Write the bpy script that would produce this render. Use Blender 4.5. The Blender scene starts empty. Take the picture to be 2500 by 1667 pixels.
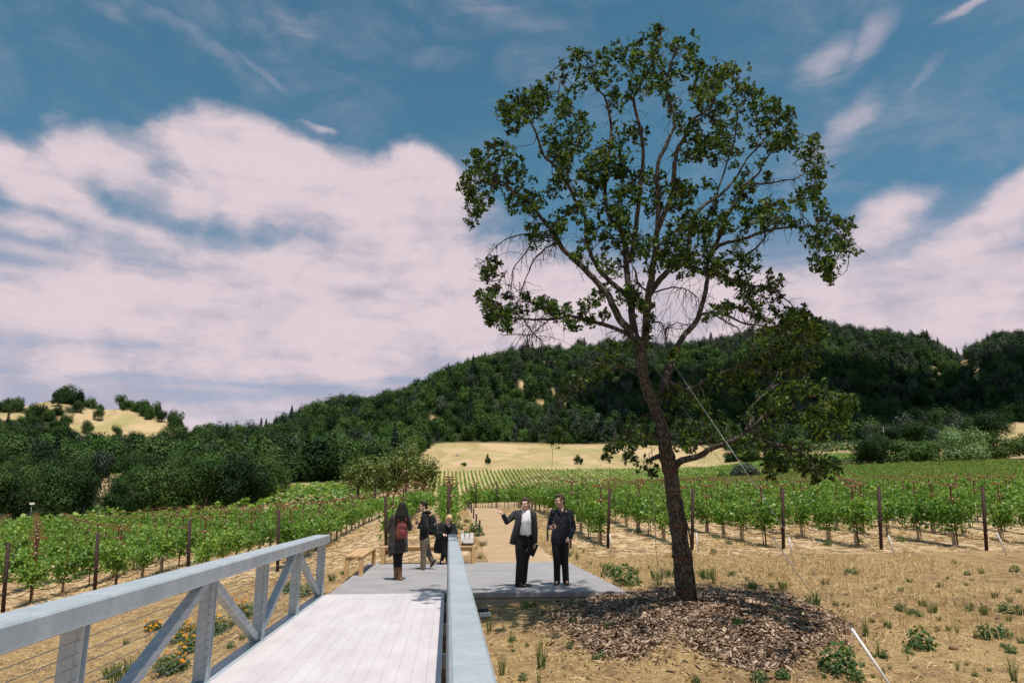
import bpy, math, random
import numpy as np
from mathutils import Vector, Matrix

# ---------------------------------------------------------------- camera, sky, sun, exposure
SC = bpy.context.scene
COL = SC.collection
F, CX, CY, HZ, VPX = 1736.0, 1250.0, 833.5, 1225.0, 1093.5      # photo pixels (2500 wide)
PITCH = math.atan((HZ - CY) / F)
YAW = math.atan((CX - VPX) / (F / math.cos(PITCH)))
CAMZ = 1.70
CAM = np.array([0.0, 0.0, CAMZ])
FWD = np.array([math.sin(YAW) * math.cos(PITCH), math.cos(YAW) * math.cos(PITCH), math.sin(PITCH)])
RGT = np.array([math.cos(YAW), -math.sin(YAW), 0.0])
UPV = np.cross(RGT, FWD)
cam_d = bpy.data.cameras.new('camera')
cam_d.sensor_width = 36.0
cam_d.lens = 36.0 * F / 2500.0
cam_d.clip_start = 0.05
cam_d.clip_end = 6000
cam_o = bpy.data.objects.new('camera', cam_d)
COL.objects.link(cam_o)
cam_o.location = CAM
cam_o.rotation_euler = (math.pi / 2 + PITCH, 0, -YAW)
SC.camera = cam_o

SC.view_settings.view_transform = 'Standard'
SC.view_settings.look = 'None'
SC.view_settings.gamma = 1.0
SC.view_settings.exposure = 0.0
SC.view_settings.use_curve_mapping = False
SC.cycles.use_denoising = True
SC.cycles.max_bounces = 6
SC.cycles.transparent_max_bounces = 6
SC.cycles.sample_clamp_indirect = 6

SUN_DIR = Vector((0.10, -0.31, 1.0)).normalized()               # towards the sun
SUN_EL = math.asin(SUN_DIR.z)
SUN_AZ = math.atan2(SUN_DIR.x, SUN_DIR.y)
sun_d = bpy.data.lights.new('sun', 'SUN')
sun_d.energy = 4.6
sun_d.angle = math.radians(0.55)
sun_d.color = (1.0, 0.93, 0.84)
sun_o = bpy.data.objects.new('sun', sun_d)
COL.objects.link(sun_o)
sun_o.location = (0, 0, 60)
sun_o.rotation_euler = SUN_DIR.to_track_quat('Z', 'Y').to_euler()


def pdir(px, py):
    return FWD * F + RGT * (px - CX) + UPV * (CY - py)


def az_el(px, py):
    d = pdir(px, py)
    d = d / np.linalg.norm(d)
    return math.atan2(d[0], d[1]), math.asin(d[2])


def at(px, py, depth):
    """point seen at photo pixel (px,py) at a distance along the view axis"""
    return CAM + pdir(px, py) * (depth / F)


class NT:
    """tiny node-tree helper"""
    def __init__(s, tree):
        s.t = tree
        s.n = tree.nodes
        s.l = tree.links

    def new(s, typ, **kw):
        n = s.n.new(typ)
        for k, v in kw.items():
            setattr(n, k, v)
        return n

    def put(s, sock, v):
        if isinstance(v, bpy.types.NodeSocket):
            s.l.new(v, sock)
        elif v is not None:
            sock.default_value = v

    def math(s, op, a, b=None, c=None, clamp=False):
        n = s.new('ShaderNodeMath', operation=op)
        n.use_clamp = clamp
        s.put(n.inputs[0], a)
        if b is not None:
            s.put(n.inputs[1], b)
        if c is not None:
            s.put(n.inputs[2], c)
        return n.outputs[0]

    def vmath(s, op, a, b=None):
        n = s.new('ShaderNodeVectorMath', operation=op)
        s.put(n.inputs[0], a)
        if b is not None:
            s.put(n.inputs[1], b)
        return n.outputs[0]

    def noise(s, vec, scale, detail=4.0, rough=0.55, dist=0.0):
        n = s.new('ShaderNodeTexNoise')
        s.put(n.inputs['Vector'], vec)
        n.inputs['Scale'].default_value = scale
        n.inputs['Detail'].default_value = detail
        n.inputs['Roughness'].default_value = rough
        n.inputs['Distortion'].default_value = dist
        return n.outputs['Fac']

    def step(s, v, a, b, lo=0.0, hi=1.0):
        n = s.new('ShaderNodeMapRange', interpolation_type='SMOOTHSTEP')
        s.put(n.inputs[0], v)
        s.put(n.inputs[1], a)
        s.put(n.inputs[2], b)
        s.put(n.inputs[3], lo)
        s.put(n.inputs[4], hi)
        return n.outputs[0]

    def mix(s, f, a, b):
        n = s.new('ShaderNodeMix', data_type='RGBA')
        s.put(n.inputs[0], f)
        s.put(n.inputs[6], (*a, 1) if isinstance(a, tuple) and len(a) == 3 else a)
        s.put(n.inputs[7], (*b, 1) if isinstance(b, tuple) and len(b) == 3 else b)
        return n.outputs[2]

    def scale(s, vec, sc):
        n = s.new('ShaderNodeVectorMath', operation='MULTIPLY')
        s.put(n.inputs[0], vec)
        n.inputs[1].default_value = sc
        return n.outputs[0]


def build_world():
    w = bpy.data.worlds.new('World')
    SC.world = w
    w.use_nodes = True
    t = NT(w.node_tree)
    t.n.clear()
    out = t.new('ShaderNodeOutputWorld')
    bg = t.new('ShaderNodeBackground')
    bg.inputs['Strength'].default_value = 0.1
    t.l.new(bg.outputs[0], out.inputs[0])
    sky = t.new('ShaderNodeTexSky', sky_type='NISHITA')
    sky.sun_disc = False
    sky.sun_elevation = SUN_EL
    sky.sun_rotation = SUN_AZ
    sky.altitude = 100
    sky.air_density = 1.0
    sky.dust_density = 0.6
    sky.ozone_density = 1.2
    co = t.new('ShaderNodeTexCoord').outputs['Generated']
    sep = t.new('ShaderNodeSeparateXYZ')
    t.l.new(co, sep.inputs[0])
    x, y, z = sep.outputs
    az = t.math('ARCTAN2', x, y)
    el = t.math('ARCSINE', z)
    cmb = t.new('ShaderNodeCombineXYZ')
    t.l.new(az, cmb.inputs[0])
    t.l.new(el, cmb.inputs[1])
    uv = cmb.outputs[0]
    # soft warping so that no outline stays an ellipse
    wn = t.new('ShaderNodeTexNoise')
    t.l.new(t.scale(uv, (1.0, 1.6, 1.0)), wn.inputs['Vector'])
    wn.inputs['Scale'].default_value = 6.0
    wn.inputs['Detail'].default_value = 6.0
    wn.inputs['Roughness'].default_value = 0.6
    off = t.vmath('SUBTRACT', wn.outputs['Color'], (0.5, 0.5, 0.5))
    uvw = t.vmath('ADD', uv, t.scale(off, (0.085, 0.05, 0.0)))
    sepw = t.new('ShaderNodeSeparateXYZ')
    t.l.new(uvw, sepw.inputs[0])
    aw, ew = sepw.outputs[0], sepw.outputs[1]

    def blob(px, py, rx, ry, rot=0.0, amp=1.0):
        a0, e0 = az_el(px, py)
        a1, _ = az_el(px + 10, py)
        _, e1 = az_el(px, py - 10)
        ka, ke = abs(a1 - a0) / 10, abs(e1 - e0) / 10
        da = t.math('DIVIDE', t.math('SUBTRACT', aw, a0), ka)
        de = t.math('DIVIDE', t.math('SUBTRACT', ew, e0), -ke)
        c, s_ = math.cos(math.radians(rot)), math.sin(math.radians(rot))
        u = t.math('ADD', t.math('MULTIPLY', da, c / rx), t.math('MULTIPLY', de, s_ / rx))
        v = t.math('ADD', t.math('MULTIPLY', da, -s_ / ry), t.math('MULTIPLY', de, c / ry))
        r2 = t.math('ADD', t.math('MULTIPLY', u, u), t.math('MULTIPLY', v, v))
        g = t.math('EXPONENT', t.math('MULTIPLY', r2, -1.0))
        return t.math('MULTIPLY', g, amp) if amp != 1.0 else g

    def union(lst, soft=False):
        o = None
        for b in lst:
            g = blob(*b)
            o = g if o is None else t.math('MAXIMUM', o, g)
        return o

    def total(lst):
        """overlapping banks run together"""
        o = None
        for b in lst:
            g = t.math('SUBTRACT', 1.0, blob(*b))
            o = g if o is None else t.math('MULTIPLY', o, g)
        return t.math('SUBTRACT', 1.0, o)

    solid = total([
        (255, 395, 150, 75, 18), (190, 380, 80, 50, 0), (490, 330, 130, 62, -4, .95), (640, 375, 120, 75, 20), (760, 430, 200, 85, 12), (930, 480, 190, 95, 5), (1030, 430, 85, 70, 20),
        (1080, 530, 90, 75, 0), (20, 420, 120, 75, 25), (140, 480, 110, 50, 25, .85), (640, 500, 160, 50, 10, .66), (540, 460, 150, 62, 18, .64), (420, 480, 140, 48, 18, .62), (330, 560, 170, 36, 6, .6), (930, 570, 150, 36, 3, .6), (60, 560, 150, 32, 4, .65),
        (700, 650, 330, 60, -4, .9), (330, 690, 260, 70, 0, .9), (1000, 670, 260, 60, 2, .95), (60, 740, 260, 60, 0, .85), (480, 790, 420, 70, 3, .95), (980, 790, 460, 90, 0, .95), (1320, 690, 260, 110, 0, .8),
        (1500, 780, 300, 90, 0, .8), (200, 880, 360, 50, 2, .75), (760, 900, 420, 45, -3, .8), (485, 1032, 60, 22, 5, .7),
        (2330, 690, 330, 120, -6, .95), (2480, 480, 200, 70, -25, .8), (2130, 560, 190, 60, -22, .7), (2250, 810, 400, 70, 3, .85), (1850, 740, 300, 110, 0, .7), (780, 305, 48, 14, 10, .62),
        ])
    soft = union([
        (2010, 150, 110, 55, -25, .80), (2120, 100, 120, 45, -38, .75), (1990, 205, 130, 40, -5, .5), (2090, 290, 110, 48, -35, .72), (2040, 350, 150, 50, -15, .5), (2320, 320, 110, 30, -25, .45), (2390, 2, 100, 16, -8, .8),
        (2240, 200, 90, 20, -35, .4), (1990, 430, 170, 60, 0, .42), (120, 300, 50, 40, -30, .5), (500, 110, 200, 34, 24, .42), (620, 170, 130, 16, 24, .45), (1230, 40, 260, 60, 22, .42), (690, 40, 160, 40, 30, .4),
        (960, 120, 230, 60, 12, .36), (250, 20, 90, 30, 10, .38)])
    n1 = t.noise(t.scale(uvw, (1.0, 1.6, 1.0)), 9.0, 8.0, 0.58)
    n2 = t.noise(t.scale(uvw, (0.6, 2.6, 1.0)), 11.0, 7.0, 0.6, 0.5)
    n3 = t.noise(t.scale(uv, (0.45, 3.4, 1.0)), 9.0, 6.0, 0.55, 0.3)
    low = t.step(el, math.radians(22), math.radians(15))
    d1 = t.math('ADD', solid, t.math('MULTIPLY', t.math('SUBTRACT', n1, 0.5), 0.8))
    m1 = t.step(d1, 0.20, 0.76)
    d2 = t.math('ADD', soft, t.math('MULTIPLY', t.math('SUBTRACT', n2, 0.5), 0.9))
    m2 = t.math('MULTIPLY', t.step(d2, 0.10, 1.0), 0.85)
    wisp = t.math('MULTIPLY', t.step(t.noise(t.scale(uvw, (1.0, 2.0, 1.0)), 5.0, 9.0, 0.64, 0.5), 0.42, 0.85), 0.36)
    m = t.math('MAXIMUM', m1, t.math('MAXIMUM', m2, wisp))
    m = t.math('MAXIMUM', m, t.math('MULTIPLY', low, t.step(n3, 0.30, 0.60, 0.42, 0.92)))
    m = t.math('MULTIPLY', m, t.step(z, -0.05, 0.02))
    lit = t.step(t.math('ADD', t.math('MULTIPLY', d1, 0.22), t.math('ADD', t.math('MULTIPLY', n1, 0.60), t.math('MULTIPLY', n3, 0.42))), 0.46, 0.76)
    ccol = t.mix(lit, (4.5, 4.3, 5.3), (7.4, 6.2, 6.65))
    # the photograph's sky is a muted teal blue
    skyc = t.new('ShaderNodeMix', data_type='RGBA', blend_type='MULTIPLY')
    skyc.inputs[0].default_value = 1.0
    t.l.new(sky.outputs[0], skyc.inputs[6])
    t.l.new(t.mix(t.step(el, math.radians(2), math.radians(28)), (0.95, 0.86, 0.98), SKY_TINT), skyc.inputs[7])
    t.l.new(t.mix(m, skyc.outputs[2], ccol), bg.inputs['Color'])


SKY_TINT = (0.62, 1.04, 0.96, 1)
build_world()

# ---------------------------------------------------------------- mesh helpers
def lk(o, parent=None):
    COL.objects.link(o)
    if parent is not None:
        o.parent = parent
    return o


def tag(o, label=None, cat=None, group=None, kind=None):
    if label:
        o['label'] = label
    if cat:
        o['category'] = cat
    if group:
        o['group'] = group
    if kind:
        o['kind'] = kind
    return o


def empty(name, loc, rz=0.0, label=None, cat=None, group=None):
    o = bpy.data.objects.new(name, None)
    o.empty_display_size = 0.2
    o.location = loc
    o.rotation_euler = (0, 0, rz)
    COL.objects.link(o)
    return tag(o, label, cat, group)


def mesh_np(name, V, Fs, mat=None, smooth=False):
    """V (n,3); Fs list of (m,k) index arrays"""
    me = bpy.data.meshes.new(name)
    V = np.asarray(V, dtype=np.float32)
    if not isinstance(Fs, list):
        Fs = [Fs]
    Fs = [np.asarray(f, dtype=np.int32) for f in Fs if len(f)]
    loops = np.concatenate([f.ravel() for f in Fs])
    tot = np.concatenate([np.full(len(f), f.shape[1], np.int32) for f in Fs])
    start = np.concatenate([[0], np.cumsum(tot)[:-1]]).astype(np.int32)
    me.vertices.add(len(V))
    me.vertices.foreach_set('co', V.ravel())
    me.loops.add(len(loops))
    me.loops.foreach_set('vertex_index', loops)
    me.polygons.add(len(tot))
    me.polygons.foreach_set('loop_start', start)
    me.polygons.foreach_set('loop_total', tot)
    if smooth:
        me.polygons.foreach_set('use_smooth', np.ones(len(tot), dtype=bool))
    me.update(calc_edges=True)
    me.validate()
    if mat:
        me.materials.append(mat)
    return me


def obj_of(name, me, parent=None):
    return lk(bpy.data.objects.new(name, me), parent)


class MB:
    """collects boxes, tubes and prisms into ONE mesh"""
    def __init__(s):
        s.v, s.f, s.sm = [], [], []

    def add(s, vs, fs, smooth=False):
        b = len(s.v)
        s.v += [tuple(map(float, p)) for p in vs]
        s.f += [tuple(i + b for i in f) for f in fs]
        s.sm += [smooth] * len(fs)
        return s

    def box(s, lo, hi, bevel=0.0, M=None):
        x0, y0, z0 = lo
        x1, y1, z1 = hi
        b = min(bevel, (x1 - x0) / 2.01, (y1 - y0) / 2.01, (z1 - z0) / 2.01)
        if b <= 0:
            vs = [(x0, y0, z0), (x1, y0, z0), (x1, y1, z0), (x0, y1, z0), (x0, y0, z1), (x1, y0, z1), (x1, y1, z1), (x0, y1, z1)]
            fs = [(3, 2, 1, 0), (4, 5, 6, 7), (0, 1, 5, 4), (1, 2, 6, 5), (2, 3, 7, 6), (3, 0, 4, 7)]
        else:
            vs, fs = [], []
            idx = {}
            for ix in (0, 1):
                for iy in (0, 1):
                    for iz in (0, 1):
                        X, Y, Z = (x0, x1)[ix], (y0, y1)[iy], (z0, z1)[iz]
                        sx, sy, sz = (1, -1)[ix], (1, -1)[iy], (1, -1)[iz]
                        idx[ix, iy, iz] = len(vs)
                        vs += [(X, Y + sy * b, Z + sz * b), (X + sx * b, Y, Z + sz * b), (X + sx * b, Y + sy * b, Z)]
            g = lambda a, k: idx[a] + k
            def q(*p):
                fs.append(tuple(g(a, k) for a, k in p))
            q(((0, 0, 0), 0), ((0, 0, 1), 0), ((0, 1, 1), 0), ((0, 1, 0), 0))
            q(((1, 0, 0), 0), ((1, 1, 0), 0), ((1, 1, 1), 0), ((1, 0, 1), 0))
            q(((0, 0, 0), 1), ((1, 0, 0), 1), ((1, 0, 1), 1), ((0, 0, 1), 1))
            q(((0, 1, 0), 1), ((0, 1, 1), 1), ((1, 1, 1), 1), ((1, 1, 0), 1))
            q(((0, 0, 0), 2), ((0, 1, 0), 2), ((1, 1, 0), 2), ((1, 0, 0), 2))
            q(((0, 0, 1), 2), ((1, 0, 1), 2), ((1, 1, 1), 2), ((0, 1, 1), 2))
            for a in (0, 1):
                for c in (0, 1):
                    fs.append((g((a, c, 0), 0), g((a, c, 1), 0), g((a, c, 1), 1), g((a, c, 0), 1)))
                    fs.append((g((a, 0, c), 0), g((a, 1, c), 0), g((a, 1, c), 2), g((a, 0, c), 2)))
                    fs.append((g((0, a, c), 1), g((1, a, c), 1), g((1, a, c), 2), g((0, a, c), 2)))
            for a in idx:
                fs.append((g(a, 0), g(a, 1), g(a, 2)))
        if M is not None:
            vs = [tuple(M @ Vector(p)) for p in vs]
        return s.add(vs, fs)

    def bar(s, p, q, w, h, up=(0, 0, 1), bevel=0.0):
        """rectangular bar from p to q; w across, h along 'up'"""
        p, q = Vector(p), Vector(q)
        d = (q - p)
        L = d.length
        d.normalize()
        sx = d.cross(Vector(up)).normalized()
        sz = sx.cross(d).normalized()
        M = Matrix(((sx.x, d.x, sz.x, p.x), (sx.y, d.y, sz.y, p.y), (sx.z, d.z, sz.z, p.z), (0, 0, 0, 1)))
        return s.box((-w / 2, 0, -h / 2), (w / 2, L, h / 2), bevel, M)

    def tube(s, pts, rad, seg=6, cap=True, smooth=True, side=None, ell=None):
        """pts list; rad scalar or list; ell optional list of second radii (ellipse) with 'side' axis for the first"""
        pts = [Vector(p) for p in pts]
        n = len(pts)
        if not isinstance(rad, (list, tuple, np.ndarray)):
            rad = [rad] * n
        vs, fs = [], []
        prev = None
        for i in range(n):
            d = (pts[min(i + 1, n - 1)] - pts[max(i - 1, 0)])
            if d.length < 1e-9:
                d = Vector((0, 0, 1))
            d.normalize()
            if side is not None:
                a = Vector(side) - d * d.dot(Vector(side))
                a.normalize()
            else:
                if prev is None:
                    ref = Vector((1, 0, 0)) if abs(d.x) < 0.8 else Vector((0, 1, 0))
                else:
                    ref = prev
                a = ref - d * d.dot(ref)
                a.normalize()
            prev = a
            b = d.cross(a)
            r1 = rad[i]
            r2 = ell[i] if ell is not None else r1
            for k in range(seg):
                t = 2 * math.pi * k / seg
                vs.append(pts[i] + a * (r1 * math.cos(t)) + b * (r2 * math.sin(t)))
        for i in range(n - 1):
            for k in range(seg):
                k2 = (k + 1) % seg
                fs.append((i * seg + k, i * seg + k2, (i + 1) * seg + k2, (i + 1) * seg + k))
        if cap:
            fs.append(tuple(reversed(range(seg))))
            fs.append(tuple((n - 1) * seg + k for k in range(seg)))
        return s.add(vs, fs, smooth)

    def ball(s, c, r, seg=10, ring=7, sq=(1, 1, 1)):
        vs, fs = [], []
        c = Vector(c)
        for i in range(1, ring):
            ph = math.pi * i / ring
            for k in range(seg):
                t = 2 * math.pi * k / seg
                vs.append((c.x + r * sq[0] * math.sin(ph) * math.cos(t), c.y + r * sq[1] * math.sin(ph) * math.sin(t), c.z + r * sq[2] * math.cos(ph)))
        top, bot = len(vs), len(vs) + 1
        vs += [(c.x, c.y, c.z + r * sq[2]), (c.x, c.y, c.z - r * sq[2])]
        for i in range(ring - 2):
            for k in range(seg):
                k2 = (k + 1) % seg
                fs.append((i * seg + k, (i + 1) * seg + k, (i + 1) * seg + k2, i * seg + k2))
        for k in range(seg):
            k2 = (k + 1) % seg
            fs.append((top, k, k2))
            fs.append((bot, (ring - 2) * seg + k2, (ring - 2) * seg + k))
        return s.add(vs, fs, True)

    def mesh(s, name, mat=None):
        me = bpy.data.meshes.new(name)
        me.from_pydata(s.v, [], s.f)
        me.polygons.foreach_set('use_smooth', s.sm)
        me.update()
        if mat:
            me.materials.append(mat)
        return me

    def build(s, name, mat=None, parent=None):
        return obj_of(name, s.mesh(name, mat), parent)


def copy_tree(o, parent=None):
    c = o.copy()
    COL.objects.link(c)
    if parent is not None:
        c.parent = parent
    for ch in o.children:
        copy_tree(ch, c)
    return c


ORD = ['first', 'second', 'third', 'fourth', 'fifth', 'sixth', 'seventh', 'eighth', 'ninth', 'tenth', 'eleventh', 'twelfth', 'thirteenth',
       'fourteenth', 'fifteenth', 'sixteenth', 'seventeenth', 'eighteenth', 'nineteenth', 'twentieth']


def ordinal(i):
    if i < 20:
        return ORD[i]
    t = ['twenty', 'thirty', 'forty', 'fifty', 'sixty', 'seventy', 'eighty', 'ninety'][(i + 1) // 10 - 2]
    u = (i + 1) % 10
    return t.replace('y', 'ieth') if u == 0 else t + '-' + ORD[u - 1]


# ---------------------------------------------------------------- materials
def mat_new(name):
    m = bpy.data.materials.new(name)
    m.use_nodes = True
    t = NT(m.node_tree)
    b = m.node_tree.nodes['Principled BSDF']
    return m, t, b


def simple(name, col, col2=None, scale=8.0, rough=0.6, metal=0.0, bump=0.0, bscale=None, detail=5, spec=0.5, stretch=(1, 1, 1), sheen=0.0):
    m, t, b = mat_new(name)
    co = t.scale(t.new('ShaderNodeTexCoord').outputs['Object'], stretch)
    if col2 is not None:
        f = t.step(t.noise(co, scale, detail, 0.6), 0.3, 0.7)
        t.l.new(t.mix(f, col, col2), b.inputs['Base Color'])
    else:
        b.inputs['Base Color'].default_value = (*col, 1)
    b.inputs['Roughness'].default_value = rough
    b.inputs['Metallic'].default_value = metal
    b.inputs['Specular IOR Level'].default_value = spec
    if sheen:
        b.inputs['Sheen Weight'].default_value = sheen
    if bump:
        bp = t.new('ShaderNodeBump')
        bp.inputs['Strength'].default_value = bump
        bp.inputs['Distance'].default_value = 0.02
        t.l.new(t.noise(co, bscale or scale * 4, 4, 0.6), bp.inputs['Height'])
        t.l.new(bp.outputs[0], b.inputs['Normal'])
    return m


def leaf_mat(name, dark, mid, light, trans=0.3, rough=0.45, per_obj=0.5, spec=0.35, hue=None):
    """colour varies from leaf to leaf and from plant to plant"""
    m, t, b = mat_new(name)
    isl = t.new('ShaderNodeNewGeometry').outputs['Random Per Island']
    ob = t.new('ShaderNodeObjectInfo').outputs['Random']
    f = t.math('ADD', t.math('MULTIPLY', isl, 1 - per_obj), t.math('MULTIPLY', ob, per_obj))
    r = t.new('ShaderNodeValToRGB')
    t.l.new(f, r.inputs[0])
    e = r.color_ramp.elements
    e[0].position, e[0].color = 0.12, (*dark, 1)
    e[1].position, e[1].color = 0.88, (*light, 1)
    k = e.new(0.5)
    k.color = (*mid, 1)
    b.inputs['Roughness'].default_value = rough
    b.inputs['Specular IOR Level'].default_value = spec
    t.l.new(r.outputs[0], b.inputs['Base Color'])
    tr = t.new('ShaderNodeBsdfTranslucent')
    g = t.new('ShaderNodeMix', data_type='RGBA', blend_type='MULTIPLY')
    g.inputs[0].default_value = 1.0
    t.l.new(r.outputs[0], g.inputs[6])
    g.inputs[7].default_value = (1.5, 1.6, 0.7, 1)
    t.l.new(g.outputs[2], tr.inputs[0])
    mx = t.new('ShaderNodeMixShader')
    mx.inputs[0].default_value = trans
    t.l.new(b.outputs[0], mx.inputs[1])
    t.l.new(tr.outputs[0], mx.inputs[2])
    t.l.new(mx.outputs[0], t.n['Material Output'].inputs[0])
    return m


M = {}
M['galv'] = None
M['oak_leaf'] = leaf_mat('oak_leaf', (.011, .030, .006), (.034, .074, .012), (.13, .18, .038), .28, .5, 0.0, .2)
M['vine_leaf'] = leaf_mat('vine_leaf', (.045, .115, .016), (.125, .245, .036), (.32, .43, .10), .35, .42, .28)
M['tree_leaf'] = leaf_mat('tree_leaf', (.010, .026, .009), (.034, .074, .017), (.085, .14, .036), .10, .6, .75, .12)
M['bright_leaf'] = leaf_mat('bright_leaf', (.035, .080, .016), (.060, .125, .024), (.11, .19, .045), .2, .55, .6, .15)
M['grey_leaf'] = leaf_mat('grey_leaf', (.030, .046, .032), (.065, .088, .062), (.13, .155, .115), .15, .6, .6, .15)
M['conifer_leaf'] = leaf_mat('conifer_leaf', (.008, .02, .012), (.014, .03, .016), (.024, .044, .022), .08, .6, .5, .2)
M['mid_oak_leaf'] = leaf_mat('mid_oak_leaf', (.06, .10, .022), (.13, .175, .045), (.27, .30, .10), .3, .5, .2, .3)
M['willow_leaf'] = leaf_mat('willow_leaf', (.10, .17, .06), (.17, .27, .10), (.27, .38, .17), .25, .5, .2, .3)
M['vine_dark'] = leaf_mat('vine_dark_leaf', (.018, .045, .014), (.035, .075, .02), (.06, .11, .03), .2, .5, .3, .2)
M['weed'] = leaf_mat('weed_leaf', (.035, .085, .022), (.07, .14, .038), (.16, .21, .07), .3, .5, .3)
M['straw'] = leaf_mat('straw', (.25, .16, .075), (.50, .345, .165), (.74, .56, .32), .1, .7, 0.0, .2)
M['mulch'] = leaf_mat('mulch_chip', (.095, .056, .033), (.26, .165, .108), (.52, .385, .285), .0, .8, 0.0, .15)
M['poppy'] = leaf_mat('poppy_petal', (.70, .20, .01), (.80, .32, .01), (.85, .45, .03), .3, .5, .3)
M['rust'] = simple('rusty_steel', (.085, .032, .016), (.20, .075, .028), 25, .8, .15, .3, 60)
M['rust_arm'] = simple('orange_rusty_steel', (.15, .068, .026), (.29, .135, .055), 30, .75, .1, .25, 60)
M['rust_post'] = simple('dark_rusty_pipe', (.022, .012, .010), (.06, .024, .016), 12, .75, .2, .3, 50)
M['tube'] = simple('beige_grow_tube', (.50, .36, .25), (.62, .47, .34), 6, .7)
M['vine_wood'] = simple('vine_wood', (.07, .045, .03), (.13, .09, .06), 20, .9, 0, .5, 80)
M['hose'] = simple('black_hose', (.018, .018, .02), None, 5, .5)
M['pvc'] = simple('white_pipe', (.72, .68, .68), (.80, .76, .76), 10, .45)
M['wire'] = simple('pale_wire', (.30, .30, .30), None, 5, .4, .5)
M['pole_black'] = simple('black_post', (.012, .012, .014), (.025, .025, .028), 8, .5)
M['bench'] = simple('bench_wood', (.50, .30, .13), (.64, .41, .20), 7, .55, 0, .15, 30, 6, .4, (1, .08, 1))
M['bark2'] = simple('grey_bark', (.06, .048, .038), (.14, .11, .085), 3, .9, 0, .6, 12)
M['white_paint'] = simple('white_paint', (.75, .74, .72), (.82, .8, .78), 4, .6)
M['roof_tile'] = simple('grey_roof', (.30, .28, .27), (.40, .38, .36), 4, .8)
M['glassy'] = simple('dark_glass', (.02, .025, .03), None, 4, .1)
M['rock'] = simple('grey_rock', (.25, .23, .2), (.38, .35, .31), 2, .9, 0, .6, 6)


def galvanised():
    m, t, b = mat_new('galvanised_steel')
    co = t.new('ShaderNodeTexCoord').outputs['Object']
    v = t.new('ShaderNodeTexVoronoi')
    v.inputs['Scale'].default_value = 55
    t.l.new(co, v.inputs['Vector'])
    sp = t.new('ShaderNodeSeparateColor')
    t.l.new(v.outputs['Color'], sp.inputs[0])
    f = t.math('ADD', t.math('MULTIPLY', sp.outputs[0], .16), t.math('MULTIPLY', t.noise(co, 3.5, 5, .6), .92))
    c = t.mix(t.step(f, .3, .8), (.345, .405, .445), (.50, .54, .57))
    streak = t.step(t.noise(t.scale(co, (14, 3, .6)), 2, 4, .6), .62, .8)
    c = t.mix(t.math('MULTIPLY', streak, .35), c, (.62, .63, .65))
    t.l.new(c, b.inputs['Base Color'])
    b.inputs['Metallic'].default_value = .15
    t.l.new(t.step(f, .2, .9, .5, .38), b.inputs['Roughness'])
    bp = t.new('ShaderNodeBump')
    bp.inputs['Strength'].default_value = .08
    bp.inputs['Distance'].default_value = .01
    t.l.new(f, bp.inputs['Height'])
    t.l.new(bp.outputs[0], b.inputs['Normal'])
    return m


M['galv'] = galvanised()


def deck_mat():
    m, t, b = mat_new('deck_panel')
    co = t.new('ShaderNodeTexCoord').outputs['Object']
    sep = t.new('ShaderNodeSeparateXYZ')
    t.l.new(co, sep.inputs[0])
    fy = t.math('FRACT', t.math('DIVIDE', sep.outputs[1], .055))
    rib = t.step(t.math('ABSOLUTE', t.math('SUBTRACT', fy, .5)), .30, .48)
    fx = t.math('FRACT', t.math('DIVIDE', sep.outputs[0], .05))
    dot = t.step(t.math('ABSOLUTE', t.math('SUBTRACT', fx, .5)), .25, .48)
    n = t.noise(t.scale(co, (1, .35, 1)), 3.0, 5, .6)
    c = t.mix(t.step(n, .3, .7), (.60, .545, .565), (.70, .645, .66))
    c = t.mix(t.math('MULTIPLY', t.math('MULTIPLY', rib, dot), .35), c, (.45, .42, .45))
    t.l.new(c, b.inputs['Base Color'])
    b.inputs['Roughness'].default_value = .55
    b.inputs['Metallic'].default_value = .1
    bp = t.new('ShaderNodeBump')
    bp.inputs['Strength'].default_value = .25
    bp.inputs['Distance'].default_value = .004
    t.l.new(t.math('MULTIPLY', rib, -1.0), bp.inputs['Height'])
    t.l.new(bp.outputs[0], b.inputs['Normal'])
    return m


def concrete(name, a, b_, stain):
    m, t, b = mat_new(name)
    co = t.new('ShaderNodeTexCoord').outputs['Object']
    n = t.noise(co, 1.3, 8, .65)
    c = t.mix(t.step(n, .3, .7), a, b_)
    c = t.mix(t.step(t.noise(co, 120, 2, .5), .55, .75), c, tuple(x * 1.25 for x in a))
    c = t.mix(t.math('MULTIPLY', t.step(t.noise(t.scale(co, (1, 1, .25)), 4, 6, .7), .58, .75), .6), c, stain)
    t.l.new(c, b.inputs['Base Color'])
    b.inputs['Roughness'].default_value = .85
    bp = t.new('ShaderNodeBump')
    bp.inputs['Strength'].default_value = .2
    bp.inputs['Distance'].default_value = .01
    t.l.new(t.noise(co, 90, 4, .6), bp.inputs['Height'])
    t.l.new(bp.outputs[0], b.inputs['Normal'])
    return m


M['deck'] = deck_mat()
M['pad'] = concrete('pad_concrete', (.27, .255, .26), (.36, .34, .345), (.22, .205, .20))
M['footing'] = concrete('footing_concrete', (.36, .31, .25), (.45, .40, .33), (.16, .12, .085))


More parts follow.
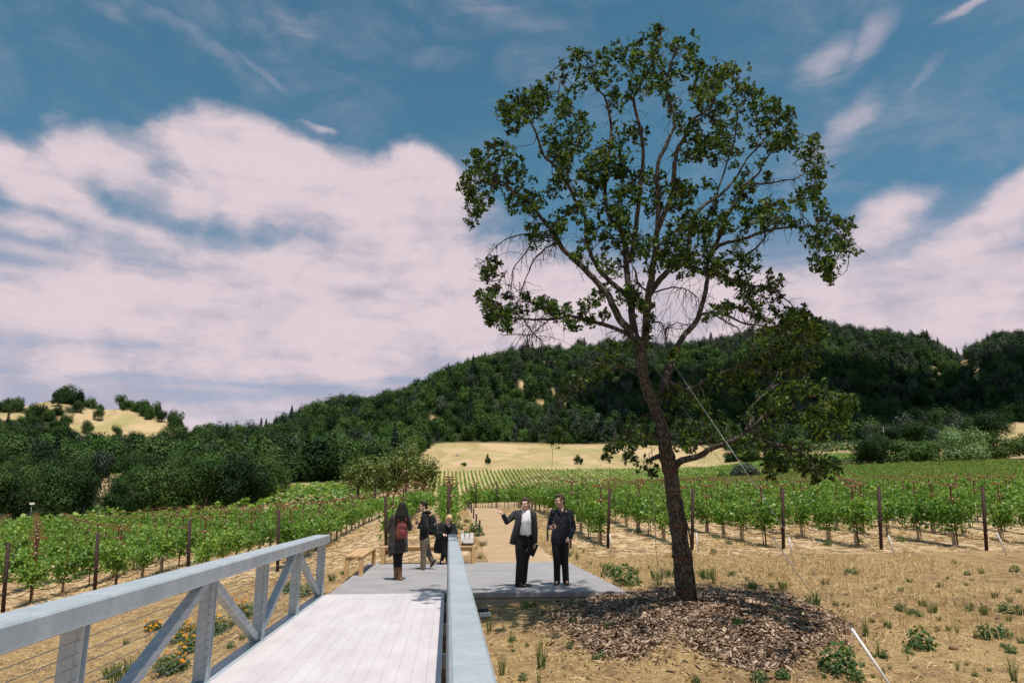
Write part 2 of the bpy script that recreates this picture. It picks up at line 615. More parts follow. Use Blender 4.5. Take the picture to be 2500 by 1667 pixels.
def gravel_mat():
    m, t, b = mat_new('gravel')
    co = t.new('ShaderNodeTexCoord').outputs['Object']
    c = t.mix(t.step(t.noise(co, 1.1, 7, .6), .3, .7), (.44, .285, .155), (.54, .365, .215))
    v = t.new('ShaderNodeTexVoronoi')
    v.inputs['Scale'].default_value = 60
    t.l.new(co, v.inputs['Vector'])
    sp = t.new('ShaderNodeSeparateColor')
    t.l.new(v.outputs['Color'], sp.inputs[0])
    c = t.mix(t.math('MULTIPLY', sp.outputs[0], .35), c, (.30, .20, .11))
    c = t.mix(t.math('MULTIPLY', t.step(sp.outputs[1], .8, 1), .5), c, (.66, .55, .42))
    t.l.new(c, b.inputs['Base Color'])
    b.inputs['Roughness'].default_value = .95
    bp = t.new('ShaderNodeBump')
    bp.inputs['Strength'].default_value = .5
    bp.inputs['Distance'].default_value = .02
    t.l.new(v.outputs['Distance'], bp.inputs['Height'])
    t.l.new(bp.outputs[0], b.inputs['Normal'])
    return m


M['gravel'] = gravel_mat()


def ground_mat():
    """weights in the 'cover' attribute: R woodland floor, G pale meadow grass, B tilled vineyard earth; 'bed' = mulch"""
    m, t, b = mat_new('ground_cover')
    co = t.new('ShaderNodeTexCoord').outputs['Object']
    at_ = t.new('ShaderNodeAttribute')
    at_.attribute_name = 'cover'
    sp = t.new('ShaderNodeSeparateColor')
    t.l.new(at_.outputs['Color'], sp.inputs[0])
    bed = t.new('ShaderNodeAttribute')
    bed.attribute_name = 'bed'
    n_big = t.noise(co, .35, 6, .6)
    n_mid = t.noise(co, 2.2, 7, .65)
    n_fine = t.noise(co, 38, 6, .75)
    n_str = t.noise(t.scale(co, (1, .22, 1)), 60, 4, .75, 1.2)
    n_st2 = t.noise(t.scale(co, (.25, 1, 1)), 52, 4, .75, 1.2)
    strands = t.math('MAXIMUM', n_str, n_st2)
    # dry trampled grass over brown earth
    grass = t.mix(t.step(strands, .46, .68), (.29, .19, .085), (.60, .42, .21))
    grass = t.mix(t.math('MULTIPLY', t.step(n_fine, .56, .70), .7), grass, (.76, .58, .34))
    grass = t.mix(t.math('MULTIPLY', t.step(n_fine, .44, .32), .7), grass, (.20, .125, .055))
    earth = t.mix(t.step(n_fine, .35, .65), (.13, .078, .038), (.36, .23, .125))
    near = t.mix(t.step(t.math('ADD', t.math('MULTIPLY', n_mid, .7), t.math('MULTIPLY', n_big, .45)), .50, .70), grass, earth)
    green = t.step(t.noise(co, .9, 7, .75), .56, .70)
    near = t.mix(t.math('MULTIPLY', t.math('MULTIPLY', green, t.step(n_fine, .45, .6)), .55), near, (.17, .19, .06))
    # tilled rows: straw and clods
    till = t.mix(t.step(n_mid, .42, .58), (.62, .45, .27), (.20, .115, .055))
    till = t.mix(t.math('MULTIPLY', t.step(n_str, .45, .75), .6), till, (.68, .51, .32))
    # smooth pale meadow
    mead = t.mix(t.step(t.noise(t.scale(co, (.03, .012, .03)), 1.6, 9, .68, 1.0), .38, .62), (.36, .275, .125), (.55, .39, .225))
    mead = t.mix(t.math('MULTIPLY', t.step(t.noise(co, .022, 8, .7), .48, .62), .75), mead, (.34, .31, .12))
    mead = t.mix(t.math('MULTIPLY', t.step(t.noise(co, .35, 5, .7), .5, .68), .35), mead, (.30, .22, .11))
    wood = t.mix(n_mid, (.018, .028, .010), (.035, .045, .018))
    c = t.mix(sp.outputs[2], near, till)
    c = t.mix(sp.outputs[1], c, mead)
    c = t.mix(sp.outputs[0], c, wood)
    mul = t.mix(t.step(n_fine, .3, .7), (.085, .055, .036), (.21, .145, .10))
    c = t.mix(t.step(t.math('ADD', bed.outputs['Fac'], t.math('MULTIPLY', t.math('SUBTRACT', n_mid, .5), .9)), .25, .75), c, mul)
    t.l.new(c, b.inputs['Base Color'])
    b.inputs['Roughness'].default_value = .95
    b.inputs['Specular IOR Level'].default_value = .15
    bp = t.new('ShaderNodeBump')
    bp.inputs['Strength'].default_value = .9
    bp.inputs['Distance'].default_value = .06
    t.l.new(t.math('ADD', t.math('MULTIPLY', n_mid, .8), t.math('MULTIPLY', n_fine, .35)), bp.inputs['Height'])
    t.l.new(bp.outputs[0], b.inputs['Normal'])
    return m


M['ground'] = ground_mat()


def bark_mat():
    m, t, b = mat_new('oak_bark')
    co = t.new('ShaderNodeTexCoord').outputs['Object']
    n = t.noise(t.scale(co, (1, 1, .35)), 16, 6, .7, .6)
    v = t.new('ShaderNodeTexVoronoi', feature='DISTANCE_TO_EDGE')
    v.inputs['Scale'].default_value = 22
    t.l.new(t.scale(co, (1, 1, .4)), v.inputs['Vector'])
    crack = t.step(v.outputs['Distance'], 0.0, .12)
    c = t.mix(t.step(n, .3, .7), (.065, .053, .042), (.155, .128, .102))
    c = t.mix(crack, (.03, .023, .018), c)
    c = t.mix(t.math('MULTIPLY', t.step(t.noise(co, 6, 5, .6), .55, .7), .7), c, (.19, .185, .15))
    t.l.new(c, b.inputs['Base Color'])
    b.inputs['Roughness'].default_value = .95
    bp = t.new('ShaderNodeBump')
    bp.inputs['Strength'].default_value = 1.0
    bp.inputs['Distance'].default_value = .03
    t.l.new(t.math('ADD', crack, n), bp.inputs['Height'])
    t.l.new(bp.outputs[0], b.inputs['Normal'])
    return m


M['bark'] = bark_mat()

# ---------------------------------------------------------------- terrain
AFH = F / math.cos(PITCH)          # photo pixels per unit tangent of azimuth, measured at the horizon


def zy(py, d):
    """height of something seen at photo row py at horizontal distance d along the view axis"""
    return CAMZ + d * math.tan(PITCH + math.atan((CY - py) / F))


def Y(py):
    return ('y', py)


COLS = {
    -700: [(.5, -1.3), (10, -1.6), (22, -1.9), (60, -2.0), (100, -2.0), (150, 0), (300, 25), (450, 42), (560, 75), (800, 50), (2000, 30)],
    0: [(.5, -1.2), (8, -1.4), (15, -1.45), (21.5, -1.52), (60, -1.8), (105, -1.75), (150, 2), (300, 16), (400, 27), (480, Y(1036)), (560, Y(1005)), (800, 40), (2000, 20)],
    120: [(.5, -1.2), (8, -1.4), (15, -1.35), (21.5, -1.42), (60, -1.7), (105, -1.6), (150, 2.5), (300, 16), (400, 27), (480, Y(1034)), (560, Y(986)), (800, 40), (2000, 20)],
    210: [(.5, -1.2), (8, -1.35), (15, -1.3), (22, -1.35), (60, -1.6), (105, -1.5), (150, 2.5), (300, 15), (400, 25), (480, Y(1052)), (555, Y(1010)), (800, 40), (2000, 20)],
    300: [(.5, -1.2), (8, -1.3), (15, -1.2), (23, -1.2), (60, -1.45), (105, -1.35), (150, 3), (300, 15), (400, 25), (480, Y(1052)), (545, Y(1002)), (800, 40), (2000, 20)],
    400: [(.5, -1.2), (8, -1.25), (15, -1.05), (23, -1.0), (60, -1.0), (105, -.9), (150, 3.2), (300, 15), (400, 25), (480, Y(1066)), (540, Y(1030)), (800, 40), (2000, 20)],
    470: [(.5, -1.2), (8, -1.25), (15, -.95), (23, -.92), (60, -.85), (105, -.7), (150, 3.2), (300, 14), (400, 25), (480, Y(1082)), (560, Y(1076)), (800, 40), (2000, 20)],
    600: [(.5, -1.1), (8, -1.2), (13, -.8), (18, -.6), (24, -.72), (60, -.75), (105, -.8), (130, Y(1226)), (165, Y(1207)), (200, Y(1194)), (300, Y(1150)), (430, Y(1096)), (560, Y(1076)), (900, 40), (2000, 20)],
    700: [(.5, -1.1), (8, -1.1), (12, -.6), (16, -.4), (24, -.58), (60, -.42), (105, -.5), (140, Y(1219)), (205, Y(1181)), (300, Y(1148)), (430, Y(1098)), (640, Y(1052)), (1000, 60), (2000, 20)],
    800: [(.5, -1.1), (8, -1.0), (12, -.5), (14, -.25), (20, -.2), (24, -.4), (60, -.2), (105, -.2), (150, Y(1213)), (210, Y(1178)), (300, Y(1145)), (420, Y(1100)), (680, Y(1018)), (1100, 60), (2000, 20)],
    945: [(.5, -1.1), (8, -.9), (12, -.4), (14, -.2), (20, -.15), (24, -.15), (49, .5), (60, .5), (105, .4), (150, Y(1213)), (200, Y(1187)), (300, Y(1158)), (430, Y(1108)), (720, Y(998)), (1100, 70), (2000, 20)],
    1093: [(.5, -1.1), (8, -.8), (12, -.5), (14, -.28), (15, -.15), (20, -.1), (21.7, -.03), (26, .2), (30, .42), (49, 1.24), (58, 1.2), (110, .8), (240, Y(1204)), (310, Y(1153)), (450, Y(1085)), (760, Y(938)), (1200, 100), (2000, 20)],
    1200: [(.5, -1.1), (6, -.9), (9, -.6), (12.5, -.36), (14.4, -.21), (15, -.14), (20, -.08), (21.7, -.02), (26, .2), (30, .42), (49, 1.24), (58, 1.2), (110, 1.1), (240, Y(1202)), (310, Y(1150)), (450, Y(1083)), (780, Y(902)), (1250, 120), (2000, 20)],
    1300: [(.5, -1.1), (6, -.9), (9, -.55), (12.5, -.34), (14.4, -.21), (15, -.13), (20, -.08), (21.7, -.02), (26, .2), (30, .42), (49, 1.24), (60, 1.26), (110, 1.3), (240, Y(1200)), (310, Y(1147)), (450, Y(1082)), (800, Y(884)), (1300, 130), (2000, 20)],
    1500: [(.5, -1.0), (6, -.85), (9, -.5), (12, -.22), (14.4, -.12), (20, -.03), (24, .08), (49, 1.2), (110, 2.2), (170, 4.2), (240, Y(1190)), (310, Y(1146)), (450, Y(1083)), (820, Y(874)), (1300, 140), (2000, 20)],
    1700: [(.5, -1.0), (6, -.8), (9, -.45), (11.5, -.15), (14, -.05), (20, 0), (24, .08), (60, 1.5), (110, 3.1), (170, 5.3), (240, Y(1172)), (310, Y(1142)), (430, Y(1100)), (850, Y(884)), (1300, 150), (2000, 20)],
    2000: [(.5, -1.0), (6, -.75), (9, -.45), (12, -.25), (16, -.05), (20, 0), (24, .08), (60, 1.5), (110, 3.3), (170, 6.3), (230, Y(1152)), (300, Y(1113)), (360, Y(1093)), (450, Y(1078)), (900, Y(832)), (1300, 150), (2000, 20)],
    2150: [(.5, -1.0), (6, -.75), (9, -.45), (12, -.3), (16, -.08), (20, 0), (24, .07), (60, 1.6), (110, 3.5), (170, 7.0), (220, Y(1146)), (300, Y(1113)), (360, Y(1092)), (450, Y(1075)), (900, Y(850)), (1300, 150), (2000, 20)],
    2300: [(.5, -1.0), (6, -.7), (9, -.45), (12, -.3), (16, -.1), (20, 0), (24, .05), (60, 1.7), (110, 3.8), (170, 7.6), (220, Y(1140)), (300, Y(1112)), (360, Y(1090)), (450, Y(1072)), (900, Y(866)), (1300, 150), (2000, 20)],
    2390: [(.5, -1.0), (6, -.7), (9, -.45), (12, -.3), (16, -.1), (20, 0), (24, .05), (60, 1.7), (110, 3.9), (170, 8.0), (220, Y(1136)), (300, Y(1108)), (360, Y(1086)), (450, Y(1062)), (900, Y(908)), (1300, 150), (2000, 20)],
    2500: [(.5, -1.0), (6, -.7), (9, -.45), (12, -.3), (16, -.1), (20, 0), (24, .05), (60, 1.7), (110, 4.0), (170, 8.4), (220, Y(1132)), (300, Y(1100)), (360, Y(1062)), (420, Y(1040)), (950, Y(876)), (1300, 150), (2000, 20)],
    3300: [(.5, -1.0), (6, -.7), (12, -.3), (24, .05), (60, 2), (110, 5), (170, 10), (300, 30), (420, 60), (950, 200), (1300, 150), (2000, 20)],
}


def pchip_slopes(x, y):
    h = np.diff(x)
    d = np.diff(y) / h
    m = np.zeros_like(y)
    for i in range(1, len(x) - 1):
        if d[i - 1] * d[i] > 0:
            w1, w2 = 2 * h[i] + h[i - 1], h[i] + 2 * h[i - 1]
            m[i] = (w1 + w2) / (w1 / d[i - 1] + w2 / d[i])
    m[0], m[-1] = d[0], d[-1]
    return m


def pchip(x, y, q):
    x, y = np.asarray(x, float), np.asarray(y, float)
    m = pchip_slopes(x, y)
    i = np.clip(np.searchsorted(x, q) - 1, 0, len(x) - 2)
    h = x[i + 1] - x[i]
    t = np.clip((q - x[i]) / h, 0, 1)
    return ((2 * t**3 - 3 * t**2 + 1) * y[i] + (t**3 - 2 * t**2 + t) * h * m[i] + (-2 * t**3 + 3 * t**2) * y[i + 1] + (t**3 - t**2) * h * m[i + 1])


LR = np.linspace(math.log(.5), math.log(2000), 420)
PXS = np.array(sorted(COLS))
AZS = np.arctan((PXS - CX) / AFH)
_colz = []
for px_, a_ in zip(PXS, AZS):
    kn = COLS[px_]
    r_ = np.array([math.log(d / (math.cos(a_) if d > 30 else 1.0)) for d, _ in kn])
    z_ = np.array([zy(v[1], d) if isinstance(v, tuple) else v for d, v in kn])
    _colz.append(pchip(r_, z_, LR))
_colz = np.array(_colz)
AZG = np.linspace(AZS[0], AZS[-1], 500)
_m = np.array([pchip(AZS, _colz[:, j], AZG) for j in range(len(LR))]).T      # (az, logr)


def vnoise(x, y, seed=0):
    """cheap value noise, numpy"""
    xi, yi = np.floor(x).astype(np.int64), np.floor(y).astype(np.int64)
    fx, fy = x - xi, y - yi
    fx, fy = fx * fx * (3 - 2 * fx), fy * fy * (3 - 2 * fy)
    def h(a, b):
        n = (a * 374761393 + b * 668265263 + seed * 974711) & 0xffffffff
        n = ((n ^ (n >> 13)) * 1274126177) & 0xffffffff
        return ((n ^ (n >> 16)) & 0xffff) / 65535.0
    return (h(xi, yi) * (1 - fx) + h(xi + 1, yi) * fx) * (1 - fy) + (h(xi, yi + 1) * (1 - fx) + h(xi + 1, yi + 1) * fx) * fy


PAD = (-2.22, 3.52, 14.42, 21.5)     # x0, x1, y0, y1
TREE = np.array([2.87, 11.6])     # refined below


def sstep(v, a, b):
    t = np.clip((v - a) / (b - a), 0, 1)
    return t * t * (3 - 2 * t)


def gz(x, y):
    x = np.atleast_1d(np.asarray(x, float))
    y = np.atleast_1d(np.asarray(y, float))
    r = np.maximum(np.hypot(x, y), .5)
    a = np.arctan2(x, y) - YAW
    a = np.arctan2(np.sin(a), np.cos(a))
    fa = np.clip((a - AZG[0]) / (AZG[-1] - AZG[0]), 0, 1) * (len(AZG) - 1.001)
    fr = np.clip((np.log(r) - LR[0]) / (LR[-1] - LR[0]), 0, 1) * (len(LR) - 1.001)
    i, j = fa.astype(int), fr.astype(int)
    u, v = fa - i, fr - j
    z = (_m[i, j] * (1 - u) + _m[i + 1, j] * u) * (1 - v) + (_m[i, j + 1] * (1 - u) + _m[i + 1, j + 1] * u) * v
    # big-scale relief on the far slopes, clods close by
    far = sstep(r, 250, 500)
    z = z + far * 7.0 * (vnoise(x / 70, y / 70, 3) - .5) * (1 - .6 * sstep(r, 800, 1000))
    z = z + (1 - sstep(r, 40, 90)) * (.05 * (vnoise(x * 1.7, y * 1.7, 5) - .5) + .035 * (vnoise(x * 5, y * 5, 6) - .5))
    # mulch mound round the oak and the little heap of earth before it
    d2 = ((x - TREE[0] - .15) / 2.3)**2 + ((y - TREE[1] + .3) / 1.9)**2
    z = z + .24 * np.exp(-d2 * 1.2)
    d3 = ((x - HEAP[0]) / .55)**2 + ((y - HEAP[1]) / .5)**2
    z = z + .16 * np.exp(-d3)
    # the slab sits in the ground
    ins = sstep(x, PAD[0] - .5, PAD[0] - .05) * (1 - sstep(x, PAD[1] + .05, PAD[1] + .5)) * sstep(y, PAD[2] - .02, PAD[2] + .3) * (1 - sstep(y, PAD[3] + .02, PAD[3] + .3))
    z = z * (1 - ins) + np.minimum(z, -.09) * ins
    return z


HEAP = np.array([100.0, 100.0])


def g1(x, y):
    return float(gz(x, y)[0])


def ghit(px, py, tmax=900):
    """where the line of sight through a photo pixel meets the ground"""
    d = pdir(px, py)
    d = d / np.linalg.norm(d)
    ts = np.exp(np.linspace(math.log(1.5), math.log(tmax), 1500))
    P = CAM[None] + ts[:, None] * d[None]
    below = P[:, 2] < gz(P[:, 0], P[:, 1])
    k = int(np.argmax(below))
    if not below[k]:
        return None
    lo, hi = ts[max(k - 1, 0)], ts[k]
    for _ in range(20):
        m = (lo + hi) / 2
        p = CAM + m * d
        if p[2] < g1(p[0], p[1]):
            hi = m
        else:
            lo = m
    p = CAM + hi * d
    return np.array([p[0], p[1], g1(p[0], p[1])])


def proj(p):
    v = np.asarray(p, float) - CAM
    dz = v @ FWD
    return CX + F * (v @ RGT) / dz, CY - F * (v @ UPV) / dz, dz


TREE = ghit(1683, 1474)[:2]
HEAP = ghit(1640, 1600)[:2]


def in_poly(x, y, poly):
    ins = np.zeros(len(x), bool)
    n = len(poly)
    for i in range(n):
        x0, y0 = poly[i]
        x1, y1 = poly[(i + 1) % n]
        c = ((y0 > y) != (y1 > y)) & (x < (x1 - x0) * (y - y0) / (y1 - y0 + 1e-12) + x0)
        ins ^= c
    return ins


MULCH = [ghit(*p)[:2] for p in [(1340, 1500), (1420, 1470), (1510, 1450), (1600, 1440), (1760, 1438), (1880, 1450), (1960, 1475), (2020, 1500), (2075, 1530),
                               (2040, 1560), (1960, 1590), (1930, 1620), (1850, 1640), (1760, 1612), (1690, 1580), (1655, 1555), (1610, 1560), (1580, 1600), (1480, 1600), (1420, 1575), (1400, 1545)]]

# woodland begins at this distance (by photo column)
WPX = [-900, 0, 300, 450, 560, 620, 640, 830, 850, 990, 1040, 1060, 1300, 1760, 1800, 2000, 2500, 3400]
WD = [116, 114, 114, 116, 124, 140, 206, 210, 260, 330, 420, 452, 454, 446, 400, 372, 372, 372]
GOLD = [(270, 1035, 105, 36), (110, 990, 60, 10), (20, 1016, 45, 10), (330, 1060, 60, 20), (430, 1058, 40, 10), (175, 1022, 40, 10), (205, 1045, 40, 12), (385, 1033, 30, 14), (235, 1010, 60, 12),
        (1385, 862, 12, 8), (1342, 884, 12, 6), (1352, 955, 5, 10), (1322, 980, 11, 5), (1378, 985, 5, 6),
        (2365, 900, 18, 10), (2385, 915, 14, 14), (2355, 885, 12, 6), (2240, 1018, 10, 12), (2290, 905, 10, 8), (2500, 1066, 85, 36), (2295, 1063, 60, 7), (1060, 1022, 10, 8), (1280, 945, 12, 14),
        (277, 1160, 70, 6), (256, 1190, 12, 34), (530, 1005, 10, 6)]


def cover(x, y):
    n = len(x)
    z = gz(x, y)
    v = np.stack([x, y, z], 1) - CAM
    dz = v @ FWD
    dzs = np.where(dz > 1, dz, 1)
    px = np.where(dz > 1, CX + F * (v @ RGT) / dzs, 9999)
    py = np.where(dz > 1, CY - F * (v @ UPV) / dzs, 9999)
    hd = x * math.sin(YAW) + y * math.cos(YAW)
    w0 = np.interp(px, WPX, WD)
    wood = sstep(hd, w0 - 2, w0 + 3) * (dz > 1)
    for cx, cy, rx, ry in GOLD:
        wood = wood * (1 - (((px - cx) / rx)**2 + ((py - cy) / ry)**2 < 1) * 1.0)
    till = sstep(y, 21.8, 23.2)
    path = (x > PATH_X0 - .35) & (x < 4.6) & (y < 60)
    till = till * (1 - path * sstep(y, 20, 22))
    far0 = np.interp(px, [1700, 1850], [205, 250])
    mead = sstep(hd, far0, far0 + 15)
    return np.stack([wood, mead * (1 - wood), till * (1 - mead) * (1 - wood), np.ones(n)], 1)


PATH_X0, PATH_X1 = 1.12, 3.3


def build_ground():
    a_front = np.linspace(math.radians(-62), math.radians(62), 420)
    a_back = np.linspace(math.radians(66), math.radians(294), 50)
    az = np.concatenate([a_front, a_back])
    rr = np.exp(np.concatenate([np.linspace(math.log(.6), math.log(5), 40, endpoint=False), np.linspace(math.log(5), math.log(30), 170, endpoint=False),
                                np.linspace(math.log(30), math.log(1100), 240, endpoint=False), np.linspace(math.log(1100), math.log(4500), 12)]))
    A, R = np.meshgrid(az + YAW, rr, indexing='ij')
    X, Yy = (R * np.sin(A)).ravel(), (R * np.cos(A)).ravel()
    Z = gz(X, Yy)
    na, nr = len(az), len(rr)
    ii, jj = np.meshgrid(np.arange(na), np.arange(nr - 1), indexing='ij')
    i2 = (ii + 1) % na
    Fq = np.stack([ii * nr + jj, ii * nr + jj + 1, i2 * nr + jj + 1, i2 * nr + jj], -1).reshape(-1, 4)
    V = np.stack([X, Yy, Z], 1)
    c = len(V)
    V = np.concatenate([V, [[0, 0, g1(0, .5)]]])
    tri = np.stack([np.arange(na) * nr, ((np.arange(na) + 1) % na) * nr, np.full(na, c)], 1)
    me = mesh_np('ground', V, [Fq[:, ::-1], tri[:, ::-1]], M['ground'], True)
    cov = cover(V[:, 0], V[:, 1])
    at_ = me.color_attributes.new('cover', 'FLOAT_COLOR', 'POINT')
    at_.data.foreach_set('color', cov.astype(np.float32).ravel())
    bed = in_poly(V[:, 0], V[:, 1], MULCH).astype(np.float32)
    b = me.attributes.new('bed', 'FLOAT', 'POINT')
    b.data.foreach_set('value', bed)
    tag(obj_of('ground', me), kind='structure')


build_ground()

# gravel path: a sheet that follows the ground 2 cm above it
def build_path():
    ys = np.linspace(PAD[3] + .004, 60, 120)
    us = np.linspace(0, 1, 13)
    V = []
    for y in ys:
        w = .07 * (vnoise(np.array([y * .9]), np.array([2.0]), 9)[0] - .5)
        w2 = .07 * (vnoise(np.array([y * .9]), np.array([7.0]), 4)[0] - .5)
        for u in us:
            x = (PATH_X0 + w) * (1 - u) + (PATH_X1 + w2) * u
            edge = min(u, 1 - u)
            V.append((x, y, g1(x, y) + (.025 if edge > .01 else -.03) + .02 * math.sin(math.pi * u)))
    nu = len(us)
    Fq = [(i * nu + k, i * nu + k + 1, (i + 1) * nu + k + 1, (i + 1) * nu + k) for i in range(len(ys) - 1) for k in range(nu - 1)]
    tag(obj_of('path', mesh_np('path', V, np.array(Fq), M['gravel'], True)), kind='structure')


build_path()

# concrete pad: slab with a recessed footing below its front edge
mb = MB()
mb.box((PAD[0], PAD[2], -.10), (PAD[1], PAD[3], 0), .008)
pad_o = mb.build('pavement', M['pad'])
tag(pad_o, kind='structure')
mb = MB()
mb.box((PAD[0] + .06, PAD[2] + .05, -.75), (PAD[1] - .06, PAD[3] - .06, -.102), .01)
tag(mb.build('footing', M['footing'], pad_o))

# ---------------------------------------------------------------- footbridge
XL, XR = -2.235, 0.018         # inner faces of the two handrails
RWS, RH, RT = (.27, .168), .145, 1.09   # handrail width, depth, top
Y0B, Y1B = -2.2, 14.40
br = empty('footbridge', (0, 5, 0), 0, 'galvanised steel footbridge with pale deck, truss railings and thin cables, ending at the grey slab', 'footbridge')


def part(mbx, name, mat, parent=br):
    o = mbx.build(name, mat)
    o.parent = parent
    o.matrix_parent_inverse = Matrix.Translation(-Vector((0, 5, 0))) if parent is br else Matrix()
    return o


mb = MB()
nx = 15
xs = np.linspace(XL - .028, XR - .05, nx + 1)
for i in range(nx):
    mb.box((xs[i] + .0008, Y0B, -.045), (xs[i + 1] - .0008, Y1B, 0), .0009)
part(mb, 'deck', M['deck'])
posts = [14.36, 12.07, 9.92, 7.78, 5.13, 2.80, .45, -1.9]
for side in (0, 1):
    xi = XL if side == 0 else XR
    sg = -1 if side == 0 else 1
    xa, xb = sorted((xi, xi + sg * RWS[side]))
    mb = MB()
    mb.box((xa, Y0B, RT - RH), (xb, Y1B, RT), .014)
    part(mb, 'handrail', M['galv'])
    mb = MB()
    ca, cb = sorted((xi + sg * .034, xi + sg * (.245, .16)[side]))
    mb.box((ca, Y0B, -.20), (cb, Y1B, -.012), .012)
    part(mb, 'bottom_chord', M['galv'])
    xc = xi + sg * (.168, .09)[side]
    for k, py_ in enumerate(posts):
        mb = MB()
        mb.box((xc - .05, py_ - .055, -.01), (xc + .05, py_ + .055, RT - RH + .002), .008)
        po = part(mb, 'post', M['galv'])
        # the slotted angle that carries the cables
        mb = MB()
        xo = xc - sg * .052
        a0, a1 = sorted((xo, xo - sg * .045))
        mb.box((a0, py_ - .052, -.01), (a1, py_ - .046, RT - RH - .004))
        mb.box((a0, py_ + .02, -.01), (a1, py_ + .026, RT - RH - .004))
        b0, b1 = sorted((xo, xo - sg * .006))
        mb.box((b0, py_ - .0455, -.01), (b1, py_ + .0195, RT - RH - .004))
        for q in range(12):
            mb.ball((xo - sg * .02, py_ - .056, .06 + q * .078), .008, 6, 4)
        o = mb.build('cable_bracket', M['galv'])
        o.parent = po
    for k in range(len(posts) - 1):
        ya, yb = posts[k], posts[k + 1]
        zt, zb = RT - RH - .03, .04
        if k % 2 == 0:
            p, q = (xc, ya - .10, zb), (xc, yb + .09, zt)
        else:
            p, q = (xc, ya - .09, zt), (xc, yb + .10, zb)
        mb = MB()
        mb.bar(p, q, .10, .10, (1, 0, 0), .008)
        part(mb, 'brace', M['galv'])
    for q in range(12):
        mb = MB()
        z = .06 + q * .078
        xq = xc - sg * .075
        mb.tube([(xq, Y0B, z), (xq, posts[0], z)], .0032, 6)
        part(mb, 'cable', M['wire'])
mb = MB()
for yy in np.arange(Y0B + .4, Y1B, 2.17):
    mb.box((XL - .15, yy - .05, -.20), (XR + .15, yy + .05, -.05))
part(mb, 'floor_beams', M['galv'])

# ---------------------------------------------------------------- benches, bag, small things
def bench(loc, L, W, H, rz, label):
    b = empty('bench', loc, rz, label, 'bench', 'plain wooden benches on the slab')
    n = 3
    w = W / n
    for i in range(n):
        mb = MB()
        mb.box((-W / 2 + i * w + .004, 0, H - .045), (-W / 2 + (i + 1) * w - .004, L, H), .006)
        mb.build('seat_plank', M['bench'], b)
    mb = MB()
    for x in (-W / 2 + .10, W / 2 - .14):
        mb.box((x, .10, H - .135), (x + .04, L - .10, H - .047), .003)
    mb.build('rail', M['bench'], b)
    for x in (-W / 2 + .003, W / 2 - .098):
        for y in (.02, L - .12):
            mb = MB()
            mb.box((x, y, 0), (x + .095, y + .10, H - .046), .005)
            mb.build('leg', M['bench'], b)
    return b


bench((-2.185, 17.80, 0.002), 3.05, .44, .46, 0, 'wooden bench end-on at the left edge of the slab beside the railing')
bench((.82, 21.22, 0.002), 2.68, .42, .48, math.radians(90), 'wooden bench along the far edge of the slab with a white bag on it')

bag = empty('handbag', (.575, 21.24, .484), math.radians(-4), 'white tote bag with black base and black straps standing on the far bench', 'bag')
mbag = simple('white_leather', (.74, .70, .70), (.80, .76, .76), 12, .5)
mblk = simple('black_leather', (.015, .013, .014), None, 5, .45)
V, Fc = [], []
prof = [(0, .165, .075), (.07, .172, .08), (.2, .178, .07), (.34, .185, .045)]
mb = MB()
ring = []
for z, hx, hy in prof[1:]:
    ring.append([(-hx, -hy, z), (hx, -hy, z), (hx, hy, z), (-hx, hy, z)])
vs = [p for r in ring for p in r]
fs = []
for i in range(len(ring) - 1):
    for k in range(4):
        fs.append((i * 4 + k, i * 4 + (k + 1) % 4, (i + 1) * 4 + (k + 1) % 4, (i + 1) * 4 + k))
top = (len(ring) - 1) * 4
vs += [(-.12, -.044, .315), (.12, -.044, .315), (.12, .044, .30), (-.12, .044, .30)]
t2 = top + 4
for k in range(4):
    fs.append((top + k, top + (k + 1) % 4, t2 + (k + 1) % 4, t2 + k))
fs.append((0, 3, 2, 1))
mb.add(vs, fs)
mb.build('body', mbag, bag)
mb = MB()
mb.box((-.17, -.08, 0), (.17, .08, .069), .02)
mb.build('base', mblk, bag)
mb = MB()
mb.box((-.11, -.040, .27), (.11, .040, .312), .01)
mb.build('lining', mblk, bag)
for sy in (-.05, .05):
    mb = MB()
    pts = [(-.07, sy, .30), (-.075, sy * 1.3, .335), (-.06, sy * 1.8, .29), (-.07, sy * 1.75, .24)]
    mb.tube(pts, .008, 6)
    mb.tube([(-x, y, z) for x, y, z in pts], .008, 6)
    mb.build('strap', mblk, bag)
mb = MB()
mb.tube([(-.15, -.078, .10), (-.11, -.084, .11)], .014, 6)
mb.build('tag', simple('red_leather_tag', (.25, .04, .04), None, 5, .5), bag)

# bollards beside the path
def bollard(p, h, label, group):
    o = empty('bollard', (p[0], p[1], p[2]), 0, label, 'bollard', group)
    mb = MB()
    mb.box((-.034, -.034, -.05), (.034, .034, h), .005)
    mb.build('post', M['pole_black'], o)
    mb = MB()
    mb.box((-.029, -.029, h + .0005), (.029, .029, h + .010), .003)
    mb.build('cap', M['pole_black'], o)


d0 = 29.5
for i in range(8):
    d = d0 + 3.45 * i
    p = at([1171.8, 1163.3, 1156.5, 1151.4, 1147.4, 1144, 1141.2, 1138.6][i], 1225, d)
    x, y = p[0], p[1]
    lab = ('tall-looking black bollard nearest the slab on the left edge of the gravel path' if i == 0 else
           'farthest black bollard on the left of the gravel path, at its crest' if i == 7 else
           ordinal(i) + ' black bollard from the slab along the left edge of the gravel path')
    bollard((x, y, g1(x, y)), .53, lab, 'black bollards along the path')
for px, py, lab in ((1337, 1320, 'black bollard right of the path, just left of the man in dark denim'),
                    (1393, 1338, 'black bollard mostly hidden behind the man in dark denim')):
    p = ghit(px, py)
    bollard(p, .50, lab, 'black bollards along the path')

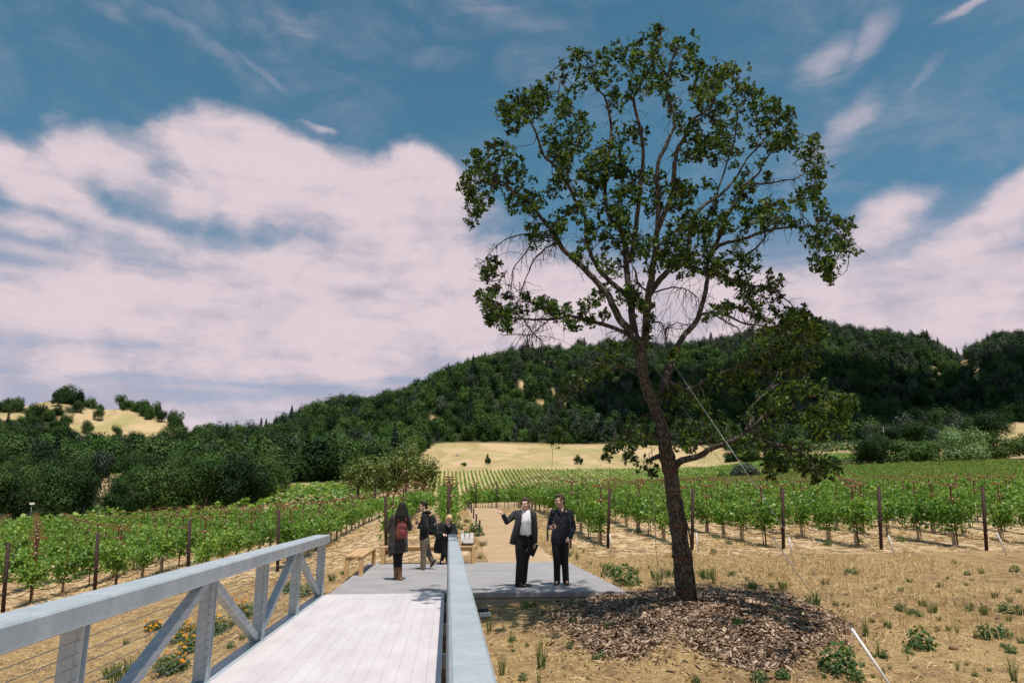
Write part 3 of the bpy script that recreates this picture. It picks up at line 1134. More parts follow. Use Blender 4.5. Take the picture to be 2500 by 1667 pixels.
# little ground light beside the bridge
p = ghit(1184, 1503)
o = empty('ground_light', (p[0], p[1], p[2]), .25, 'small white ground box with a black top beside the right handrail', 'light fixture')
mb = MB()
mb.box((-.11, -.06, -.03), (.10, .06, .07), .01)
mb.build('base', M['white_paint'], o)
mb = MB()
mb.box((-.12, -.05, .0705), (.045, .07, .135), .012)
mb.build('lid', M['pole_black'], o)

# ---------------------------------------------------------------- leaves
RNG = np.random.default_rng(7)
LEAF_OAK = np.array([(0, -.5), (.16, -.28), (.12, -.14), (.34, -.02), (.17, .10), (.27, .32), (.07, .34), (0, .52), (-.07, .34), (-.27, .32), (-.17, .10), (-.34, -.02), (-.12, -.14), (-.16, -.28)])
LEAF_VINE = np.array([(0, -.42), (.36, -.40), (.50, -.02), (.28, .22), (0, .52), (-.28, .22), (-.50, -.02), (-.36, -.40)])
LEAF_CLUMP = np.array([(-.5, -.28), (-.06, -.46), (.42, -.34), (.5, .16), (.12, .5), (-.40, .36)])
LEAF_BLADE = np.array([(-.5, -.5), (.5, -.5), (.12, .5), (-.12, .5)])


def unit(v):
    return v / np.maximum(np.linalg.norm(v, axis=1, keepdims=True), 1e-9)


def leaf_cloud(C, N, size, tpl, rng, curl=.15, tang=None):
    """C centres, N normals, size (n,) -> verts, faces"""
    n, k = len(C), len(tpl)
    N = unit(N)
    T = rng.normal(size=(n, 3)) if tang is None else tang
    T = unit(T - N * np.sum(T * N, 1, keepdims=True))
    B = np.cross(N, T)
    size = np.asarray(size).reshape(-1, 1, 1)
    P = C[:, None] + size * (B[:, None] * tpl[None, :, 0:1] + T[:, None] * tpl[None, :, 1:2] + N[:, None] * (curl * (np.abs(tpl[None, :, 0:1]) * 1.2 - tpl[None, :, 1:2]**2)))
    return P.reshape(-1, 3), np.arange(n * k).reshape(n, k)


def join_vf(lst):
    V, Fs, off = [], [], 0
    for v, f in lst:
        V.append(v)
        Fs.append(f + off)
        off += len(v)
    return np.concatenate(V), Fs


# ---------------------------------------------------------------- grapevines
def vine_mesh(seed, nleaf, size, wide=.34, h0=.55, h1=1.92):
    r = np.random.default_rng(seed)
    # shoots rise from a cordon at 0.9 m, lean out and flop over
    ns = 13
    C, N = [], []
    for s in range(ns):
        y0 = r.uniform(-.85, .85)
        lean = r.normal(0, wide)
        top = r.uniform(1.15, h1)
        flop = r.uniform(-.25, .15)
        m = nleaf // ns
        t = r.random(m)**.8
        z = .72 + (top - .72) * t
        x = lean * t**1.2 + r.normal(0, .10, m)
        y = y0 + flop * t + r.normal(0, .12, m)
        C.append(np.stack([x, y, z], 1))
    # hanging growth below the cordon
    m = nleaf // 4
    C.append(np.stack([r.normal(0, .17, m), r.normal(0, .40, m), r.uniform(h0, 1.0, m)], 1))
    C = np.concatenate(C)
    N = np.stack([C[:, 0] * 1.2, C[:, 1] * .2, np.full(len(C), .55)], 1) + r.normal(0, .55, (len(C), 3))
    return leaf_cloud(C, N, size * r.uniform(.65, 1.25, len(C)), LEAF_VINE, r)


VINE_HI = [mesh_np('foliage', *vine_mesh(100 + i, 760, .098, .27 + .05 * (i % 3), .45 + .1 * (i % 2), 1.56 + .08 * (i % 4)), M['vine_leaf']) for i in range(6)]
VINE_LO = [mesh_np('vine_leaves', *vine_mesh(200 + i, 260, .16, .30, .55, 1.68), M['vine_leaf']) for i in range(4)]


def stem_mesh(seed):
    r = random.Random(seed)
    mb = MB()
    pts = [(r.uniform(-.03, .03), r.uniform(-.03, .03), z) for z in (-.05, .3, .6, .92)]
    mb.tube(pts, [.024, .02, .02, .018], 6)
    for s in (-1, 1):
        mb.tube([pts[-1], (0, .3 * s, 1.0 + r.uniform(-.03, .03)), (0, .85 * s, .98)], [.016, .013, .009], 5)
    return mb.mesh('stem', M['vine_wood'])


STEMS = [stem_mesh(i) for i in range(3)]
_tb = MB()
_tb.box((-.045, -.045, -.03), (.045, .045, .44), .004)
TUBE_ME = _tb.mesh('grow_tube', M['tube'])

# trellis stake with two cross arms, and plain stake
mb = MB()
mb.box((-.016, -.016, -.05), (.016, .016, 2.08))
mb.box((-.024, .016, -.05), (.024, .020, 2.08))
TST = mb.mesh('stake', M['rust'])
mb = MB()
mb.box((-.30, -.030, -.028), (.30, -.018, .026))
mb.box((-.30, -.030, .0265), (.30, .018, .032))
ARM_HI = mb.mesh('crossarm', M['rust_arm'])
mb = MB()
mb.box((-.19, -.030, -.026), (.19, -.018, .024))
mb.box((-.19, -.030, .0245), (.19, .018, .030))
ARM_LO = mb.mesh('crossarm', M['rust_arm'])
mb = MB()
mb.box((-.014, -.034, -.014), (.014, -.0285, .03))
CLIP = mb.mesh('clip', M['white_paint'])
mb = MB()
mb.box((-.010, -.010, -.05), (.010, .010, 1.62))
STK = mb.mesh('stake', M['rust'])


def in_view(p, mx=60, my=40):
    x, y, d = proj(p)
    return d > 1 and -mx < x < 2500 + mx and 0 < y < 1667 + my


rowsL, rowsR = [], []
# left block: the thick end posts as seen in the photograph
LP = [(7, 21.5, 1492), (231.5, 22.4, 1450), (458, 23.2, 1422), (677.5, 24.0, 1397), (943, 25.0, 1357)]
LX = [at(px, py, d)[0] for px, d, py in LP]
LY = [at(px, py, d)[1] for px, d, py in LP]
sp = (LX[-1] - LX[0]) / 4
dy = (LY[-1] - LY[0]) / 4
for i in range(-17, 5):
    x = LX[i] if i >= 0 else LX[0] + sp * i
    y = LY[i] if i >= 0 else LY[0] + dy * i * .8
    yend = 104 + (i - 4) * .45
    rowsL.append((i, x, y, yend))
RP = [(1484, 24.3), (1690, 24.0), (1913, 23.7), (2152, 23.3), (2409, 23.2)]
RX = [at(px, 1345, d)[0] for px, d in RP]
RY = [at(px, 1345, d)[1] for px, d in RP]
spr = (RX[-1] - RX[0]) / 4
for j in range(0, 56):
    x = RX[j] if j < 5 else RX[4] + spr * (j - 4)
    y = RY[j] if j < 5 else RY[4] - .25 * (j - 4)
    rowsR.append((j, x, y, 112 + min(112, max(0, (x - 5) * 2.4))))

LNAME = ['leftmost thick post', 'second thick post from left', 'third thick post from left', 'fourth thick post from left', 'post beside long-haired woman']
RNAME = ['post right of denim-clad man', 'post right of oak trunk', 'third thick post right of path', 'second thick post from right edge', 'rightmost thick post']
PLANTS = []      # (dist, x, y, row label, index, T?, rotation)
POSTS = []


def add_row(x, y0, y1, lab, post_lab):
    POSTS.append((x, y0, post_lab))
    n = int((y1 - y0 - 1.5) / 1.9)
    for k in range(n):
        yy = y0 + 1.5 + 1.9 * k
        xx = x + random.Random(hash((round(x, 2), k)) & 0xffff).uniform(-.05, .05)
        PLANTS.append((math.hypot(xx, yy), xx, yy, lab, k))


for i, x, y, ye in rowsL:
    lab = ('in row behind ' + LNAME[i]) if i >= 0 else ('in ' + ordinal(-i) + ' row left of leftmost thick post')
    add_row(x, y, ye, lab, i)
add_row(.02, 27.2, 108, 'in lone row left of path behind blond woman', 'c')
add_row(2.25, 58.5, 108, 'in first row beyond the path crest', 'f1')
add_row(3.9, 58.0, 112, 'in second row beyond the path crest', 'f2')
for j, x, y, ye in rowsR:
    lab = ('in row behind ' + RNAME[j]) if j < 5 else ('in ' + ordinal(j - 5) + ' row right of rightmost thick post')
    add_row(x, y, ye, lab, 10 + j)

PLANTS.sort(key=lambda p: p[0])
seen = []
for d, x, y, lab, k in PLANTS:
    z = g1(x, y)
    if in_view((x, y, z + 1.2), 120, 80):
        seen.append((d, x, y, z, lab, k))
N_IND = 290
rv = random.Random(3)


def vine_thing(i, x, y, z, lab, k):
    t = empty('grapevine', (x, y, z), rv.choice([0, math.pi]) + rv.uniform(-.12, .12),
              'grapevine, ' + ordinal(k) + ' plant ' + lab, 'grapevine', 'staked grapevines in rows')
    s = rv.uniform(.88, 1.06)
    f = obj_of('foliage', VINE_HI[rv.randrange(6)], t)
    f.scale = (s * rv.uniform(.9, 1.15), s, s * rv.uniform(.92, 1.0))
    obj_of('stem', STEMS[rv.randrange(3)], t)
    if rv.random() < .8:
        u = obj_of('grow_tube', TUBE_ME, t)
        u.rotation_euler = (rv.uniform(-.05, .05), rv.uniform(-.05, .05), rv.uniform(0, 1))


def t_stake(x, y, z, lab, k, rr):
    t = empty('trellis_stake', (x, y, z), rr.uniform(-.06, .06), 'double cross-armed stake, ' + ordinal(k) + ' plant ' + lab, 'trellis stake', 'stakes with cross arms')
    t.rotation_euler = (rr.uniform(-.02, .02), rr.uniform(-.025, .025), rr.uniform(-.08, .08))
    obj_of('stake', TST, t)
    a = obj_of('crossarm', ARM_HI, t)
    a.location = (0, 0, 2.04)
    b = obj_of('crossarm', ARM_LO, t)
    b.location = (0, 0, 1.56)
    for zz in (2.045, 1.565):
        c = obj_of('clip', CLIP, t)
        c.location = (0, 0, zz)


far_pts, far_stk, far_t = [], [], []
nt = ns_ = 0
for i, (d, x, y, z, lab, k) in enumerate(seen):
    if i < N_IND:
        vine_thing(i, x, y, z, lab, k)
    else:
        far_pts.append((x, y, z))
    if k % 3 == 0:
        if nt < 290:
            t_stake(x + .04, y - .12, z, lab, k, rv)
            nt += 1
        else:
            far_t.append((x, y, z))
    else:
        if ns_ < 290:
            o = obj_of('vine_stake', STK)
            o.location = (x + .05, y - .1, z)
            o.rotation_euler = (rv.uniform(-.04, .04), rv.uniform(-.04, .04), 0)
            tag(o, 'thin rusty stake, ' + ordinal(k) + ' plant ' + lab, 'stake', 'plain vine stakes')
            ns_ += 1
        else:
            far_stk.append((x, y, z))


# ---------------------------------------------------------------- one object of many far copies (stuff)
def scatter(name, pts, scl, rot, idx, protos, mat=None):
    me = bpy.data.meshes.new(name)
    me.from_pydata([tuple(p) for p in pts], [], [])
    for nm, typ, val in (('scl', 'FLOAT', scl), ('rotz', 'FLOAT', rot), ('pick', 'INT', idx)):
        a = me.attributes.new(nm, typ, 'POINT')
        a.data.foreach_set('value', np.asarray(val, np.float32 if typ == 'FLOAT' else np.int32))
    o = obj_of(name, me)
    c = bpy.data.collections.new(name + '_kinds')
    for i, p in enumerate(protos):
        ob = bpy.data.objects.new('%s_kind_%02d' % (name, i), p)
        c.objects.link(ob)
    g = bpy.data.node_groups.new(name, 'GeometryNodeTree')
    g.interface.new_socket('Geometry', in_out='INPUT', socket_type='NodeSocketGeometry')
    g.interface.new_socket('Geometry', in_out='OUTPUT', socket_type='NodeSocketGeometry')
    N = g.nodes
    gi, go = N.new('NodeGroupInput'), N.new('NodeGroupOutput')
    ci = N.new('GeometryNodeCollectionInfo')
    ci.inputs['Collection'].default_value = c
    ci.inputs['Separate Children'].default_value = True
    ci.inputs['Reset Children'].default_value = True
    ip = N.new('GeometryNodeInstanceOnPoints')
    ip.inputs['Pick Instance'].default_value = True
    def attr(nm, typ):
        a = N.new('GeometryNodeInputNamedAttribute')
        a.data_type = typ
        a.inputs[0].default_value = nm
        return a.outputs[0]
    cx = N.new('ShaderNodeCombineXYZ')
    g.links.new(attr('rotz', 'FLOAT'), cx.inputs[2])
    e2r = N.new('FunctionNodeEulerToRotation')
    g.links.new(cx.outputs[0], e2r.inputs[0])
    g.links.new(gi.outputs[0], ip.inputs['Points'])
    g.links.new(ci.outputs[0], ip.inputs['Instance'])
    g.links.new(attr('pick', 'INT'), ip.inputs['Instance Index'])
    g.links.new(e2r.outputs[0], ip.inputs['Rotation'])
    g.links.new(attr('scl', 'FLOAT'), ip.inputs['Scale'])
    g.links.new(ip.outputs[0], go.inputs[0])
    md = o.modifiers.new('copies', 'NODES')
    md.node_group = g
    return tag(o, kind='stuff')


n = len(far_pts)
tag(scatter('distant_vines', far_pts, RNG.uniform(.9, 1.12, n), RNG.choice([0, math.pi], n) + RNG.uniform(-.2, .2, n), RNG.integers(0, 4, n), VINE_LO),
    'mass of green vines in the back part of the vineyard', 'vines')
_f = MB()
_f.box((-.018, -.018, -.05), (.018, .018, 2.08)).box((-.30, -.03, 2.0), (.30, .02, 2.055)).box((-.19, -.03, 1.54), (.19, .01, 1.585))
FT = _f.mesh('far_t', M['rust_arm'])
n = len(far_t)
if n:
    tag(scatter('distant_trellis', far_t, np.ones(n), RNG.uniform(-.1, .1, n), np.zeros(n), [FT]), 'mass of rusty cross-armed stakes in the back part of the vineyard', 'trellis stakes')

for (x, y, key) in POSTS:
    z = g1(x, y)
    if not in_view((x, y, z + 1), 30, 200):
        continue
    if key in ('c', 'f1', 'f2'):
        lab = {'c': 'dark rusty end post above the blond woman, before a stack of cross arms', 'f1': 'rusty end post standing beyond the crest at the end of the bollards',
               'f2': 'rusty end post beyond the crest, right of the middle of the path'}[key]
    elif key < 5:
        lab = {0: 'leftmost thick dark rusty end post, at the left edge of the photo', 1: 'thick dark rusty end post, second from the left', 2: 'thick dark rusty end post, third from the left',
               3: 'thick dark rusty end post, fourth from the left above the railing', 4: 'thick dark rusty end post behind the long-haired woman'}.get(key, None)
        if lab is None:
            continue
    else:
        j = key - 10
        if j > 4:
            continue
        lab = 'thick dark rusty end post: ' + ['just right of the man in dark denim', 'just right of the oak trunk', 'third one right of the path', 'second from the right edge', 'rightmost one'][j]
    o = empty('end_post', (x, y, z), 0, lab, 'post', 'thick end posts of the vine rows')
    if key == 'c':
        h = 2.0
    else:
        h = 2.03
    # row ends lean a little away from their wires
    lean = 0.06 if x > 1 else -.05
    o.rotation_euler = (.03, lean if key not in ('c', 'f1', 'f2') else 0, 0)
    mb = MB()
    mb.tube([(0, 0, -.2), (0, 0, h)], .055 if key not in ('f1', 'f2') else .04, 12)
    mb.build('pipe', M['rust_post'], o)
    mb = MB()
    for zz in (.55, 1.0, 1.5, 1.9):
        mb.ball((0, -.057, zz), .012, 6, 4)
    mb.build('bolts', M['wire'], o)
# irrigation hose along each near row
for rows, names in ((rowsL, LNAME), (rowsR, RNAME)):
    for (i, x, y0, ye) in rows:
        nm = names[i] if 0 <= i < 5 else None
        if i < -9 or i > 10:
            continue
        pts = []
        yy = y0 + .06
        while yy < min(ye, y0 + 26):
            ph = ((yy - y0 - 1.5) % 1.9) / 1.9
            pts.append((x + .03, yy, g1(x, yy) + .47 - .14 * math.sin(math.pi * ph)))
            yy += .38
        mb = MB()
        mb.tube(pts, .013, 5)
        o = mb.build('drip_hose', M['hose'])
        lab = ('black irrigation hose sagging between stakes behind the ' + nm) if nm else (
            'black irrigation hose in the ' + ordinal(-i if i < 0 else i - 4).replace('first', 'next') + ' row ' + ('left of the leftmost' if i < 0 else 'right of the rightmost') + ' thick post')
        tag(o, lab, 'hose', 'irrigation hoses')

# white leaning pipes at the row ends
for (b, t_, lab) in (((1492.5, 1344.6), (1489, 1303), 'short white pipe beside the thick post right of the man in dark denim'), ((1706, 1352), (1699.5, 1300), 'leaning white pipe just right of the oak trunk'),
                     ((1935, 1359), (1925.7, 1311.5), 'white pipe beside the third thick post right of the path'), ((2184.5, 1358), (2169, 1306.5), 'leaning white pipe beside the second thick post from the right edge'),
                     ((2458, 1355), (2433.6, 1300), 'most tilted white pipe, near the right edge of the photo')):
    p = ghit(*b)
    d = proj(p)[2]
    q = at(t_[0], t_[1], d)
    mb = MB()
    L = Vector(q) - Vector(p)
    mb.tube([Vector(p) - L * .1 - Vector(p), L], .026, 8)
    o = mb.build('pipe_riser', M['pvc'])
    o.location = p
    tag(o, lab, 'pipe', 'white pipes at the row ends')


# ---------------------------------------------------------------- far vineyard rows
def far_row(name, x0, y0, x1, y1, rr, label, group, gap=.9, h=1.15, w=.55, size=.62, mat=None):
    L = math.hypot(x1 - x0, y1 - y0)
    n = max(6, int(L / gap))
    t = (np.arange(n) + rr.uniform(.1, .9, n)) / n
    xs, ys = x0 + (x1 - x0) * t, y0 + (y1 - y0) * t
    k = 3
    xs, ys = np.repeat(xs, k) + rr.normal(0, w * .3, n * k), np.repeat(ys, k) + rr.normal(0, .3, n * k)
    zs = gz(xs, ys) + rr.uniform(.25, h, n * k)
    C = np.stack([xs, ys, zs], 1)
    Nn = np.stack([rr.normal(0, .5, n * k), rr.normal(-.1, .5, n * k), np.full(n * k, .7)], 1)
    V, Fq = leaf_cloud(C, Nn, size * rr.uniform(.7, 1.3, n * k), LEAF_CLUMP, rr)
    o = obj_of(name, mesh_np(name, V, Fq, mat or M['vine_leaf']))
    return tag(o, label, 'vine row', group)


rr = np.random.default_rng(11)
# the young block below the golden field
for i in range(150):
    x = -60 + i * 1.62
    d0_ = 232 if x < 30 else 222
    x1 = x
    y0, y1 = 226 + .1 * abs(x - 20), 309 - .085 * x
    if x > 75:
        y0 += (x - 75) * .25
    if x < -18:
        y1 = 300 + (x + 18) * 1.4
    if y1 - y0 < 8:
        continue
    if not in_view((x, (y0 + y1) / 2, 10), 100, 0):
        continue
    far_row('vine_row', x, y0, x, y1, rr, 'narrow straight row of young vines below the golden field', 'young vine rows climbing to the golden field', .75, .95, .38, .50)
# the green block on the left slope
for i in range(19):
    x = -72 + i * 3.15
    y0 = 112 + .12 * (x + 72)
    y1 = 212 + (x + 20) * 1.1
    if x < -36:
        y1 = 190 + (x + 36) * 2.4
    if y1 - y0 < 6:
        continue
    far_row('vine_row', x, y0, x, y1, rr, 'row of vines on the green slope behind the left vineyard', 'vine rows on the left slope', .7, 1.35, .5, .62)
# flat green blocks at the foot of the right hill
for i in range(16):
    d = 318 + i * 3.4
    a, b = at(1990 - i * 2, 1090, d), at(2360, 1090, d)
    far_row('vine_row', a[0], a[1], b[0], b[1], rr, 'dark green vine row at the foot of the right hill', 'vine rows at the foot of the right hill', .9, 1.3, .7, .8, M['vine_dark'])
for i in range(12):
    d = 214 + i * 5.0
    a, b = at(1960 + i * 6, 1120, d), at(2110, 1120, d)
    far_row('vine_row', a[0], a[1], b[0], b[1], rr, 'short green vine row beside the dark bushes on the right', 'short vine rows by the right bushes', .8, 1.4, .6, .7, M['vine_dark'])
for i in range(6):
    d = 236 + i * 3.2
    a, b = at(690, 1160, d), at(748, 1160, d)
    far_row('vine_row', a[0], a[1], b[0], b[1], rr, 'short vine row in the gap between left trees', 'vine rows in the gap of the left trees', .9, 1.6, .7, 1.0)


# ---------------------------------------------------------------- trees
def crown_mesh(seed, n, w, h0, h1, size, lobes=9, flat=.75, kind='round', mat=None, name='crown', depth_bias=.55, droop=0):
    r = np.random.default_rng(seed)
    C, N, S = [], [], []
    if kind == 'conifer':
        t = r.random(n)**.75
        z = h0 + (h1 - h0) * (1 - t)
        rad = w / 2 * t**.85 * (1 + .25 * np.sin(z * 9 + seed)) * r.uniform(.35, 1.05, n)
        a = r.uniform(0, 2 * math.pi, n)
        C = np.stack([rad * np.cos(a), rad * np.sin(a), z], 1)
        N = np.stack([np.cos(a) * .6, np.sin(a) * .6, np.full(n, .6)], 1) + r.normal(0, .35, (n, 3))
        S = size * (.6 + .6 * t)
    else:
        lc = []
        H = h1 - h0
        for i in range(lobes):
            a = r.uniform(0, 2 * math.pi)
            q = math.sqrt(r.random()) * .62
            zz = h0 + H * (r.uniform(.25, .80) - .18 * q)
            lc.append((q * w / 2 * math.cos(a), q * w / 2 * math.sin(a), zz, r.uniform(.30, .48)))
        lc.append((0, 0, h0 + H * .66, .5))
        m = n // len(lc)
        for (x, y, z, s) in lc:
            d = unit(r.normal(size=(m, 3)))
            rad = r.random(m)**(1 - depth_bias) if depth_bias < 1 else 1
            rad = rad * (1 + .18 * np.sin(d[:, 0] * 7 + seed) * np.cos(d[:, 1] * 6))
            P = d * rad[:, None] * np.array([s * w / 2, s * w / 2, s * H * flat])
            P = P + np.array([x, y, z])
            if droop:
                P[:, 2] -= droop * r.random(m)**2 * np.hypot(P[:, 0], P[:, 1]) / (w / 2)
            C.append(P)
            N.append(d * .9 + np.array([0, 0, .16]) + r.normal(0, .22, (m, 3)))
            S.append(size * r.uniform(.6, 1.3, m))
        C, N, S = np.concatenate(C), np.concatenate(N), np.concatenate(S)
    V, Fq = leaf_cloud(C, N, S, LEAF_CLUMP, r)
    return mesh_np(name, V, Fq, mat)


def trunk_mesh(seed, h, rad, w, nl=5, mat=None):
    r = random.Random(seed)
    mb = MB()
    lean = (r.uniform(-.08, .08), r.uniform(-.08, .08))
    fk = h * .35
    mb.tube([(0, 0, -.6), (0, 0, 0), (lean[0] * fk, lean[1] * fk, fk)], [rad * 1.5, rad * 1.15, rad * .8], 8)
    for i in range(nl):
        a = 2 * math.pi * i / nl + r.uniform(-.4, .4)
        q = r.uniform(.25, .42) * w
        e = (q * math.cos(a), q * math.sin(a), h * r.uniform(.62, .9))
        m = (e[0] * .45, e[1] * .45, fk + (e[2] - fk) * .55)
        mb.tube([(lean[0] * fk, lean[1] * fk, fk * .9), m, e], [rad * .55, rad * .34, rad * .1], 6)
    return mb.mesh('trunk', mat or M['bark2'])


KINDS = []     # (crown mesh, trunk mesh)
for s in range(6):
    KINDS.append((crown_mesh(300 + s, 5200, 9.8, .8, 8.6, .25, 12, .8, mat=M['tree_leaf'], depth_bias=.7), trunk_mesh(s, 8, .28, 9.5)))          # 0-5 dark oaks
for s in range(2):
    KINDS.append((crown_mesh(320 + s, 4600, 8.8, .8, 8.0, .25, 11, .8, mat=M['bright_leaf'], depth_bias=.7), trunk_mesh(20 + s, 8, .25, 8.5)))    # 6-7 bright oaks
for s in range(2):
    KINDS.append((crown_mesh(330 + s, 2600, 7.0, 1.8, 10.5, .29, 12, .7, mat=M['grey_leaf'], depth_bias=.4), trunk_mesh(30 + s, 10, .22, 7)))   # 8-9 grey pines
for s in range(2):
    KINDS.append((crown_mesh(340 + s, 1100, 5.0, .8, 13.0, .55, kind='conifer', mat=M['conifer_leaf']), trunk_mesh(40 + s, 12, .2, 1.5, 3)))   # 10-11 conifers
FARK = []
for s in range(5):
    FARK.append(crown_mesh(400 + s, 1700, 9.8, .0, 8.4, .46, 8, .85, mat=M['tree_leaf'], depth_bias=.75))
for s in range(2):
    FARK.append(crown_mesh(420 + s, 1600, 9.0, .0, 7.8, .45, 8, .85, mat=M['bright_leaf'], depth_bias=.75))
for s in range(2):
    FARK.append(crown_mesh(430 + s, 1100, 7.0, .6, 10.5, .38, 11, .7, mat=M['grey_leaf'], depth_bias=.4))
for s in range(2):
    FARK.append(crown_mesh(440 + s, 420, 4.8, .4, 13.0, .75, kind='conifer', mat=M['conifer_leaf']))


def tree(kind, x, y, s, label, cat='tree', group=None, name='oak_tree', sz=None, rz=None, sink=.15):
    z = g1(x, y) - sink
    t = empty(name, (x, y, z), rv.uniform(0, 6.28) if rz is None else rz, label, cat, group)
    t.scale = (s, s, s if sz is None else sz)
    obj_of('crown', KINDS[kind][0], t)
    obj_of('trunk', KINDS[kind][1], t)
    return t


# trees along the far edge of the left vineyard, from left to right
edge = [(-30, 112, 1.0, 2), (45, 113, .85, 0), (130, 112, 1.05, 1), (205, 114, .95, 3), (290, 122, .72, 4), (345, 112, .78, 5), (395, 114, .95, 0), (450, 116, .9, 2), (500, 117, 1.06, 3), (548, 120, 1.0, 1),
        (590, 124, 1.06, 5), (625, 131, 1.0, 4), (655, 146, 1.05, 2)]
for i, (px, d, s, k) in enumerate(edge):
    p = at(px, 1225, d)
    where = 'at the left edge of the photo' if i == 0 else ordinal(i) + ' from the left along the far edge of the left vineyard'
    tree(k, p[0], p[1], s, 'dark green oak tree ' + where, group='oaks edging the left vineyard')
# second and third ranks
g2 = 'woodland oaks behind the left vineyard'
for rank, (d_, step_, lo, hi) in enumerate(((131, 62, -60, 620), (152, 58, -40, 660), (176, 52, -60, 640), (203, 46, -50, 650))):
    for px in range(lo, hi, step_):
        d = d_ + rv.uniform(-7, 7)
        if 225 < px < 300 and rank < 2:
            continue
        p = at(px + rv.uniform(-14, 14), 1225, d)
        tree(rv.choice([0, 1, 2, 3, 4, 5, 5, 6, 7, 8]), p[0], p[1], rv.uniform(.66, 1.12), 'dark rounded oak in the dense woodland behind the left vineyard', group=g2)
# oaks beyond the green slope
for px, d, s, k, lab in ((735, 226, 1.0, 1, 'dark oak on the crest of the green slope, left of a pair'), (772, 224, 1.05, 3, 'broad oak on the crest of the green slope, in the middle'), (812, 226, .85, 0, 'small dark oak on the crest of the green slope, nearest the spreading oaks'),
                         (690, 250, 1.2, 5, 'tall dark oak behind the gap in the left woodland'), (655, 215, 1.15, 4, 'dark oak at the upper left corner of the green slope')):
    p = at(px, 1225, d)
    tree(k, p[0], p[1], s, lab)
# the spreading oaks in the vineyard
MIDK = []
for s in range(5):
    w = [7.6, 9.4, 8.0, 11.5, 7.4][s]
    MIDK.append((crown_mesh(500 + s, 2500, w, 1.2, [9.0, 10.4, 10.0, 13.2, 10.2][s], .30, 17, .5, mat=M['mid_oak_leaf'], depth_bias=.35), trunk_mesh(60 + s, [8.5, 9.5, 9, 11.5, 9][s], .26, w, 7, M['bark2'])))
for i, (px, d, lab) in enumerate(((872, 124, 'leftmost and darkest of the spreading oaks standing in the vineyard'), (915, 127, 'second of the spreading oaks in the vineyard, with a forked trunk'),
                                  (945, 131, 'middle oak of the spreading group in the vineyard'), (990, 128, 'tallest broad oak of the spreading group in the vineyard'), (1033, 130, 'slim rightmost oak of the spreading group in the vineyard'))):
    p = at(px, 1225, d)
    t = empty('oak_tree', (p[0], p[1], g1(p[0], p[1]) - .1), rv.uniform(0, 6), lab, 'tree', 'spreading oaks in the vineyard')
    obj_of('crown', MIDK[i][0], t)
    obj_of('trunk', MIDK[i][1], t)
p = at(1082, 1225, 150)
SMALLK = (crown_mesh(520, 500, 2.2, .8, 4.6, .28, 6, .8, mat=M['mid_oak_leaf']), trunk_mesh(70, 4, .07, 2))
t = empty('young_tree', (p[0], p[1], g1(p[0], p[1])), 0, 'small slender tree just right of the spreading oaks', 'tree')
obj_of('crown', SMALLK[0], t)
obj_of('trunk', SMALLK[1], t)
# on the golden field
for px, py, s, lab in ((1190, 1134, .95, 'small upright dark tree standing on the golden field'), (1412, 1132, 1.15, 'round green bush on the golden field near its lower edge'), (1134, 1137, .55, 'low green bush left of the small tree on the golden field')):
    p = ghit(px, py)
    if p is None:
        continue
    t = empty('field_tree' if s != .55 else 'field_bush', p, rv.uniform(0, 6), lab, 'tree' if s != .55 else 'bush')
    if s == .95:
        t.scale = (1.1, 1.1, 1.0)
        obj_of('crown', crown_mesh(530, 500, 3.0, .3, 4.8, .4, 7, .8, mat=M['tree_leaf']), t)
        obj_of('trunk', SMALLK[1], t)
    elif s == 1.15:
        obj_of('crown', crown_mesh(531, 600, 5.2, .1, 4.8, .42, 8, .8, mat=M['tree_leaf']), t)
        obj_of('trunk', SMALLK[1], t)
    else:
        obj_of('crown', crown_mesh(532, 300, 3.6, .0, 1.6, .4, 6, .8, mat=M['bright_leaf']), t)
p = ghit(1117, 1113)
if p is not None:
    mb = MB()
    mb.ball((0, 0, .3), .9, 9, 6, (1.2, .8, .7))
    o = mb.build('rock', M['rock'])
    o.location = p
    tag(o, 'grey boulder lying on the golden field', 'rock')

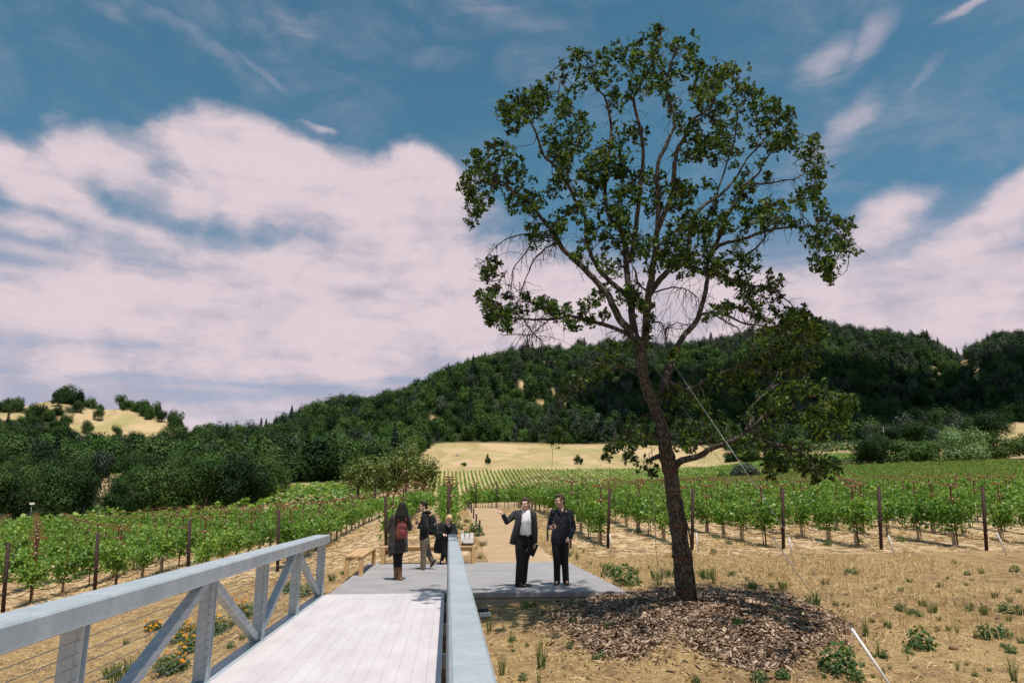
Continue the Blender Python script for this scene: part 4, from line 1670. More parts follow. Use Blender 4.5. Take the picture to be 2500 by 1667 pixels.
# bushes and trees right of the big oak
RB = [(1822, 198, 9.6, 0, 4.8, 'grey_leaf', 'rounded grey green bush behind the guy wires of the big oak', 'bush'),
      (1768, 204, 4.2, 0, 2.6, 'tree_leaf', 'low dark bush left of the rounded grey green one', 'bush'),
      (1905, 205, 9.5, .4, 7.0, 'tree_leaf', 'dark bushy tree partly behind the drooping oak branches', 'tree'),
      (1970, 200, 8.0, .3, 5.0, 'mid_oak_leaf', 'olive green bushy tree behind the drooping oak branches', 'tree'),
      (2040, 235, 6.0, .0, 4.0, 'tree_leaf', 'small dark bush beside the pale track on the right', 'bush'),
      (2140, 214, 11.5, .0, 7.6, 'tree_leaf', 'leftmost dark tree of the clump before the right hill', 'tree'),
      (2215, 216, 11.0, .0, 6.2, 'tree_leaf', 'middle dark tree of the clump before the right hill', 'tree'),
      (2275, 214, 9.0, .0, 5.4, 'bright_leaf', 'dark green tree just left of the pale feathery tree', 'tree'),
      (2352, 212, 15.5, .0, 8.2, 'willow_leaf', 'large pale green feathery tree on the right', 'tree'),
      (2310, 206, 3.6, .0, 2.6, 'mid_oak_leaf', 'small yellowish bush at the foot of the pale feathery tree', 'bush'),
      (2445, 222, 11.0, .0, 6.6, 'tree_leaf', 'dark tree right of the pale feathery tree', 'tree'),
      (2520, 226, 10.0, .0, 6.0, 'tree_leaf', 'dark tree cut by the right edge of the photo', 'tree'),
      (2390, 330, 12.0, .0, 9.0, 'tree_leaf', 'dark oak left of the golden knoll at the right edge', 'tree'),
      (2455, 325, 14.0, .0, 10.0, 'tree_leaf', 'large dark oak before the golden knoll at the right edge', 'tree'),
      (2250, 352, 13.0, .0, 8.0, 'tree_leaf', 'dark oak at the foot of the right hill by the flat vine rows', 'tree')]
RB = [(a, b + (14 if b < 240 and a > 2050 else 0), w_ * (1.3 if 2050 < a else 1.1), h0_, h1_ * (1.5 if a > 2050 else 1.1), *c) for a, b, w_, h0_, h1_, *c in RB]
RB += [(1840, 300, 14, 0, 8, 'tree_leaf', 'dark oak seen through the drooping oak branches, farther left', 'tree'), (1905, 296, 15, 0, 9, 'tree_leaf', 'dark oak seen through the drooping oak branches, farther right', 'tree'),
       (1965, 312, 13, 0, 8, 'tree_leaf', 'dark oak above the pale track on the right', 'tree'), (1795, 330, 9, 0, 6, 'tree_leaf', 'dark oak at the right end of the golden field', 'tree')]
for i, (px, d, w, h0, h1, mt, lab, cat) in enumerate(RB):
    p = at(px, 1225, d)
    t = empty('bushy_tree' if cat == 'tree' else 'bush', (p[0], p[1], g1(p[0], p[1]) - .2), rv.uniform(0, 6), lab, cat)
    obj_of('crown', crown_mesh(600 + i, int(480 * w), w, h0, h1, .42, 13, .75, mat=M[mt]), t)
    obj_of('trunk', trunk_mesh(600 + i, h1 * .8, .2, w * .7), t)

# ---------------------------------------------------------------- woodland on the hills (one mass)
rf = np.random.default_rng(21)
cell = 9.0
gx, gy = np.meshgrid(np.arange(-620, 900, cell), np.arange(110, 1010, cell))
fx = (gx + rf.uniform(-.46, .46, gx.shape) * cell).ravel()
fy = (gy + rf.uniform(-.46, .46, gy.shape) * cell).ravel()
hd = fx * math.sin(YAW) + fy * math.cos(YAW)
lat = fx * math.cos(YAW) - fy * math.sin(YAW)
pxh = CX + AFH * lat / np.maximum(hd, 1)
w0 = np.interp(pxh, WPX, WD)
back = np.interp(pxh, [-900, 470, 620, 800, 1093, 1300, 1700, 2300, 3400], [580, 590, 640, 740, 830, 880, 930, 980, 990])
left_ind = (pxh < 660) & (hd < 212)
ok = (hd > w0 + 3) & (hd < back) & (pxh > -260) & (pxh < 2760) & ~left_ind
fx, fy, hd, pxh, back = fx[ok], fy[ok], hd[ok], pxh[ok], back[ok]
fz = gz(fx, fy)
v = np.stack([fx, fy, fz], 1) - CAM
dz = v @ FWD
px = CX + F * (v @ RGT) / dz
py = CY - F * (v @ UPV) / dz
keep = np.ones(len(px), bool)
for cx, cy, rx, ry in GOLD:
    tall = 3.0 * F / dz
    keep &= ~((((px - cx) / (rx + 2))**2 + ((py - cy - tall * .5) / (ry + tall * .5))**2) < 1)
# keep the view to the house open
keep &= ~((np.abs(px - 589) < 15) & (hd < 520) & (hd > 330))
fx, fy, fz, hd, px, py, back = fx[keep], fy[keep], fz[keep], hd[keep], px[keep], py[keep], back[keep]
nf = len(fx)
u = rf.random(nf)
patch = vnoise(fx / 60, fy / 60, 12)
kind = rf.integers(0, 5, nf)
kind = np.where((u < .10 + .55 * (patch > .62)) & (px < 1900), 5 + rf.integers(0, 2, nf), kind)
greyp = np.where(px > 1250, .16 + .45 * (vnoise(fx / 45, fy / 45, 31) > .55), .02 + .16 * (vnoise(fx / 45, fy / 45, 31) > .7))
kind = np.where(rf.random(nf) < greyp, 7 + rf.integers(0, 2, nf), kind)
ridge = hd > back - 70
conp = np.where(ridge & (((px > 980) & (px < 1320)) | ((px > 1900) & (px < 2140)) | (px > 2420)), .45, np.where(px > 900, .03, .01))
kind = np.where(rf.random(nf) < conp, 9 + rf.integers(0, 2, nf), kind)
scl = np.exp(rf.normal(math.log(1.12), .26, nf)).clip(.6, 1.75) * np.where(hd > 600, 1.08, 1.0) * np.where((px < 480) & (hd > 400), .85, 1.0)
tag(scatter('hillside_woodland', np.stack([fx, fy, fz - .3], 1), scl, rf.uniform(0, 6.28, nf), kind, FARK), 'dense dark woodland covering the hills', 'woodland')

# low scrub between the trees
ns2 = nf
jx, jy = fx + rf.normal(0, 4.5, nf), fy + rf.normal(0, 4.5, nf)
jz = gz(jx, jy)
v = np.stack([jx, jy, jz], 1) - CAM
dz = v @ FWD
px2, py2 = CX + F * (v @ RGT) / dz, CY - F * (v @ UPV) / dz
k2 = (jx * math.sin(YAW) + jy * math.cos(YAW)) > np.interp(px2, WPX, WD) + 3
for cx, cy, rx, ry in GOLD:
    k2 &= ~((((px2 - cx) / (rx + 3))**2 + ((py2 - cy - 4) / (ry + 5))**2) < 1)
tag(scatter('hillside_scrub', np.stack([jx, jy, jz - .2], 1)[k2], rf.uniform(.40, .72, nf)[k2], rf.uniform(0, 6.28, nf)[k2], rf.integers(0, 9, nf)[k2], FARK), 'low dark scrub filling the gaps between the hillside trees', 'scrub')

# a cloud overhead, out of the picture, added to cast shade on the foot of the right hill
_c = MB()
_r = random.Random(4)
for _ in range(26):
    a_, q_ = _r.uniform(0, 6.283), math.sqrt(_r.random())
    _c.ball((270 * q_ * math.cos(a_), 105 * q_ * math.sin(a_), _r.uniform(-12, 22)), _r.uniform(55, 85), 14, 8, (1, .8, .35))
_co = _c.build('shade_cloud', simple('cloud_white', (.8, .78, .8), None, 5, 1.0))
_k = 1350 / SUN_DIR.z
_co.location = (395 + SUN_DIR.x * _k, 480 + SUN_DIR.y * _k, 1430)
tag(_co, kind='structure')

# single conifers that stand out on the skyline
for i, (px_, d, s, lab) in enumerate(((635, 520, 1.15, 'leftmost dark conifer where the left ridge dips'), (660, 530, 1.2, 'dark conifer, second on the dip of the left ridge'), (697, 560, 1.5, 'tallest pointed conifer on the left ridge'),
                                      (716, 570, 1.15, 'pointed conifer just right of the tallest one on the left ridge'), (744, 610, .95, 'small pointed conifer on the rising ridge'), (815, 690, .8, 'lone tiny conifer on the rising ridge'),
                                      (948, 740, .9, 'small conifer left of a group on the rising ridge'), (968, 745, 1.25, 'pointed conifer at a step of the rising ridge'), (1017, 755, 1.1, 'conifer on the ridge above the blond woman'),
                                      (1065, 765, 1.15, 'conifer on the ridge, left of the big oak'), (1135, 770, 1.6, 'tall conifer on the ridge left of the big oak'), (1150, 775, 1.35, 'conifer touching the tall one on the ridge'),
                                      (1230, 790, 1.3, 'conifer on the ridge under the left branches of the big oak'), (1428, 810, 1.6, 'dark conifer on the ridge left of the oak trunk'), (1450, 812, 1.2, 'smaller conifer on the ridge left of the oak trunk'))):
    p = at(px_, 1225, d)
    tree(10 + i % 2, p[0], p[1], s, lab, group='conifers on the skyline', name='conifer')
for px_, py_, lab in ((320, 1066, 'dark pointed conifer before the golden knoll, left of a wide one'), (357, 1068, 'wide dark conifer clump before the golden knoll')):
    d = 330
    p = at(px_, 1225, d)
    t = tree(10, p[0], p[1], 1.0 if px_ < 340 else 1.1, lab, name='conifer')
    if px_ > 340:
        t.scale = (2.0, 2.0, 1.15)
# oaks dotted on the golden knoll
for i, (px_, py_, s, k) in enumerate(((243, 1007, .62, 0), (332, 1004, .55, 3), (300, 1002, .4, 1), (238, 1026, .75, 2), (365, 1024, .8, 4), (395, 1030, .8, 1), (425, 1052, 1.0, 5), (350, 1016, .6, 2), (210, 1060, .9, 0), (140, 990, .8, 4), (190, 1008, .8, 3), (448, 1062, .6, 2), (285, 1064, .7, 5))):
    p = ghit(px_, py_)
    if p is None:
        continue
    tree(k, p[0], p[1], s * 1.35, 'dark oak dotted on the golden knoll far left', group='oaks on the golden knoll')
for px_, s_, lab in ((2128, 1.0, 'sparse grey pine on the right skyline, leftmost'), (2166, 1.25, 'tallest sparse grey pine on the right skyline'), (2236, 1.3, 'leaning sparse grey pine on the right skyline, left of a smaller one'), (2262, .95, 'small sparse grey pine on the right skyline, rightmost')):
    p = at(px_, 1225, 900)
    tree(8, p[0], p[1], s_, lab, group='sparse pines on the right skyline', name='pine_tree')
# pale bare tree and pole
for px_, d, h, lab in ((2176, 372, 8.0, 'pale bare pole at the foot of the right hill'),):
    p = at(px_, 1225, d)
    mb = MB()
    mb.tube([(0, 0, -.5), (.1, 0, h * .6), (.25, 0, h)], [.22, .16, .08], 7)
    mb.tube([(.1, 0, h * .6), (-.5, 0, h * .75)], [.1, .04], 5)
    o = mb.build('bare_trunk', M['tube'])
    o.location = (p[0], p[1], g1(p[0], p[1]))
    tag(o, lab, 'dead tree')

# white house in the left woodland
p = at(589, 1225, 500)
hz = g1(p[0], p[1])
h = empty('house', (p[0], p[1], hz), .5, 'small white house with a pale roof half hidden in the left woodland', 'house')
mb = MB()
mb.box((-3.0, -2.4, -3), (3.0, 2.4, 2.7), .02)
mb.add([(-3.0, -2.4, 2.7), (-3.0, 2.4, 2.7), (-3.0, 0, 4.0), (3.0, -2.4, 2.7), (3.0, 2.4, 2.7), (3.0, 0, 4.0)], [(0, 2, 1), (3, 4, 5)])
mb.build('wall', M['white_paint'], h)
mb = MB()
mb.bar((-3.3, -1.3, 3.42), (3.3, -1.3, 3.42), 3.1, .12, (0, -.48, .88))
mb.bar((-3.3, 1.3, 3.42), (3.3, 1.3, 3.42), 3.1, .12, (0, .48, .88))
mb.build('roof', M['roof_tile'], h)
for x in (-1.6, 1.4):
    mb = MB()
    mb.box((x - .5, -2.44, .9), (x + .5, -2.39, 2.1))
    mb.build('window', M['glassy'], h)
# white box on a thin pole at the far side of the left vineyard
p = at(79, 1225, 100)
o = empty('weather_box', (p[0], p[1], g1(p[0], p[1])), 0, 'white box on a thin pole at the far side of the left vineyard', 'box on pole')
mb = MB()
mb.tube([(0, 0, -.1), (0, 0, 3.0)], .04, 6)
mb.build('pole', M['wire'], o)
mb = MB()
mb.box((-.30, -.15, 3.0), (.30, .15, 3.26), .03)
mb.build('box', M['white_paint'], o)

# ---------------------------------------------------------------- the big oak
def A8(l):
    return [(1100 + .5103 * x, 50 + .5103 * y) + tuple(r) for x, y, *r in l]


def A5(l):
    return [(1300 + .34014 * x, 750 + .34014 * y) + tuple(r) for x, y, *r in l]


TD = float(np.dot(np.array([TREE[0], TREE[1], 0.2]) - CAM, FWD))       # distance of the trunk
PXM = TD / F                                                            # metres per photo pixel there
ro = random.Random(5)
rn = np.random.default_rng(5)
# limbs: list of photo points, depth drift at the tip (m, + is away), base and tip radius in photo pixels
TRUNK = [(1683, 1482, 34), (1680, 1464, 27.5), (1674, 1430, 25), (1664, 1354, 22.3), (1655, 1279, 20), (1643.5, 1201, 18.3), (1637, 1150, 18.5), (1627, 1107, 19), (1622, 1077, 15.5), (1616, 1039, 14.5),
         (1599, 995, 14.5), (1582, 954, 13.5), (1570, 913, 13), (1567, 879, 13), (1562, 849, 15), (1563, 828, 15)]
LIMBS = [
    ('A', [(1560, 838), (1535, 805), (1514, 780), (1495, 742), (1476, 710), (1438, 672), (1406, 637), (1377, 611), (1352, 567), (1323, 532), (1291, 490), (1250, 468), (1227, 449), (1190, 440), (1150, 455)], 1.4, 10, 1.6),
    ('A2', [(1552, 832), (1535, 818), (1490, 798), (1433, 782), (1387, 774), (1336, 780), (1278, 777), (1253, 755), (1225, 762)], 0.4, 6, 1.2),
    ('B0', [(1562, 835), (1553, 822), (1546, 771), (1537, 717), (1530, 653), (1525, 599), (1508, 545), (1493, 540), (1478, 473), (1488, 356), (1493, 305), (1478, 244), (1457, 208), (1445, 170)], 2.6, 10.5, 1.4),
    ('B', [(1541, 740), (1530, 726), (1502, 698), (1473, 672), (1454, 643), (1438, 608), (1432, 573), (1432, 541), (1422, 509), (1400, 478), (1386, 400), (1416, 336), (1390, 270), (1365, 239), (1375, 170)], 1.5, 7, 1.2),
    ('B2', [(1403, 480), (1360, 415), (1325, 377), (1304, 315), (1279, 280), (1248, 259)], 1.1, 4, 1.2),
    ('C', [(1565, 835), (1572, 822), (1578, 764), (1585, 717), (1594, 669), (1601, 605), (1610, 548), (1642, 478), (1646, 414), (1655, 369), (1677, 326), (1687, 295), (1738, 254), (1752, 190), (1775, 155)], -0.6, 10, 1.4),
    ('D', [(1537, 640), (1549, 586), (1559, 509), (1564, 448), (1569, 356), (1549, 254), (1556, 218), (1590, 167), (1610, 100), (1612, 72)], 1.9, 7, 1.2),
    ('D2', [(1601, 590), (1606, 520), (1605, 407), (1626, 356), (1646, 295), (1625, 215), (1650, 130), (1680, 110)], 0.2, 5.5, 1.2),
    ('E', [(1588, 712), (1598, 701), (1630, 662), (1658, 634), (1681, 608), (1687, 567), (1700, 522), (1722, 503), (1757, 478), (1780, 455), (1799, 430), (1824, 391), (1870, 335), (1895, 300)], 2.8, 8, 1.3),
    ('F', [(1600, 1000), (1612, 960), (1627, 925), (1640, 886), (1657, 845), (1674, 815), (1698, 787), (1713, 742), (1725, 694), (1729, 655), (1729, 624), (1722, 586), (1725, 541), (1741, 503), (1760, 440), (1790, 350), (1800, 260)], 2.6, 10, 1.4),
    ('F2', [(1729, 630), (1754, 580), (1773, 535), (1792, 500), (1811, 468), (1824, 449), (1853, 420), (1862, 395), (1905, 345), (1925, 300)], 2.2, 5.5, 1.2),
    ('F3', [(1811, 468), (1824, 449), (1869, 449), (1910, 442), (1945, 433), (1985, 410)], 2.2, 3.2, 1.0),
    ('G', [(1727, 640), (1748, 605), (1786, 589), (1824, 578), (1869, 564), (1917, 554), (1964, 554), (2006, 554), (2047, 570), (2073, 592)], 0.4, 5, 1.2),
    ('G2', [(1729, 670), (1786, 643), (1834, 615), (1856, 595), (1875, 570), (1900, 540)], 0.4, 3, 1.0),
    ('H', [(1728, 668), (1767, 675), (1811, 691), (1853, 701), (1894, 713), (1933, 748), (1975, 790)], 1.6, 3.2, 1.0),
    ('I', [(1703, 782), (1712, 766), (1741, 763), (1780, 774), (1821, 792), (1853, 793), (1917, 803), (1965, 812)], 0.4, 3.4, 1.0),
    ('I2', [(1741, 763), (1775, 785), (1800, 800), (1815, 822), (1845, 845)], -0.9, 2, .8),
    ('M', [(1648, 1135), (1668, 1123), (1698, 1114), (1742, 1094), (1803, 1066), (1861, 1022), (1912, 990), (1980, 968), (2048, 968)], -0.8, 9, 1.4),
    ('M2', [(1820, 1055), (1835, 1020), (1825, 1005), (1870, 960), (1920, 930), (1990, 930)], 0.9, 4.5, 1.2),
    ('M3', [(1810, 1062), (1878, 1080), (1946, 1100), (1985, 1135), (2000, 1160)], -1.0, 4, 1.0),
    ('L', [(1630, 930), (1665, 950), (1701, 944), (1722, 927), (1752, 913), (1793, 896), (1844, 876), (1900, 850), (1950, 830)], 1.6, 5.5, 1.1),
    ('L2', [(1793, 896), (1850, 910), (1900, 905), (1960, 890), (2000, 880)], 2.2, 2.6, 1.0),
    ('L3', [(1844, 876), (1880, 830), (1920, 790), (1960, 775)], 1.2, 2.4, 1.0),
    ('N', [(1618, 1080), (1590, 1060), (1572, 1056), (1538, 1073), (1504, 1083), (1477, 1104)], -0.6, 3.4, .9),
    ('N2', [(1612, 1030), (1580, 1010), (1550, 1030), (1530, 1060), (1545, 1110)], 0.9, 2.4, .8),
    ('O', [(1562, 920), (1518, 893), (1470, 910), (1402, 947), (1368, 988), (1351, 1039), (1348, 1085)], 0.9, 3.2, .9),
    ('O2', [(1500, 905), (1460, 890), (1430, 905), (1405, 945), (1370, 960)], 0.8, 2.2, .8),
    ('K1', [(1352, 572), (1342, 573), (1304, 570), (1259, 573), (1228, 586), (1205, 611), (1183, 637)], 1.0, 2.2, .7),
    ('K2', [(1360, 590), (1336, 608), (1304, 637), (1291, 669), (1272, 704), (1267, 733)], 0.9, 2.2, .7),
    ('K3', [(1362, 585), (1339, 580), (1304, 586), (1279, 621), (1253, 656), (1248, 701), (1247, 745)], 0.8, 2.0, .7),
    ('K4', [(1238, 660), (1215, 690), (1205, 720), (1195, 760)], 0.8, 1.3, .6),
    ('K5', [(1278, 777), (1300, 810), (1320, 830), (1332, 850)], 0.5, 1.8, .6),
    ('K6', [(1340, 780), (1300, 815), (1270, 818)], 0.5, 1.4, .6),
    ('J', [(1578, 787), (1600, 786), (1614, 790), (1626, 806), (1636, 793), (1655, 787), (1687, 800)], -.2, 1.8, .7),
    ('J2', [(1626, 806), (1625, 830), (1632, 850)], -.2, 1.5, .6),
    ('J3', [(1590, 715), (1625, 705), (1660, 700), (1690, 712), (1708, 735)], -.4, 2.0, .7),
    ('J4', [(1592, 720), (1560, 690), (1552, 660), (1540, 640)], -.4, 2.4, .8),
    ('S', [(1620, 1108), (1596, 1118), (1578, 1127)], -.25, 5, 3.5),
]
BLOBS = A8([(1005, 40, 16), (990, 100, 35), (1140, 120, 42), (900, 120, 26), (790, 150, 42), (700, 160, 14), (610, 160, 22), (540, 210, 20), (960, 200, 70), (860, 220, 50), (650, 250, 58), (1180, 210, 18), (1060, 260, 50),
            (1270, 240, 56), (1340, 280, 56), (1420, 330, 38), (1470, 345, 18), (750, 290, 60), (590, 330, 28), (900, 330, 50), (1000, 330, 40), (1200, 340, 40), (430, 320, 16), (380, 360, 28), (460, 370, 38), (300, 395, 42),
            (250, 410, 20), (400, 430, 50), (320, 480, 38), (270, 490, 18), (560, 450, 38), (500, 520, 58), (640, 490, 40), (800, 400, 40), (820, 560, 80), (720, 640, 70), (620, 600, 60), (480, 620, 58), (900, 540, 50),
            (1060, 420, 40), (1130, 520, 40), (1250, 430, 50), (1340, 400, 50), (1450, 440, 58), (1540, 460, 38), (1560, 395, 14), (1630, 450, 18), (1580, 500, 18), (1640, 520, 14), (1350, 520, 60), (1450, 580, 50),
            (1280, 560, 50), (1560, 610, 48), (1650, 590, 38), (1730, 570, 18), (1690, 650, 38), (1770, 650, 24), (1750, 740, 28), (1770, 800, 18), (1730, 840, 28), (1660, 830, 24), (180, 605, 14), (260, 605, 20), (120, 670, 38),
            (190, 710, 48), (80, 760, 32), (50, 805, 20), (230, 770, 58), (320, 690, 48), (330, 800, 58), (300, 880, 43), (390, 900, 42), (120, 890, 38), (110, 950, 34), (180, 850, 28), (500, 800, 48), (560, 720, 60),
            (520, 650, 48), (780, 700, 80), (700, 760, 50), (860, 780, 50), (820, 870, 60), (750, 960, 50), (900, 740, 40), (960, 880, 48), (1010, 780, 38), (1130, 800, 24), (1200, 620, 40), (1270, 640, 40), (1080, 900, 28),
            (650, 890, 38), (560, 910, 24), (830, 1000, 60), (900, 1060, 50), (1060, 1060, 50), (1130, 1000, 40), (1190, 970, 48), (1280, 980, 48), (1420, 900, 38), (1480, 920, 48), (1550, 870, 38), (1560, 950, 24),
            (1640, 960, 24), (1780, 950, 38), (1850, 1000, 48), (1890, 1080, 53), (1820, 1110, 38), (1730, 1060, 28), (1920, 970, 18), (1750, 1140, 28), (1800, 1200, 22), (1815, 1245, 14), (630, 1130, 43), (400, 1050, 38),
            (500, 1010, 48), (210, 1160, 34), (160, 1215, 18), (160, 1325, 28), (210, 1280, 14), (270, 1325, 20), (350, 1335, 24), (190, 1395, 18), (260, 1400, 38), (190, 1445, 18), (280, 1465, 22), (430, 1350, 14),
            (490, 1385, 38), (550, 1415, 38), (600, 1465, 28), (640, 1385, 48), (740, 1285, 24), (740, 1405, 14), (860, 1300, 40), (870, 1350, 30), (960, 1400, 28), (980, 1170, 38), (1050, 1100, 40), (1150, 1160, 33),
            (1250, 1150, 58), (1280, 1220, 40), (1350, 1240, 28), (1420, 1275, 38), (1400, 1155, 24), (1520, 1295, 28), (1580, 1245, 18), (1340, 1365, 24), (1440, 1365, 14), (1450, 1420, 18), (1540, 1380, 18), (1600, 1420, 38),
            (1650, 1400, 38), (1700, 1450, 48), (1760, 1480, 38), (1600, 1490, 48), (1500, 1490, 28), (1230, 1400, 28)]) + \
    A5([(780, 240, 50), (570, 260, 28), (1000, 330, 30), (1000, 420, 30), (620, 400, 40), (480, 450, 48), (350, 510, 56), (250, 590, 46), (200, 640, 28), (450, 520, 38), (900, 620, 60), (1000, 650, 60), (1080, 560, 40),
        (1200, 620, 60), (1130, 700, 60), (1280, 740, 50), (760, 830, 58), (850, 900, 60), (700, 920, 48), (780, 960, 48), (1000, 850, 50), (1060, 950, 60), (1160, 880, 58), (1150, 980, 40), (1280, 880, 50), (1400, 860, 58),
        (1430, 950, 58), (650, 980, 38), (580, 1000, 38), (520, 1060, 22), (690, 1060, 33), (740, 1100, 18), (870, 1180, 33), (160, 960, 38), (160, 900, 22), (1300, 480, 50), (1250, 560, 40), (1450, 560, 60), (1400, 480, 40),
        (1550, 520, 60), (1550, 430, 60), (1650, 480, 60), (1700, 330, 58), (1600, 250, 48), (1750, 200, 58), (1850, 110, 56), (1960, 110, 56), (2040, 145, 46), (1800, 350, 80), (1950, 300, 80), (2060, 250, 46), (1900, 450, 80),
        (2000, 420, 58), (1700, 600, 70), (1850, 600, 80), (1980, 600, 60), (2100, 620, 60), (2180, 650, 58), (2250, 700, 48), (2310, 690, 28), (1800, 720, 70), (1950, 760, 70), (2100, 760, 60), (2220, 830, 46), (2250, 770, 46),
        (1700, 850, 58), (1600, 750, 48), (2080, 920, 36), (2150, 910, 28), (1550, 980, 58), (1650, 1000, 58), (1800, 1050, 50), (1700, 1130, 28), (1900, 1080, 60), (2000, 1080, 60), (2100, 1130, 48), (2160, 1170, 33),
        (2050, 1200, 40), (2020, 1240, 18), (1720, 1210, 14)])

oak = empty('oak_tree', (float(TREE[0]), float(TREE[1]), g1(*TREE)), 0, 'large open-crowned oak with leaning dark trunk, held by guy wires on the mulch mound', 'tree')
OO = Vector(oak.location)


def wpt(px, py, dd=0.0):
    return Vector(at(px, py, TD + dd)) - OO


def smooth_line(pts, rad, sub=4):
    """Catmull-Rom through pts (list of Vector) with linearly interpolated radii"""
    o, r = [], []
    n = len(pts)
    for i in range(n - 1):
        p0, p1, p2, p3 = pts[max(i - 1, 0)], pts[i], pts[i + 1], pts[min(i + 2, n - 1)]
        for k in range(sub):
            t = k / sub
            o.append(.5 * ((2 * p1) + (p2 - p0) * t + (2 * p0 - 5 * p1 + 4 * p2 - p3) * t * t + (3 * p1 - p0 - 3 * p2 + p3) * t**3))
            r.append(rad[i] * (1 - t) + rad[i + 1] * t)
    o.append(pts[-1])
    r.append(rad[-1])
    return o, r


mb = MB()
pts = [wpt(x, y) for x, y, _ in TRUNK]
base_dir = Vector((0, 0, 1))
rad = [r * PXM for *_, r in TRUNK]
o_, r_ = smooth_line(pts, rad, 5)
r_ = [r * (1 + .05 * math.sin(i * 1.7) + .04 * math.sin(i * .6 + 1)) for i, r in enumerate(r_)]
mb.tube(o_, r_, 18)
for a in range(5):          # root flare
    an = a * 1.257 + .4
    b0 = pts[0]
    mb.tube([b0 + Vector((math.cos(an) * .30, math.sin(an) * .30, -.10)), b0 + Vector((math.cos(an) * .17, math.sin(an) * .17, .10)), pts[2] + Vector((math.cos(an) * .08, math.sin(an) * .08, .0))], [.05, .07, .06], 7)
trunk_o = mb.build('trunk', M['bark'], oak)
NODES = []      # (point, radius, depth drift, photo xy)
for i, p in enumerate(o_):
    if i > 22:
        NODES.append((p, r_[i]))
limb_mb = {}
start_dd = {}
for nm, pl, dd, r0, r1 in LIMBS:
    n = len(pl)
    # a limb starts at the drift of the limb it leaves
    base = 0.0
    if NODES:
        q0 = pl[0]
        best = min(NODES, key=lambda q: (proj(q[0] + OO)[0] - q0[0])**2 + (proj(q[0] + OO)[1] - q0[1])**2)
        base = proj(best[0] + OO)[2] - TD
    pts, rad = [], []
    for i, (x, y) in enumerate(pl):
        t = i / (n - 1)
        d_ = base * (1 - t) + dd * t + .12 * math.sin(i * 1.3 + len(nm)) * t
        j = 2.0 if i else 0
        pts.append(wpt(x + ro.uniform(-j, j), y + ro.uniform(-j, j), d_))
        rad.append((r0 * .86 * (1 - t)**.9 + r1) * PXM)
    o_, r_ = smooth_line(pts, rad, 4)
    o_ = [p + Vector((ro.gauss(0, .006), ro.gauss(0, .006), ro.gauss(0, .006))) for p in o_]
    mb = MB()
    mb.tube(o_, r_, 9 if r0 > 4 else 6)
    limb_mb[nm] = mb
    for p, r in zip(o_, r_):
        NODES.append((p, r))
NP = np.array([tuple(p) for p, _ in NODES])
NR = np.array([r for _, r in NODES])

# leaf clusters: each hangs on a twig from the nearest limb
twig = MB()
LC, LN, LS = [], [], []
BL = []
for (px, py, r) in BLOBS:
    BL.append((px, py, r * (.5103 if py < 830 else .34014), 1.0))
for (px, py, r, w) in list(BL):          # looser growth between the main clusters
    near = [q for q in BL if q[3] == 1.0 and 14 < math.hypot(q[0] - px, q[1] - py) < 80]
    for q in ro.sample(near, min(2 if py < 800 else 1, len(near))):
        t = ro.uniform(.35, .65)
        BL.append((px + (q[0] - px) * t + ro.gauss(0, 5), py + (q[1] - py) * t + ro.gauss(0, 5), ro.uniform(8, 17), .5))
for _ in range(70):
    BL.append((ro.uniform(1640, 1900), ro.uniform(330, 700), ro.uniform(9, 19), .5))
for _ in range(34):
    BL.append((ro.uniform(1390, 1570), ro.uniform(390, 660), ro.uniform(9, 19), .5))
for (px, py, r, w) in BL:
    R = r * PXM * 1.12
    # nearest limb node in the picture gives the distance, then scatter in depth
    v = NP + np.array(OO) - CAM
    dz = v @ FWD
    sx, sy = CX + F * (v @ RGT) / dz, CY - F * (v @ UPV) / dz
    dist = np.hypot(sx - px, sy - py) + np.where(NR > .05, 60, 0)
    i = int(np.argmin(dist))
    dd = dz[i] - TD + ro.gauss(0, .55)
    c = np.array(wpt(px, py, dd))
    p0 = NP[i]
    L = np.linalg.norm(c - p0)
    nsub = max(3, int((6 + 6.0 * (R / .1)**1.55) * (1 if w == 1 else .75) * (1 if py < 800 else .85)))
    mid = (p0 + c) / 2 + rn.normal(0, .05 + .08 * L, 3)
    o_, r_ = smooth_line([Vector(q) for q in (p0, mid, c)], [min(.011, .5 * NR[i] + .003), .006, .003], 4)
    twig.tube(o_, r_, 5)
    squash = rn.uniform(.7, 1.35, 3)
    # small sprays of leaves at the ends of side twigs
    for s in range(nsub):
        u = rn.normal(size=3)
        u /= np.linalg.norm(u)
        e = c + u * R * (.15 + 1.0 * rn.random()**.6) * squash * np.array([1, 1.3, 1])
        if s % 3 == 0:
            m = (c + e) / 2 + rn.normal(0, .02, 3) + np.array([0, 0, .02])
            twig.tube([c * .6 + mid * .4, m, e], [.0038, .003, .0018], 4, cap=False)
        nl = rn.integers(4, 9)
        ax = unit((u + np.array([0, 0, .35]) + rn.normal(0, .4, 3))[None])[0]
        q = rn.normal(size=(nl, 3))
        q = unit(q + ax * .7)
        LC.append(e + q * rn.uniform(.015, .075, (nl, 1)))
        LN.append(np.cross(q, rn.normal(size=(nl, 3))) + np.array([0, 0, .4]))
        LS.append(rn.uniform(.05, .105, nl))
